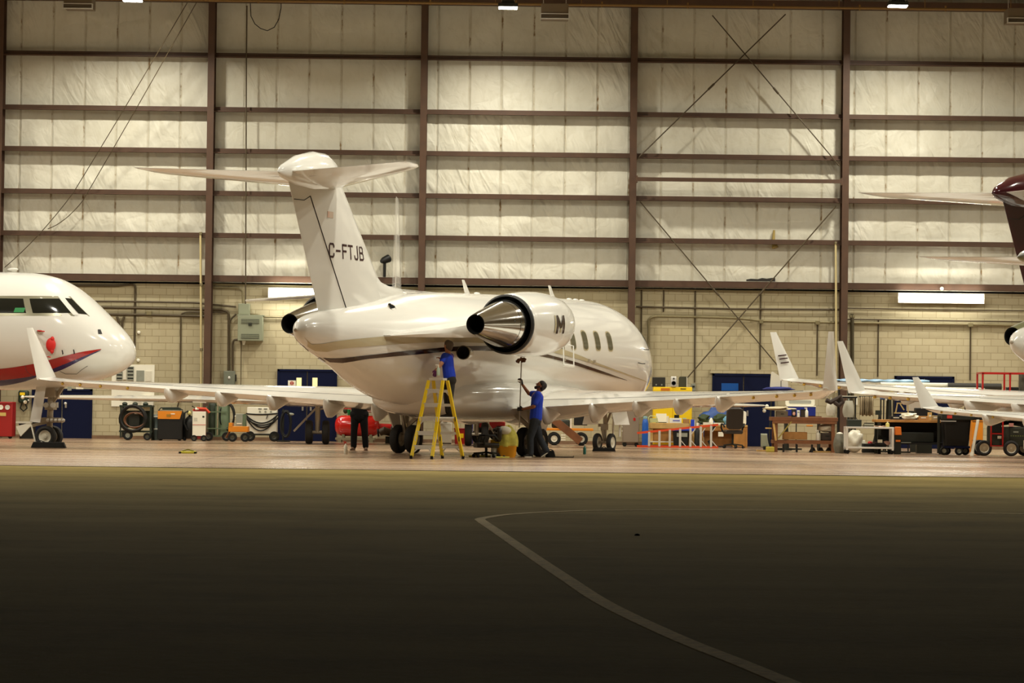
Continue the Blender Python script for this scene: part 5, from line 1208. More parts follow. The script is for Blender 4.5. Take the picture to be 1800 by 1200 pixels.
# office chairs
def office_chair(label, px, Y, rot, sc=1.0, recline=.12, headrest=True, seat_z=.46, cat='office chair', hb=.62):
    t = T('office_chair', label, cat, px, Y, rot); Ml = mat('black_leather', srgb(42, 34, 26), .4)
    MB().prism(rrect(.50, .11, .05), -.25, .25).build('seat', Ml, t, bevel=.02, loc=(0, 0, seat_z))
    R_ = Matrix.Rotation(-recline, 3, 'X')
    b = MB().prism(rrect(.48, hb, .12, cz=hb / 2), .0, .10).build('backrest', Ml, t, bevel=.03, loc=(0, .20, seat_z + .08)); b.rotation_euler = (-recline, 0, 0)
    for cz, h in ((hb * .35, hb * .42), (hb * .78, hb * .28)): MB().prism(rrect(.32, h, .06, cz=cz), -.035, .01).build('cushion', Ml, b, bevel=.02)
    for s in (-1, 1): MB().tube([(s * .27, -.10, seat_z), (s * .31, -.12, seat_z + .12), (s * .31, -.08, seat_z + .22), (s * .31, .12, seat_z + .22), (s * .27, .2, seat_z + .14)], .025, 8).build('armrest', M_blackp, t)
    MB().cyl((0, 0, .10), (0, 0, seat_z - .03), .03, 10).build('gas_lift', M_dgrey, t)
    bs = MB()
    for k in range(5): a = 2 * PI * k / 5 + .4; bs.bar((0, 0, .12), (.29 * cos(a), .29 * sin(a), .085), .05, .035)
    bb = bs.build('star_base', M_dgrey, t)
    for k in range(5): a = 2 * PI * k / 5 + .4; MB().lathe([(-.025, .03), (-.02, .038), (.02, .038), (.025, .03)], (.29 * cos(a), .29 * sin(a), .038), (-sin(a), cos(a), 0), 12).build('castor', M_black, bb)
    return t
office_chair('high-backed black leather office chair in front of the wooden desk', 1288, 78.6, rad(186), recline=.14)
# orange ladder lying on its edge
t = T('step_ladder', 'folded orange and aluminium ladder lying on its side before the pine workbench', 'ladder', 1191, 78.4, rad(0))
Lh = 1.14
for s, (z0, z1) in ((0, (.03, .03)), (1, (.40, .66))): MB().bar((-Lh, -.05, z0), (Lh, -.05, z1), .035, .06).build('side_rail', mat('ladder_orange', srgb(214, 74, 34), .4), t)
for k in range(7):
    x = -.80 + .29 * k; zt = .40 + .26 * (x + Lh) / (2 * Lh); MB().box((x, -.05, (zt + .03) / 2), (.06, .05, zt - .03)).build('rung', M_alu, t)
    if k > 2: MB().bar((x + .03, -.06, .20), (x + .16, -.06, .05), .03, .02).build('brace', M_alu, t)
    if k > 3: MB().bar((x + .03, -.06, zt - .18), (x + .12, -.06, zt - .05), .03, .02).build('brace', M_alu, t)
MB().bar((Lh - .10, -.04, .66), (Lh - .20, -.04, .50), .05, .10).build('ladder_foot', M_blackp, t); MB().bar((Lh - .16, -.04, .05), (Lh - .26, -.04, .22), .05, .10).build('ladder_foot', M_blackp, t)
lump('canvas_bag', 'dark green bag on the floor behind the lying ladder', 'bag', 1221, 80.75, 0, (.15, .14, .24), M_leaf, 17, k=.12)

# ---------------------------------------------------------------- right-hand work area
YR = 73.6
t = T('control_surface', 'white aircraft control surface standing on a blue-draped stand by the blue door', 'aircraft panel', 1368, 76.5)
zz = at(1368, 680, 76.5).z; h_ = PX(27, 76.5)
MB().prism([(-.24, 0), (.26, 0), (.25, .16), (-.17, .42), (-.21, .40)], -.03, .03).build('panel', M_offwhite, t, loc=(0, 0, zz)); MB().box((.06, -.035, zz + .14), (.014, .01, .26)).build('seam', M_gap, t); MB().bar((-.02, 0, zz + .30), (.20, 0, zz + .20), .04, .05).build('hinge', M_dgrey, t)
lump('x', 'x', 'x', 1368, 76.5, zz - .10, (.42, .18, .06), M_blue, 4, k=.1)
cl_ = [c for c in SC.objects if c.name == 'x'][0]
for c in [c for c in SC.objects if c.parent == cl_]: c.parent = t; c.location = (0, 0, zz - .11); c.name = 'blue_drape'; c.data.materials[0] = mat('drape_blue', srgb(30, 40, 110), .7)
bpy.data.objects.remove(cl_)
for x in (-.26, .28): MB().bar((x, 0, 0), (x * .7, 0, zz - .06), .04, .04).build('stand_leg', M_dgrey, t)
MB().box((0, 0, .03), (.7, .5, .06)).build('stand_base', M_dgrey, t)
# cooler on a folding table
t = T('folding_table', 'narrow dark folding table behind the brown workbench', 'table', 1410, 75.8)
zt_ = at(1410, 731, 75.8).z
MB().box((.0, 0, zt_ - .02), (1.0, .5, .04)).build('top', M_dwood, t)
for x in (-.45, .45): MB().box((x, 0, zt_ / 2), (.05, .4, zt_ - .04)).build('leg', M_dgrey, t)
t = T('cool_box', 'blue and white cool box with its lid raised behind the brown workbench', 'cool box', 1407, 75.8, z=zt_)
MB().box((0, 0, .13), (.78, .36, .26)).build('body', mat('cooler_blue', srgb(22, 40, 130), .4), t, bevel=.015); MB().box((0, 0, .265), (.80, .38, .03)).build('rim', M_wplastic, t, bevel=.008)
lid = MB().prism(rrect(.80, .20, .05, cz=.38), .16, .20).build('lid', M_wplastic, t); MB().prism(rrect(.60, .09, .03, cz=.38), .145, .165).build('lid_recess', mat('lid_grey', srgb(150, 150, 140), .5), lid)
# brown workbench
t = T('workbench', 'long brown wooden workbench with lower shelf at the right', 'workbench', 1412, YR)
zt = at(1412, 733, YR).z; Wb = PX(116, YR)
MB().box((0, 0, zt - .05), (Wb, .75, .10)).build('top', M_dwood, t, bevel=.008); MB().box((0, -.35, zt - .12), (Wb - .06, .04, .10)).build('apron', M_dwood, t)
for x in (-Wb / 2 + .12, Wb / 2 - .12):
    for y in (-.30, .30): MB().box((x, y, (zt - .1) / 2), (.09, .09, zt - .1)).build('leg', M_dwood, t)
MB().box((0, 0, .27), (Wb - .1, .68, .09)).build('lower_shelf', M_dwood, t)
MB().bar((-Wb / 2 + .18, -.34, .36), (-Wb / 2 + .52, -.34, zt - .12), .07, .03).build('brace', mat('green_wood', srgb(140, 122, 50), .6), t); MB().bar((-Wb / 2 + .05, -.34, zt - .14), (-Wb / 2 + .12, -.34, .30), .05, .03).build('brace', M_lwood, t)
MB().box((-Wb / 2 - .06, -.1, zt - .30), (.14, .3, .03)).build('side_tray', M_lwood, t)
for x in (-.55, -.2, .2): MB().box((x, -.30, .10), (.05, .05, .22)).build('support_post', M_blackp, t)
ZW = zt
t = T('cardboard_box', 'open cardboard carton on the lower shelf of the brown workbench', 'box', 1397, YR + .03, z=.32); f = MB(); f.box((0, 0, .02), (.60, .4, .02)); f.box((0, -.2, .11), (.60, .02, .20)); f.box((0, .2, .11), (.60, .02, .20)); f.box((-.3, 0, .11), (.02, .4, .20)); f.box((.3, 0, .11), (.02, .4, .20)); f.build('carton', M_card, t)
bottle('spray_bottle', 'white spray bottle on the lower shelf of the brown workbench', 1438, YR - .2, .27, .055, M_wplastic, M_wplastic, z=.318, spray=True)
t = T('brush_head', 'orange-topped brush hanging under the brown workbench top', 'brush', 1423, YR - .36, z=zt - .32); MB().box((0, 0, .10), (.17, .06, .05)).build('head', mat('brush_orange', srgb(196, 130, 50), .6), t, bevel=.015); MB().cyl((.0, 0, .11), (0, 0, .16), .012, 6).build('hook', M_steel, t)
lump('plastic_sheet', 'folded white plastic sheet over a dark box on the lower shelf', 'plastic sheet', 1452, YR - .05, .53, (.22, .2, .11), M_plastic_film, 21, k=.2)
t = T('storage_box', 'dark box on the lower shelf under the white plastic sheet', 'box', 1453, YR - .05, z=.318); MB().box((0, 0, .10), (.28, .35, .20)).build('body', mat('dark_brown_box', srgb(52, 40, 28), .6), t, bevel=.01); MB().box((0, -.18, .12), (.1, .012, .03)).build('handle', M_dgrey, t)
bottle('spray_bottle', 'tall white spray bottle on the brown workbench before the cool box', 1417.5, YR - .22, .25, .045, M_wplastic, M_wplastic, z=ZW, spray=True)
t = T('thermos_jug', 'white carton beside a dark canister on the brown workbench', 'carton', 1403, YR - .2, z=ZW); MB().box((0, 0, .09), (.07, .07, .18)).build('carton', M_wplastic, t, bevel=.005); MB().box((0, -.037, .13), (.05, .004, .03)).build('print', M_grey, t)
t = T('dark_canister', 'brown-black canister on the brown workbench between white bottles', 'canister', 1411, YR - .2, z=ZW); MB().lathe([(0, .065), (.18, .065), (.20, .05)], (0, 0, 0), (0, 0, 1), 16).build('body', mat('brown_black', srgb(44, 32, 22), .5), t); MB().lathe([(0, .068), (.03, .068)], (0, 0, .18), (0, 0, 1), 16).build('lid', M_blackp, t)
t = T('polish_can', 'black can with a pink picture at the left on the brown workbench', 'can', 1395, YR - .2, z=ZW); MB().lathe([(0, .06), (.19, .06), (.21, .05)], (0, 0, 0), (0, 0, 1), 16).build('body', M_blackp, t); MB().ball((0, -.058, .09), (.035, .006, .05), 8).build('pink_print', mat('pink_print', srgb(206, 150, 130), .6), t)
lump('cloth_heap', 'pale rag heap spread on the left end of the brown workbench', 'rags', 1366, YR + .1, ZW + .17, (.36, .2, .05), mat('rag_beige', srgb(190, 178, 146), .9), 31)
t = T('storage_box', 'low brown box under the rags on the brown workbench', 'box', 1374, YR + .1, z=ZW); MB().box((0, 0, .08), (.30, .3, .16)).build('body', mat('box_brown_grey', srgb(96, 82, 60), .7), t, bevel=.008); MB().box((0, -.152, .08), (.08, .006, .02)).build('handle_slot', M_dgrey, t)
for k, (px, hh, lb) in enumerate(((1383.5, 58, 'left'), (1399.5, 50, 'right'))):
    t = T('clamp_stand', lb + ' thin black clamp rod rising behind the cool box', 'stand', px, 77.3); hz = at(px, 697, 77.3).z
    MB().cyl((0, 0, 0), (0, 0, hz), .016, 8).build('rod', M_blackp, t); MB().box((0, 0, .02), (.3, .3, .04)).build('base', M_dgrey, t)
    if k: MB().box((.02, 0, hz), (.12, .04, .03)).build('clamp_bar', M_blackp, t)
# pail and board by the left end of the brown bench
t = T('bent_panel', 'pale curved plastic guard leaning against the left end of the brown workbench', 'panel', 1344, 75.2)
def fn(u, v): return (-.10 + .18 * u + .10 * (1 - v) ** 2 * u, .10 * sin(u * 2), .10 + .36 * v - .10 * u * (1 - v))
MB().grid(fn, 6, 8).build('guard', mat('translucent_grey_green', srgb(150, 152, 128), .4), t, solid=.012); MB().box((.05, .02, .06), (.16, .08, .12)).build('foot', M_dgrey, t)
t = T('sponge_block', 'yellow-green foam block on the floor by the brown workbench leg', 'foam block', 1354, 73.2); MB().box((0, 0, .07), (.19, .2, .14), Matrix.Rotation(.2, 3, 'Z')).build('block', mat('yellow_green_foam', srgb(178, 160, 62), .9), t, bevel=.02)
for k, (px, w_, lb, yy) in enumerate(((1342, .36, 'short pale wooden plank on the floor left of the brown workbench', 74.0), (1449, .62, 'pale wooden plank on the floor under the brown workbench', 73.4))):
    t = tag(MB().box((gx(px, yy), yy, .02), (w_, .09, .04)).build('wooden_plank', M_lwood, bevel=.004), lb, 'plank')
for k, px in enumerate((1429, 1443, 1457)):
    t = T('rubber_chock', ['first', 'second', 'third'][k] + ' of three small dark chocks under the brown workbench, from the left', 'chock', px, YR - .1, 0, 'small chocks under the brown workbench'); MB().prism([(-.10, 0), (.10, 0), (.03, .13), (-.03, .13)], -.08, .08).build('block', M_black, t, bevel=.008)
# stand with hanging bags
t = T('garment_rack', 'black rack with shelf and hanging rods behind the white cart', 'rack', 1490, 75.2)
zr = at(1490, 698, 75.2).z
for px in (1474, 1503): MB().cyl(((px - 1490) * 75.2 / 4900, 0, 0), ((px - 1490) * 75.2 / 4900, 0, zr + (.45 if px == 1474 else 0)), .022, 8).build('post', M_blackp, t)
MB().box((.0, 0, zr), (.48, .2, .04)).build('shelf', M_blackp, t); MB().box((0, 0, .03), (.5, .4, .06)).build('base', M_dgrey, t); MB().box((.02, -.02, zr + .03), (.40, .16, .02)).build('shelf_liner', M_offwhite, t); MB().box((.23, -.08, zr - .10), (.04, .03, .2)).build('white_strap', M_wplastic, t)
t = T('safety_harness', 'dark brown harness bundle on top of the black rack', 'harness', 1470, 74.75); zq = at(1470, 703, 74.75).z
MB().tube([(-.28, 0, zq), (-.16, .02, zq - .06), (0, 0, zq + .02), (.10, 0, zq + .10), (.16, 0, zq - .05), (.06, -.04, zq - .14), (-.05, 0, zq - .06)], .065, 8).build('straps', mat('dark_brown_leather', srgb(52, 38, 28), .7), t); MB().cyl((.04, .02, 0), (.04, .02, zq), .02, 8).build('post', M_blackp, t); MB().box((.04, .02, .02), (.24, .24, .04)).build('base', M_dgrey, t)
def hangbag(label, px0, px1, py0, py1, Y, m_, sd, nm='plastic_bag', cat='bag'):
    a, b = at(px0, py1, Y), at(px1, py0, Y); t = thing(nm, label, cat, ((a.x + b.x) / 2, Y, a.z)); W, H = b.x - a.x, b.z - a.z; r = random.Random(sd); ph = [r.uniform(0, 6) for _ in range(4)]
    def fn(u, v):
        a_ = 2 * PI * u; k = (.55 + .45 * sin(PI * min(1, .15 + v * .8))) * (1 + .08 * sin(3 * a_ + ph[0] + 4 * v) + .06 * sin(5 * a_ + ph[1]))
        return (W / 2 * k * cos(a_), .10 * k * sin(a_), H * v)
    MB().grid(fn, 28, 12).build('bag', m_, t, angle=80); MB().cyl((0, 0, H * .98), (0, .05, H + .05), .012, 6).build('tie', M_grey, t); return t
hangbag('white plastic bag hanging left on the black rack', 1452, 1470, 702, 730, 75.3, M_plastic_film, 2)
hangbag('grey-white plastic bag hanging in the middle of the black rack', 1482, 1502, 704, 733, 75.0, mat('grey_film', srgb(176, 172, 154), .35), 5)
t = T('rag_bin_bag', 'large grey plastic sack on the floor at the right end of the brown workbench', 'sack', 1476, 72.6)
def fn(u, v): 
    a_ = 2 * PI * u; k = (.75 + .35 * sin(PI * min(1, v * .9 + .1))) * (1 + .07 * sin(4 * a_ + 5 * v) + .05 * sin(7 * a_ + 1)); return (.14 * k * cos(a_), .13 * k * sin(a_), .50 * v + .002)
MB().grid(fn, 28, 12).build('sack', mat('grey_sack', srgb(112, 110, 96), .4, noise=.3, nscale=9), t, angle=80); MB().ball((0, 0, .50), (.09, .08, .05), 10).build('knot', M_plastic_film, t)
lump('plastic_sheet', 'bundle of clear plastic sheeting standing behind the white cart', 'plastic sheet', 1502, 73.6, 0, (.23, .18, .30), M_plastic_film, 41, k=.2)
t = T('mop_curtain', 'pale brown stringy curtain hanging under the big winglet wing', 'curtain', 1523, 75.6); a, b = at(1512, 730, 75.6), at(1536, 697, 75.6); W, H = b.x - a.x, b.z - a.z
def fn(u, v): return (-W / 2 + W * u, .05 * sin(u * 40) + .03 * sin(u * 17 + 2), a.z + H * v + (.02 * sin(u * 23) if v == 0 else 0))
MB().grid(fn, 60, 3).build('curtain', mat('curtain_beige', srgb(158, 142, 112), .9), t, solid=.01); MB().cyl((-W / 2 - .03, 0, b.z), (W / 2 + .25, 0, b.z), .015, 8).build('rail', M_dgrey, t)
MB().cyl((W / 2 + .2, 0, 0), (W / 2 + .2, 0, b.z), .02, 8).build('post', M_blackp, t); MB().box((W / 2 + .2, 0, .02), (.3, .3, .04)).build('base', M_dgrey, t)
# dark work bench with things
t = T('workbench', 'dark workbench with a pale wooden top under the right-hand wings', 'workbench', 1598, 72.8)
zt = at(1598, 737.5, 72.8).z; Wb = PX(124, 72.8)
MB().box((0, 0, zt - .035), (Wb, .8, .07)).build('top', M_wood, t, bevel=.008)
for x in (-Wb / 2 + .1, Wb / 2 - .05):
    for y in (-.33, .33): MB().box((x, y, (zt - .07) / 2), (.08, .08, zt - .07)).build('leg', M_dgrey, t)
MB().box((0, 0, .28), (Wb - .1, .7, .05)).build('lower_shelf', M_blackp, t); MB().box((0.05, .36, .58), (Wb - .2, .03, .56)).build('back_panel', M_blackp, t); MB().box((.1, .0, .44), (Wb * .55, .5, .26)).build('dark_chest', mat('chest_dark_green', srgb(26, 30, 22), .5), t, bevel=.015)
MB().box((-.25, -.36, .30), (.5, .04, .02)).build('grey_slat', M_grey, t)
ZK = zt
for px, w_, h_, d_, m_, lb, nm in ((1634, .10, .20, .1, M_lwood, 'small pale wooden block standing on the dark workbench', 'wooden_block'), (1622, .26, .10, .2, M_card, 'low cardboard carton on the dark workbench', 'cardboard_box'), (1574, .30, .09, .25, M_blackp, 'flat black case on the left part of the dark workbench', 'flat_case'), (1643, .18, .12, .2, mat('tan_box', srgb(150, 128, 88), .7), 'tan box at the right end of the dark workbench', 'tan_box')):
    t = T(nm, lb, 'box', px, 72.6, z=ZK); MB().box((0, 0, h_ / 2), (w_, d_, h_)).build('body', m_, t, bevel=.008); MB().box((0, -d_ / 2 - .003, h_ * .55), (w_ * .5, .005, h_ * .25)).build('label', M_offwhite, t)
lump('plastic_sheet', 'crumpled white paper heap on the dark workbench', 'paper heap', 1597, 72.5, ZK, (.20, .14, .09), M_paper, 51)
t = T('metal_frame_rack', 'small tan frame with a tool hanging behind the dark workbench', 'rack', 1585, 74.2); zz = at(1585, 727, 74.2).z
f = MB(); f.box((0, 0, zz + .02), (.40, .25, .03)); f.bar((-.17, 0, zz), (-.12, 0, zz + .28), .03, .03); f.bar((.17, 0, zz), (.15, 0, zz + .28), .03, .03); f.bar((-.14, 0, zz + .28), (.17, 0, zz + .28), .04, .03); f.bar((-.05, 0, zz + .26), (.06, 0, zz + .1), .03, .03); f.build('frame', mat('tan_metal', srgb(176, 150, 96), .5), t)
for x in (-.18, .18): MB().cyl((x, .05, 0), (x, .05, zz), .018, 8).build('post', M_blackp, t)
MB().box((0, .05, .02), (.45, .3, .04)).build('base', M_dgrey, t)
for k, (px, lb) in enumerate(((1553, 'thin black post left of the tan frame under the right wings'), (1570, 'thin black post beside the tan frame under the right wings'))):
    t = T('display_post', lb, 'post', px, 75.0); hz = at(px, 700, 75.0).z; MB().cyl((0, 0, 0), (0, 0, hz), .018, 8).build('rod', M_blackp, t); MB().box((0, 0, .02), (.25, .25, .04)).build('base', M_dgrey, t)
    if k == 0: MB().ball((-.02, 0, hz), (.09, .05, .04), 10).build('blue_cap', mat('dull_blue', srgb(70, 92, 130), .5), t); MB().ball((.06, -.02, hz - .02), (.03, .03, .05), 8).build('white_grip', M_wplastic, t)
t = T('grey_panel', 'large pale grey panel leaning behind the dark workbench', 'panel', 1616, 75.4); a, b = at(1594, 722, 75.4), at(1640, 706, 75.4); MB().box((0, 0, (a.z + b.z) / 2), (b.x - a.x, .04, b.z - a.z)).build('panel', mat('pale_pinkish_panel', srgb(180, 168, 150), .6), t); MB().box((0, .0, a.z / 2 - .0), (.5, .04, a.z)).build('support', M_dgrey, t)
t = T('equipment_case', 'black equipment case standing behind the dark workbench', 'case', 1624, 74.0); a, b = at(1608, 737, 74.0), at(1641, 717, 74.0); MB().box((0, 0, (a.z + b.z) / 2), (b.x - a.x, .3, b.z - a.z)).build('body', M_blackp, t, bevel=.015); MB().box((0, .0, a.z / 2), (.40, .26, a.z)).build('pedestal', M_dgrey, t)
# white cart with shelves, orange box
t = T('utility_cart', 'white metal utility cart with two shelves on castors', 'cart', 1527, 72.1); Wc = PX(84, 72.1)
zt = at(1527, 750, 72.1).z
MB().box((0, 0, zt - .02), (Wc, .55, .045)).build('top_shelf', M_white, t, bevel=.006); MB().box((0, 0, .16), (Wc, .55, .045)).build('lower_shelf', M_white, t, bevel=.006)
for x in (-Wc / 2 + .03, Wc / 2 - .03):
    for y in (-.25, .25): MB().box((x, y, (zt + .10) / 2), (.055, .055, zt - .10)).build('leg', M_white, t)
for x in (-Wc / 2 + .05, Wc / 2 - .05):
    for y in (-.23, .23): castor(t, x, y, .05)
t = T('tool_box', 'dark green tool box on the white utility cart', 'tool box', 1501, 72.2, z=zt + .003); MB().box((0, 0, .09), (.36, .3, .18)).build('body', mat('dark_green_case', srgb(30, 36, 26), .5), t, bevel=.012); MB().tube([(-.08, 0, .18), (-.06, 0, .22), (.06, 0, .22), (.08, 0, .18)], .012, 6).build('handle', M_blackp, t)
t = T('tray_stack', 'low stack of grey trays in the middle of the white utility cart', 'trays', 1526, 72.2, z=zt + .003); 
for k in range(3): MB().box((0.01 * k, 0, .02 + .035 * k), (.27 - .02 * k, .22, .025)).build('tray', M_grey if k % 2 else M_dgrey, t)
t = T('cleaning_cloth', 'pinkish cloth laid flat on the right of the white utility cart', 'cloth', 1546, 72.1, z=zt + .003); MB().grid(lambda u, v: (-.15 + .3 * u, -.12 + .24 * v, .012 + .012 * sin(u * 9) * cos(v * 7)), 10, 8).build('cloth', mat('pink_cloth', srgb(206, 168, 140), .9), t, solid=.01)
bottle('detergent_bottle', 'pale yellow bottle at the right end of the white utility cart', 1560, 72.1, .14, .05, mat('pale_yellow_plastic', srgb(206, 196, 112), .5), M_wplastic, z=zt + .003)
t = T('cleaning_rag', 'rolled black and pink rags on the lower shelf of the white cart', 'rags', 1550, 72.1, z=.185); MB().ball((0, 0, .07), (.18, .15, .07), 12).build('dark_rag', mat('black_rag', srgb(24, 22, 20), .9), t); MB().ball((.12, -.04, .10), (.10, .1, .06), 12).build('pink_rag', mat('pink_rag', srgb(190, 150, 134), .9), t); MB().box((-.06, -.12, .15), (.12, .012, .08)).build('white_card', M_paper, t)
t = T('red_reel', 'black box with a red cap behind the white utility cart', 'box', 1526, 73.3); MB().box((0, 0, .13), (.30, .3, .24)).build('body', M_blackp, t, bevel=.01); MB().ball((.05, -.05, .27), (.07, .07, .05), 10).build('red_cap', M_red, t)
t = T('orange_canister', 'orange box stand at the right end of the white utility cart', 'box', 1578, 72.0); MB().prism([(-.08, .50), (.09, .50), (.07, .71), (-.07, .71)], -.1, .1).build('orange_box', mat('bright_orange', srgb(226, 118, 30), .5), t, bevel=.01); MB().box((0, .02, .25), (.16, .2, .5)).build('stand', M_dgrey, t); MB().box((0, -.085, .35), (.12, .012, .05)).build('orange_strip', mat('bright_orange', srgb(226, 118, 30), .5), t)
t = T('tripod_stand', 'dark tripod legs standing behind the white utility cart', 'tripod', 1545, 74.4)
for k in range(3): a = 2 * PI * k / 3 + .5; MB().bar((.22 * cos(a), .22 * sin(a), 0), (0, 0, .95), .03, .03).build('leg', M_dgrey, t)
MB().cyl((0, 0, .9), (0, 0, at(1545, 722, 74.4).z), .02, 8).build('post', M_blackp, t); MB().box((-.02, -.02, at(1545, 725, 74.4).z), (.16, .10, .12)).build('meter_box', mat('dark_green_case', srgb(30, 36, 26), .5), t)
# wheeled dark grey refuse container with red label
t = T('wheeled_bin', 'dark grey wheeled refuse bin with a small red label at the right', 'bin', 1680, 71.9)
zt = at(1683, 727, 71.9).z
MB().loft([[(x, y, z) for x, y in rrect(w_, d_, .05)] for w_, d_, z in ((.60, .5, .24), (.70, .62, zt - .12), (.80, .70, zt - .10), (.80, .70, zt))]).build('body', M_blackp, t); MB().box((0, -.0, zt - .08), (.84, .74, .16)).build('rim', M_dgrey, t, bevel=.02)
MB().box((-.22, -.375, zt - .08), (.13, .012, .08)).build('red_label', mat('label_red', srgb(196, 52, 40), .5), t); MB().box((-.25, -.37, zt - .19), (.40, .02, .02)).build('pale_edge', M_alu, t)
MB().box((-.46, -.1, .52), (.05, .1, .95)).build('corner_post', M_dgrey, t); MB().box((0, 0, .21), (.66, .55, .05)).build('base_frame', M_blue, t)
for x, y in ((-.33, -.2), (.05, -.24), (-.2, .2), (.28, .2)): tyrew(t, x, y, .11, .06, mr=M_grey)
# yellow bin behind the lift
t = T('yellow_locker', 'tall orange-yellow locker between the dark bin and the red lift', 'locker', 1716, 74.4)
MB().box((0, 0, .62), (.30, .4, 1.2)).build('body', M_orange, t, bevel=.015)
for z in (.86, .36): MB().box((0, -.205, z), (.28, .01, .012)).build('gap', M_gap, t)
MB().box((-.1, -.2, .92), (.2, .03, .03)).build('white_rail', M_wplastic, t)
t = T('step_board', 'pale board leaning against the left end of the scissor lift', 'board', 1716, 70.75); MB().bar((-.10, 0, .04), (.10, .34, .92), .07, .03).build('board', M_offwhite, t); MB().bar((-.105, -.015, .0), (-.09, .015, .10), .09, .05).build('foot', M_wplastic, t)
# scissor lift
t = T('scissor_lift', 'dark scissor lift with a red guard rail and red ladder at the right edge', 'work platform', 1772, 71.6); Wl = 1.7
Mlift = mat('lift_dark_olive', srgb(44, 46, 36), .45)
z0 = at(1760, 731, 71.6).z; z1 = at(1760, 656, 71.6).z
MB().box((.16, .1, .50), (Wl - .45, .8, .50)).build('chassis', Mlift, t, bevel=.02)
MB().box((.05, .1, z0 - .06), (Wl, .85, .10)).build('deck', M_blackp, t); tb = MB().box((.05, -.33, z0 + .04), (Wl, .03, .14)).build('toe_board', M_red, t)
for x, w_ in ((-.62, .12), (-.36, .30), (-.08, .12)): MB().box((x, -.35, z0 + .04), (w_, .012, .08)).build('white_label', M_wplastic, tb)
def rail(a, b, nm='guard_rail'): MB().bar(a, b, .045, .045).build(nm, M_red, t)
for y in (-.33, .5):
    for x in (-.72, -.02, .80): rail((x, y, z0), (x, y, z1), 'rail_post')
    rail((-.74, y, z1), (.82, y, z1)); rail((-.74, y, z0 + .55), (.82, y, z0 + .55))
for x in (-.72, .80): rail((x, -.33, z1), (x, .5, z1)); rail((x, -.33, z0 + .55), (x, .5, z0 + .55))
MB().box((.06, -.2, z0 + .62), (.3, .25, .25)).build('control_box', M_blackp, t, bevel=.02); MB().ball((-.60, -.30, z0 + .62), (.12, .06, .07), 10).build('dark_pouch', M_blackp, t)
MB().box((.42, 0, z1 - .35), (.28, .3, .75)).build('grey_bag', mat('dark_olive_bag', srgb(70, 66, 50), .7), t, bevel=.04)
sc_ = MB()
for k in range(2):
    for s in (-1, 1): sc_.bar((-.5 * s, -.1 + .3 * k, .78), (.5 * s, -.1 + .3 * k, z0 - .1), .05, .09)
sc_.build('scissor_arms', mat('arm_black', srgb(30, 30, 24), .5), t)
for x in (-.50, -.20): MB().box((x, -.36, .58), (.035, .035, .68)).build('ladder_rail', M_red, t)
for z in (.26, .57, .90): MB().box((-.35, -.36, z), (.30, .03, .03)).build('ladder_rung', M_red, t)
MB().box((-.35, -.33, .74), (.24, .02, .24)).build('black_panel', M_blackp, t); MB().box((-.28, -.345, .48), (.10, .012, .07)).build('white_plate', M_wplastic, t); MB().ball((-.36, -.38, .86), .03, 8).build('small_lamp', M_wplastic, t)
sd_ = MB().box((.35, -.31, .50), (.72, .03, .46)).build('side_cover', Mlift, t, bevel=.01)
MB().box((.02, -.335, .80), (.12, .012, .09)).build('pink_sticker', mat('pink_sticker', srgb(190, 130, 120), .5), sd_); MB().box((.14, -.335, .62), (.13, .008, .035)).build('white_lettering_block', M_grey, sd_)
for k in range(8): MB().box((.02 + .06 * k, -.335, .52), (.03, .008, .02)).build('green_dash', mat('dull_green_print', srgb(112, 120, 60), .5), sd_)
MB().box((.36, -.335, .30), (.05, .01, .22)).build('white_strip', M_offwhite, sd_)
for x, y in ((-.66, -.26), (.02, -.34), (-.66, .46), (.5, .46)): wheel(t, (x, y, .20), .20, .15, (0, 1, 0), .62)
# rolls and tubes resting on trestles behind the right wings
def trestle(px, Y, h, label):
    t = T('trestle', label, 'trestle', px, Y)
    for s in (-1, 1): MB().bar((s * .05, -.3, 0), (0, -.25, h - .04), .05, .04).build('leg', M_dgrey, t); MB().bar((s * .05, .3, 0), (0, .25, h - .04), .05, .04).build('leg', M_dgrey, t)
    MB().box((0, 0, h - .03), (.08, .8, .06)).build('beam', M_dgrey, t)
YT = 77.4; hT = at(1640, 688, YT).z
trestle(1562, YT, hT, 'dark trestle under the left end of the long white tubes'); trestle(1700, YT, hT, 'dark trestle under the right end of the long white tubes')
def tube_thing(name, label, px0, px1, py, Y, r, m_, dy=0, n=16):
    a, b = at(px0, py, Y), at(px1, py, Y); t = thing(name, label, 'roll', ((a.x + b.x) / 2, Y, a.z)); L = b.x - a.x
    MB().lathe([(-L / 2, r * .6), (-L / 2, r), (L / 2, r), (L / 2, r * .6)], (0, 0, 0), (1, 0, 0), n).build('roll', m_, t); MB().lathe([(L / 2 - .02, r * .55), (L / 2 + .006, r * .5), (L / 2 + .006, .01)], (0, 0, 0), (1, 0, 0), 12).build('core', M_dgrey, t)
    return t
tube_thing('carpet_roll', 'long black roll lying behind the red guard rail of the lift', 1666, 1760, 679, YT - .1, .10, mat('black_roll', srgb(40, 36, 26), .6))
tube_thing('white_tube', 'upper long white tube lying behind the small winglet', 1548, 1667, 675, YT - .05, .055, M_wplastic); 
tube_thing('white_tube', 'lower long white tube lying behind the small winglet', 1542, 1724, 682.5, YT - .3, .055, M_wplastic)
t = T('grey_foam_slab', 'long grey slab lying on the trestles below the white tubes', 'slab', 1635, YT); MB().box((0, -.1, hT + .055), (PX(184, YT), .5, .11)).build('slab', mat('slab_grey', srgb(176, 172, 156), .7), t, bevel=.01)
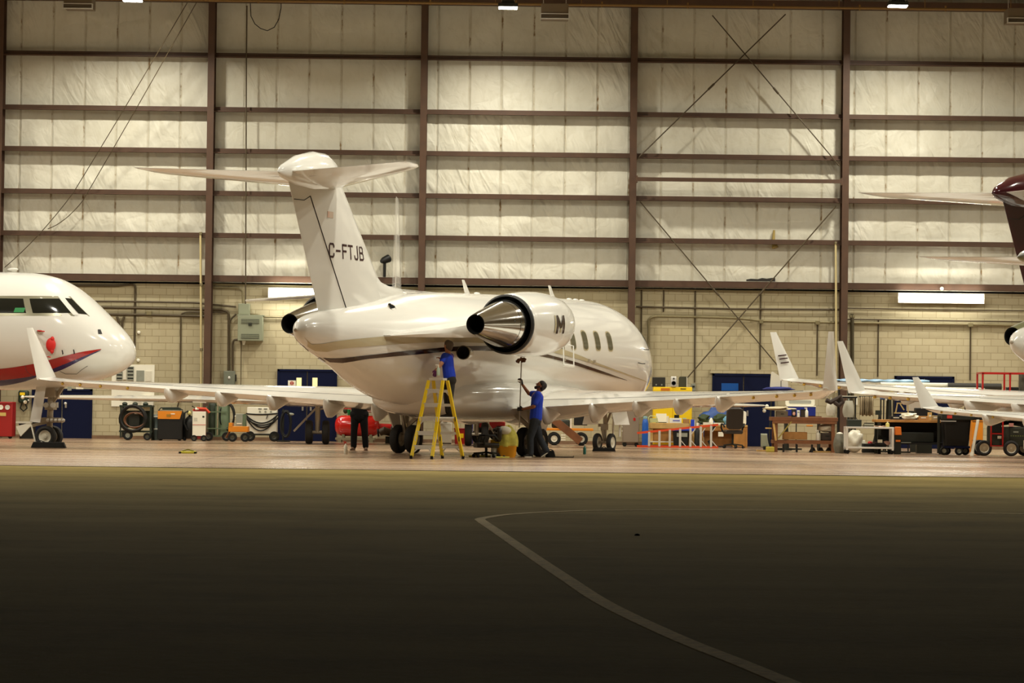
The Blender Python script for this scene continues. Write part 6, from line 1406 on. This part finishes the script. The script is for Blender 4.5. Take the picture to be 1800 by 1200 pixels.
t = T('wrapped_sheet', 'long light-blue wrapped sheet lying on top of the white tubes', 'sheet', 1548, YT + .15); zb_ = at(1548, 670, YT + .15).z; MB().grid(lambda u, v: (PX(168, YT) * (u - .5), -.15 + .3 * v, zb_ + .03 * sin(PI * v) + .012 * sin(u * 40 + v * 5)), 40, 5).build('sheet', mat('light_blue_film', srgb(150, 186, 216), .25), t, solid=.05)
MB().box((0, 0, zb_ - .045), (PX(160, YT), .26, .03)).build('board', M_offwhite, t); 
for x in (-.9, .9): MB().box((x, 0, (zb_ - .06) / 2), (.05, .2, zb_ - .06)).build('prop', M_dgrey, t)
# ---------------------------------------------------------------- around the main jet
def chock(label, px, Y, w_, h_, rot=0.0):
    t = T('wheel_chock', label, 'chock', px, Y, rot)
    MB().prism([(-w_ / 2, 0), (w_ / 2, 0), (w_ * .32, h_), (-w_ * .32, h_)], -.09, .09).build('block', M_black, t, bevel=.008); MB().tube([(-.06, 0, h_), (0, 0, h_ + .03), (.06, 0, h_)], .012, 6).build('rope_handle', M_dgrey, t); return t
chock('black rubber chock behind the right main wheels of the main jet', 968, 62.75, .24, .15)
nwp = main_jet.matrix_world
ngx, ngy = CX + 8.16 * sin(rad(24.5)), CY + 8.16 * cos(rad(24.5))
t = thing('wheel_chock', 'long black chock under the nose wheels of the main jet', 'chock', (ngx - .02, ngy - .42, 0)); MB().prism([(-.30, 0), (.30, 0), (.27, .09), (-.27, .09)], -.08, .08).build('block', M_black, t, bevel=.008); MB().tube([(-.06, 0, .09), (0, 0, .12), (.06, 0, .09)], .012, 6).build('rope_handle', M_dgrey, t)
g_ = MB(); g_.bar((8.36, -.34, .38), (8.36, -.34, .86), .05, .03); g_.bar((8.36, -.16, .38), (8.36, -.16, .86), .05, .03); g_.bar((8.36, -.36, .86), (8.36, -.12, .86), .03, .05); g_.build('white_bracket', M_white, main_jet)

# yellow step ladder (double-sided)
LY = 59.4
A0 = Vector((gx(723, LY), LY, 0)); wv, vv = Vector((.45, -.28, 0)), Vector((.65, .77, 0)); ctr = A0 + wv / 2 + vv / 2
t = thing('step_ladder', 'yellow double-sided step ladder under the engine', 'ladder', ctr); LAD = t; ZTOP = 1.70
M_lad = mat('ladder_yellow', srgb(236, 204, 24), .35)
def lp_(a, b, f):   # a: -1/1 across, b: -1/1 front or rear, f: height fraction
    return wv * (.5 * a * (1 - .32 * f)) + vv * (.5 * b * (1 - .87 * f)) + Vector((0, 0, ZTOP * f))
for b in (-1, 1):
    for a in (-1, 1):
        rl = MB().bar(lp_(a, b, .03), lp_(a, b, .985), .035, .075, up=wv).build('rail', M_lad, t, bevel=.004)
        p = lp_(a, b, 0); MB().box((p.x, p.y, .035), (.06, .08, .07)).build('rubber_foot', M_black, rl)
        for k in range(2): q_ = lp_(a, b, .25 + .25 * k); MB().box(q_ + Vector((0, -.04, 0)), (.018, .006, .10)).build('warning_sticker', M_blackp if b > 0 else M_offwhite, rl)
    for k in range(5):
        f = (.25 + .30 * k) / ZTOP; p0, p1 = lp_(-1, b, f), lp_(1, b, f)
        MB().bar(p0, p1, .022, .085 if b < 0 else .06, up=(0, 0, 1)).build('step', M_alu, t)
        if k in (0, 2, 4):
            br = MB()
            for a, p in ((-1, p0), (1, p1)): q_ = lp_(a, b, f - .08); br.bar(p.lerp(p1 if a < 0 else p0, .28), q_, .012, .03)
            br.build('step_brace', M_alu, t)
MB().box((0, 0, ZTOP), (.36, .16, .05), Matrix.Rotation(math.atan2(wv.y, wv.x), 3, 'Z')).build('top_cap', M_alu, t, bevel=.006)
for a in (-1, 1): MB().bar(lp_(a, -1, .52), lp_(a, 1, .52), .02, .03).build('spreader', M_alu, t)

# ---------------------------------------------------------------- people
M_skin = mat('skin_brown', srgb(150, 96, 64), .5); M_skinl = mat('skin_light', srgb(186, 130, 92), .5)
M_shirt = mat('royal_blue_shirt', srgb(24, 62, 200), .8, noise=.12, nscale=9); M_jeans = mat('dark_jeans', srgb(44, 50, 58), .85, noise=.2, nscale=12); M_hair = mat('black_hair', srgb(26, 18, 14), .6, bump=.6, bscale=60)
M_hairg = mat('grey_brown_hair', srgb(84, 74, 62), .7, bump=.5, bscale=60); M_glove = mat('black_glove', srgb(22, 20, 18), .6); M_purple = mat('purple_glove', srgb(92, 30, 84), .6)
M_shoe = mat('dark_shoe', srgb(32, 28, 26), .6); M_sole = mat('white_sole', srgb(220, 214, 196), .6); M_blackcl = mat('black_cloth', srgb(13, 12, 11), .95, spec=.2); M_brownshoe = mat('brown_shoe', srgb(92, 64, 42), .6); M_eye = mat('dark_eye', (.01, .008, .006), .2)
def capsule(mb, a, b, ra, rb, n=12):
    a, b = Vector(a), Vector(b); d = b - a; L = max(d.length, 1e-4); prof = []
    for k in range(5): th = PI / 2 * k / 4; prof.append((-ra * cos(th), max(.002, ra * sin(th))))
    for k in range(1, 5): th = PI / 2 * k / 4; prof.append((L + rb * sin(th), max(.002, rb * cos(th))))
    if len(prof) > 5: prof.insert(5, (L, rb))
    mb.lathe(prof, a, d if d.length > 1e-4 else (0, 0, 1), n)
def skin(mb, name, m_, parent, vox=.012, it=4):
    o = mb.build(name, m_, parent)
    r = o.modifiers.new('r', 'REMESH'); r.mode = 'VOXEL'; r.voxel_size = vox; r.use_smooth_shade = True
    s = o.modifiers.new('s', 'SMOOTH'); s.iterations = it; s.factor = .5
    return o
def chain(mb, pts):
    for (a, ra), (b, rb) in zip(pts, pts[1:]): capsule(mb, a, b, ra, rb)
def hand(mb, wrist, dirv, palmn, curl=.6, sc=1.0, thumb_side=1):
    """palm, four curled fingers of unequal length and a side thumb"""
    wrist = Vector(wrist); d = Vector(dirv).normalized(); n = Vector(palmn).normalized(); n = (n - d * n.dot(d)).normalized(); s = d.cross(n)
    for k in (-1, 0, 1): capsule(mb, wrist + s * k * .018 * sc, wrist + d * .085 * sc + s * k * .026 * sc, .018 * sc, .015 * sc, 8)
    for k, L in enumerate((.066, .076, .072, .056)):
        b = wrist + d * .085 * sc + s * (-.032 + .0213 * k) * sc; p = b; a = curl * .5; r = .0095 * sc
        for j, f in enumerate((.45, .32, .23)):
            q_ = p + (d * cos(a) + n * sin(a)) * L * f * 1.15 * sc; capsule(mb, p, q_, r, r * .92, 8); p = q_; a += curl; r *= .93
    b = wrist + d * .02 * sc - s * .024 * sc * thumb_side; q_ = b + (d * .6 - s * .7 * thumb_side + n * .25).normalized() * .045 * sc; capsule(mb, b, q_, .013 * sc, .011 * sc, 8); capsule(mb, q_, q_ + (d * .75 - s * .1 * thumb_side + n * .65).normalized() * .034 * sc, .011 * sc, .009 * sc, 8)
def head(mb, c, fwd, up, sc=1.0):
    """skull, jaw, nose, brow, lips and ears around centre c"""
    f = Vector(fwd).normalized(); u = Vector(up); u = (u - f * u.dot(f)).normalized(); s = f.cross(u); P = lambda a, b, c_: c + f * a * sc + s * b * sc + u * c_ * sc
    capsule(mb, P(-.028, 0, .028), P(.018, 0, .022), .080 * sc, .076 * sc); capsule(mb, P(.022, 0, -.01), P(.040, 0, -.072), .062 * sc, .040 * sc)
    capsule(mb, P(.080, 0, .010), P(.104, 0, -.022), .011 * sc, .015 * sc, 8); capsule(mb, P(.075, -.035, .028), P(.075, .035, .028), .014 * sc, .014 * sc, 8)
    capsule(mb, P(.078, -.018, -.050), P(.078, .018, -.050), .010 * sc, .010 * sc, 8); capsule(mb, P(.068, 0, -.082), P(.066, 0, -.088), .022 * sc, .020 * sc, 8)
    for k in (-1, 1): capsule(mb, P(-.012, k * .080, .010), P(-.004, k * .080, -.022), .016 * sc, .012 * sc, 8)
    return P
def eyes(P, parent):
    for k in (-1, 1): MB().ball(P(.083, k * .031, .006), (.009, .011, .008), 8).build('eye', M_eye, parent)
def shoe(parent, heel, toe, m_, sole=None, h=.075):
    heel, toe = Vector(heel), Vector(toe); d = (toe - heel); mb = MB(); capsule(mb, heel + Vector((0, 0, h * .55)), heel + d * .45 + Vector((0, 0, h * .58)), .043, .045); capsule(mb, heel + d * .45 + Vector((0, 0, h * .5)), toe + Vector((0, 0, h * .36)), .044, .030); capsule(mb, heel + Vector((0, 0, h * .7)), heel + d * .15 + Vector((0, 0, h * 1.3)), .045, .045)
    o = skin(mb, 'shoe', m_, parent, .010, 3)
    f = d.normalized(); s = Vector((0, 0, 1)).cross(f).normalized(); ring = []
    q_ = [(-.05, .032), (.0, .042), (.35, .043), (.7, .05), (.95, .04), (1.08, .015)]
    pl = [heel + d * a + s * b for a, b in q_] + [heel + d * a - s * b for a, b in reversed(q_)]
    MB().loft([[p + Vector((0, 0, .001)) for p in pl], [p + Vector((0, 0, .024)) for p in pl]]).build('sole', sole or m_, o)
    return o

# man with the pole, in profile facing left
S2 = 78.5; PY2 = 62.42
def j(px, py, y): return Vector(((px - 935) / S2, y, (802 - py) / S2))
t = T('person', 'person in a royal blue T-shirt and dark jeans raising a long pole to the engine', 'person', 935, PY2)
hp = [j(940.5, 737, -.09), j(940.5, 737, .09)]; kn = [j(932, 768, -.10), j(948.5, 768, .09)]; an = [j(933, 793, -.11), j(961, 788, .08)]
shN, shF = j(945, 692, -.19), j(942.5, 691, .19); elN, elF = j(937.5, 713, -.24), j(929, 690, .20); wrN, wrF = j(918.5, 717.5, -.06), j(916.5, 673.5, .05)
neck = j(945.5, 688, 0); hc = j(949, 676.5, 0); ff = Vector((-.80, -.12, .58)); uu = Vector((.55, 0, .83))
b = MB(); capsule(b, j(941, 735, -.05), j(941, 735, .05), .13, .13); chain(b, [(j(941, 735, 0), .13), (j(942, 715, 0), .125), (j(944, 697, 0), .14)]); capsule(b, shN + Vector((0, .04, 0)), shF - Vector((0, .04, 0)), .075, .075); capsule(b, j(944.5, 694, 0), neck, .085, .062); capsule(b, neck, hc, .056, .056)
for s in (0, 1): chain(b, [(hp[s], .088), (kn[s], .058), (an[s], .040)])
chain(b, [(shN, .060), (elN, .044), (wrN, .029)]); chain(b, [(shF, .060), (elF, .044), (wrF, .029)])
hand(b, wrN, (-1, .3, .05), (0, .9, -.1), 1.0); hand(b, wrF, (-.25, -.2, 1), (-.6, -.5, -.2), .95)
P = head(b, hc, ff, uu)
body = skin(b, 'body', M_skin, t, .0085, 3); eyes(P, body)
h = MB(); capsule(h, P(-.045, 0, .045), P(-.005, 0, .055), .088, .086); capsule(h, P(-.055, 0, .01), P(-.055, 0, -.04), .078, .062); [capsule(h, P(-.03, k * .06, .03), P(-.05, k * .055, -.02), .04, .04) for k in (-1, 1)]; skin(h, 'hair', M_hair, t, .010, 2)
h = MB(); capsule(h, P(.062, -.03, -.078), P(.062, .03, -.078), .030, .030); capsule(h, P(.060, 0, -.10), P(.075, 0, -.092), .030, .028); [capsule(h, P(.05, k * .052, -.06), P(.01, k * .066, -.02), .020, .014) for k in (-1, 1)]; skin(h, 'beard', M_hair, t, .009, 2)
sh = MB(); chain(sh, [(j(941.5, 733, -.05), .142), (j(942.5, 714, -.05), .136), (j(944, 698, -.07), .135)]); chain(sh, [(j(941.5, 733, .05), .142), (j(942.5, 714, .05), .136), (j(944, 698, .07), .135)]); capsule(sh, shN + Vector((0, .02, .0)), shF - Vector((0, .02, 0)), .083, .083)
chain(sh, [(shN, .083), (shN.lerp(elN, .72), .068)]); chain(sh, [(shF, .083), (shF.lerp(elF, .60), .070)]); skin(sh, 'shirt', M_shirt, t, .011, 4)
tr = MB(); capsule(tr, j(941, 738, -.06), j(941, 738, .06), .135, .135); 
for s in (0, 1): chain(tr, [(hp[s], .115), (kn[s], .082), (an[s] + Vector((0, 0, -.02)), .072)])
skin(tr, 'trousers', M_jeans, t, .011, 4)
for w_, d_, n_, nm in ((wrN, (-1, .3, .05), (0, .9, -.1), 1.0), (wrF, (-.25, -.2, 1), (-.6, -.5, -.2), .95)):
    gm = MB(); hand(gm, w_, d_, n_, nm, 1.12); skin(gm, 'glove', M_glove, t, .007, 2)
shoe(t, j(934.5, 802, -.11), j(922.5, 802, -.13), M_shoe, M_sole)
s_ = shoe(t, j(963, 794.5, .08), j(952, 801.8, .07), M_shoe, M_sole)
# long pole with brown mop head, held by him
tp = T('cleaning_pole', 'long thin pole with a brown mop head pressed up under the engine nacelle', 'cleaning pole', 935, PY2)
a_, b_ = j(915.2, 633, .0), j(912.6, 750, .0)
MB().cyl(b_, a_, .014, 10).build('pole', M_steel, tp)
m_ = MB(); r_ = random.Random(4)
for k in range(16):
    d_ = Vector((r_.uniform(-.16, .12), r_.uniform(-.08, .08), r_.uniform(-.05, .05))); m_.tube([a_ + Vector((0, 0, .02)), a_ + d_ * .6 + Vector((0, 0, .045)), a_ + d_ + Vector((0, 0, .0))], .022, 6)
m_.build('mop_head', mat('mop_brown', srgb(98, 62, 36), .9), tp)

# man on the ladder, seen from behind, facing the fuselage
PY1 = 59.7
def j1(px, py, y): return Vector(((px - 785) / 81.9, y, (805.8 - py) / 81.9))
zr_ = (.25 + .30 * 2) + .012; bb_ = lp_(0, 1, (.25 + .6) / ZTOP)
t = thing('person', 'person in a royal blue T-shirt standing on the yellow ladder with back turned', 'person', (ctr.x + bb_.x + .05, ctr.y + bb_.y + .07, 0))
ox, oy = -t.location.x + gx(785, PY1), 0.0
def k1(px, py, y): v = j1(px, py, y); return Vector((v.x + ox, y, v.z))
zf = zr_ + .05
hpp = [k1(791, 668, -.08), k1(787, 668, .09)]; knn = [k1(790, 697, -.08), k1(784, 697, .08)]; ann = [Vector((.02, -.07, zf + .10)), Vector((-.02, .08, zf + .10))]
sN, sF = k1(780, 626, -.15), k1(789, 626, .16); eN, eF = k1(774, 640, -.26), k1(785, 645, .16); wN, wF = k1(766, 650, -.30), k1(776, 633, .13)
hc = k1(785.5, 608, .02); ff = Vector((-.72, .66, .05)); uu = Vector((0, 0, 1))
b = MB(); capsule(b, hpp[0], hpp[1], .12, .12); chain(b, [(k1(789, 666, 0), .13), (k1(786, 645, 0), .12), (k1(784.5, 630, 0), .135)]); capsule(b, sN, sF, .07, .07); capsule(b, k1(784.5, 626, 0), k1(785, 618, 0), .075, .058); capsule(b, k1(785, 620, 0), hc, .055, .055)
for s in (0, 1): chain(b, [(hpp[s], .088), (knn[s], .058), (ann[s], .040)])
chain(b, [(sN, .060), (eN, .044), (wN, .029)]); chain(b, [(sF, .060), (eF, .044), (wF, .029)])
hand(b, wN, (-.35, .0, -1), (.2, .9, 0), .7); hand(b, wF, (-.8, .1, .6), (0, .2, -1), .5)
P = head(b, hc, ff, uu); body = skin(b, 'body', M_skinl, t, .0085, 3); eyes(P, body)
h = MB(); capsule(h, P(-.04, 0, .04), P(.005, 0, .058), .088, .084); capsule(h, P(-.05, 0, .02), P(-.048, 0, -.04), .078, .062); [capsule(h, P(-.03, k * .06, .03), P(-.03, k * .058, -.02), .036, .034) for k in (-1, 1)]; skin(h, 'hair', M_hairg, t, .010, 2)
sh = MB()
for y in (-.05, .05): chain(sh, [(k1(788.5, 661, y), .138), (k1(786, 645, y), .128), (k1(784.5, 631, y * 1.4), .132)])
capsule(sh, sN, sF, .080, .080); chain(sh, [(sN, .082), (sN.lerp(eN, .55), .070)]); chain(sh, [(sF, .082), (sF.lerp(eF, .55), .070)]); skin(sh, 'shirt', M_shirt, t, .011, 4)
tr = MB(); capsule(tr, hpp[0], hpp[1], .125, .125)
for s in (0, 1): chain(tr, [(hpp[s], .105), (knn[s], .076), (ann[s], .062)])
skin(tr, 'trousers', mat('charcoal_trousers', srgb(40, 38, 34), .9), t, .011, 4)
gm = MB(); hand(gm, wN, (-.35, .0, -1), (.2, .9, 0), .7, 1.12); skin(gm, 'glove', M_purple, t, .007, 2)
for s in (0, 1): shoe(t, Vector((ann[s].x + .06, ann[s].y, zf - .030)), Vector((ann[s].x - .14, ann[s].y + .06, zf - .030)), M_shoe)
# his spray bottle: held in the gloved hand
pb = wN + Vector((.04, -.06, -.10)); t2 = thing('spray_bottle', 'pale spray bottle in the hand of the person on the ladder', 'bottle', t.location + pb + Vector((0, 0, -.02)))
MB().lathe([(0, .034), (.01, .038), (.13, .038), (.17, .020), (.19, .014)], (0, 0, 0), (0, 0, 1), 14).build('body', mat('pale_green_plastic', srgb(186, 206, 186), .35), t2); c_ = MB(); c_.cyl((0, 0, .18), (0, 0, .22), .018, 8); c_.box((-.02, 0, .225), (.08, .025, .02)); c_.bar((-.03, 0, .21), (-.04, 0, .16), .01, .015); c_.build('trigger_head', M_wplastic, t2)

# person in black behind the left wing
PY3 = 68.4; S3 = 4900 / PY3
t = T('person', 'person in black clothes standing behind the left wing by the red tank', 'person', 631, PY3)
def j3(px, z, y=0): return Vector(((px - 631) / S3, y, z))
b = MB(); hp3 = [j3(624.5, .88), j3(638, .88)]; kn3 = [j3(622.5, .48, -.02), j3(641, .48, -.02)]; an3 = [j3(622, .10), j3(643, .10)]
capsule(b, hp3[0], hp3[1], .12, .12); chain(b, [(j3(631, .92), .14), (j3(631, 1.12), .135), (j3(631, 1.34), .15)]); s3 = [j3(618, 1.40), j3(644, 1.40)]; capsule(b, s3[0], s3[1], .07, .07); capsule(b, j3(631, 1.38), j3(631, 1.50), .08, .056); hc = j3(631, 1.63); capsule(b, j3(631, 1.48), hc, .054, .054)
for s in (0, 1):
    chain(b, [(hp3[s], .09), (kn3[s], .06), (an3[s], .042)]); q_ = -1 if s == 0 else 1
    e3 = s3[s] + Vector((q_ * .06, .03, -.28)); w3 = e3 + Vector((q_ * -.14, -.20, .13)); chain(b, [(s3[s], .06), (e3, .045), (w3, .03)]); hand(b, w3, (-q_ * .8, -.4, .2), (0, .3, -1), .7)
P = head(b, hc, (0, -1, -.08), (0, 0, 1)); body = skin(b, 'body', M_skinl, t, .0085, 3); eyes(P, body)
h = MB(); capsule(h, P(-.04, 0, .045), P(.0, 0, .06), .088, .084); capsule(h, P(-.05, 0, .02), P(-.048, 0, -.03), .078, .064); skin(h, 'hair', M_hairg, t, .010, 2)
sh = MB()
for dx in (-4, 0, 4): chain(sh, [(j3(631 + dx, .82), .152 if dx == 0 else .145), (j3(631 + dx, 1.1), .155 if dx == 0 else .14), (j3(631 + dx * 1.5, 1.34), .165 if dx == 0 else .14)])
capsule(sh, s3[0], s3[1], .082, .082)
for s in (0, 1):
    q_ = -1 if s == 0 else 1; e3 = s3[s] + Vector((q_ * .06, .03, -.28)); w3 = e3 + Vector((q_ * -.14, -.20, .13)); chain(sh, [(s3[s], .08), (e3, .062), (w3, .046)])
skin(sh, 'shirt', M_blackcl, t, .011, 4)
for dx in (-3.2, 3.2): MB().tube([j3(631 + dx * .9, 1.50, -.07), j3(631 + dx * .8, 1.42, -.155), j3(631 + dx * .3, 1.22, -.175)], .007, 6).build('lanyard_strap', M_wplastic, t)
tr = MB(); capsule(tr, hp3[0], hp3[1], .14, .14)
for s in (0, 1): chain(tr, [(hp3[s], .118), (kn3[s], .086), (an3[s] + Vector((0, 0, .01)), .075)])
skin(tr, 'trousers', M_blackcl, t, .011, 4)
for s in (0, 1): shoe(t, Vector((an3[s].x, .05, 0)), Vector((an3[s].x + (-.05 if s == 0 else .02), -.17, 0)), M_brownshoe)

# ---------------------------------------------------------------- small things on the floor around the main jet
office_chair('low black mechanic chair on castors under the jet belly', 855, 61.75, rad(-78), seat_z=.27, recline=.05, hb=.33, headrest=False)
t = T('rag_tub', 'orange tub heaped with yellow and white rags under the jet belly', 'tub', 891, 62.05)
MB().loft([[(x, y, z) for x, y in rrect(w_, .36, .08)] for w_, z in ((.36, .0), (.42, .05), (.44, .24), (.46, .26))]).build('tub', mat('tub_orange', srgb(222, 150, 20), .4), t)
def fn(u, v):
    a = 2 * PI * u; b2 = PI / 2 * v; k = 1 + .10 * sin(3 * a + 2) + .07 * sin(7 * a + 5 * v); return (.23 * k * cos(a) * cos(b2) + .03 * v, .19 * k * sin(a) * cos(b2), .24 + .46 * sin(b2) * (1 + .06 * sin(5 * a)))
MB().grid(fn, 30, 14).build('yellow_rags', mat('yellow_green_cloth', srgb(206, 196, 84), .8, noise=.35, nscale=7), t, angle=80)
MB().ball((-.05, -.10, .60), (.15, .12, .10), 12).build('white_rag', M_paper, t); MB().box((-.28, -.05, .34), (.16, .14, .10)).build('yellow_pad', M_yellow, t); MB().box((-.28, -.05, .14), (.14, .14, .29)).build('white_carton', M_wplastic, t)
bottle('spray_bottle', 'white spray bottle standing beside the rag tub under the belly', 877, 62.4, .30, .04, M_wplastic, M_wplastic, spray=True)
t = T('floor_tray', 'flat yellow tray with small black parts on the floor under the belly', 'tray', 845, 62.2); MB().box((0, 0, .02), (.52, .34, .035)).build('tray', mat('tray_yellow', srgb(214, 204, 96), .6), t, bevel=.01)
for k, x in enumerate((-.10, .05, .12)): MB().ball((x, -.05 + .05 * k, .05), (.04, .03, .025), 8).build('black_part', M_blackp, t)
t = T('floor_tray', 'second flat yellow tray on the floor beneath the mechanic chair', 'tray', 884, 61.4); MB().box((0, 0, .015), (.30, .24, .03)).build('tray', mat('tray_yellow', srgb(214, 204, 96), .6), t, bevel=.008); MB().ball((.03, 0, .04), (.03, .03, .02), 8).build('black_part', M_blackp, t)
t = T('wheel_chock', 'yellow and black chock lying alone on the open floor at left', 'chock', 331, 62.3); MB().prism([(-.20, 0), (.20, 0), (.17, .05), (-.17, .05)], -.09, .09).build('block', mat('chock_yellow', srgb(206, 196, 60), .6), t, bevel=.008); MB().tube([(-.13, -.03, .05), (0, -.02, .09), (.13, 0, .05)], .016, 6).build('rope_handle', mat('olive_rope', srgb(110, 104, 30), .8), t)
for x in (-.17, .17): MB().box((x, -.02, .02), (.05, .19, .04)).build('black_end', M_blackp, t)
bottle('spray_bottle', 'small clear spray bottle with red trigger on the floor beside the person in black', 608, 64.0, .28, .042, M_plastic_film, M_red, spray=True)
bottle('soda_bottle', 'small teal bottle with white cap on the floor near the nose wheels', 1028, 67.0, .24, .036, mat('teal_plastic', srgb(40, 110, 100), .4), M_wplastic)
tag(MB().tube([(gx(975, 62.6), 62.6, .012), (gx(990, 62.55), 62.55, .012), (gx(1008, 62.7), 62.7, .012), (gx(1009, 62.9), 62.9, .03)], .012, 6).build('floor_cable', M_cable), 'short dark cable on the floor right of the right main wheels', 'cable')
p_ = ground(1120, 941); tag(MB().ball((p_.x, p_.y, .005), (.026, .03, .015), 10).build('pebble', mat('dark_stone', (.03, .026, .018), .9)), 'small dark stone lying on the asphalt inside the painted line', 'stone')
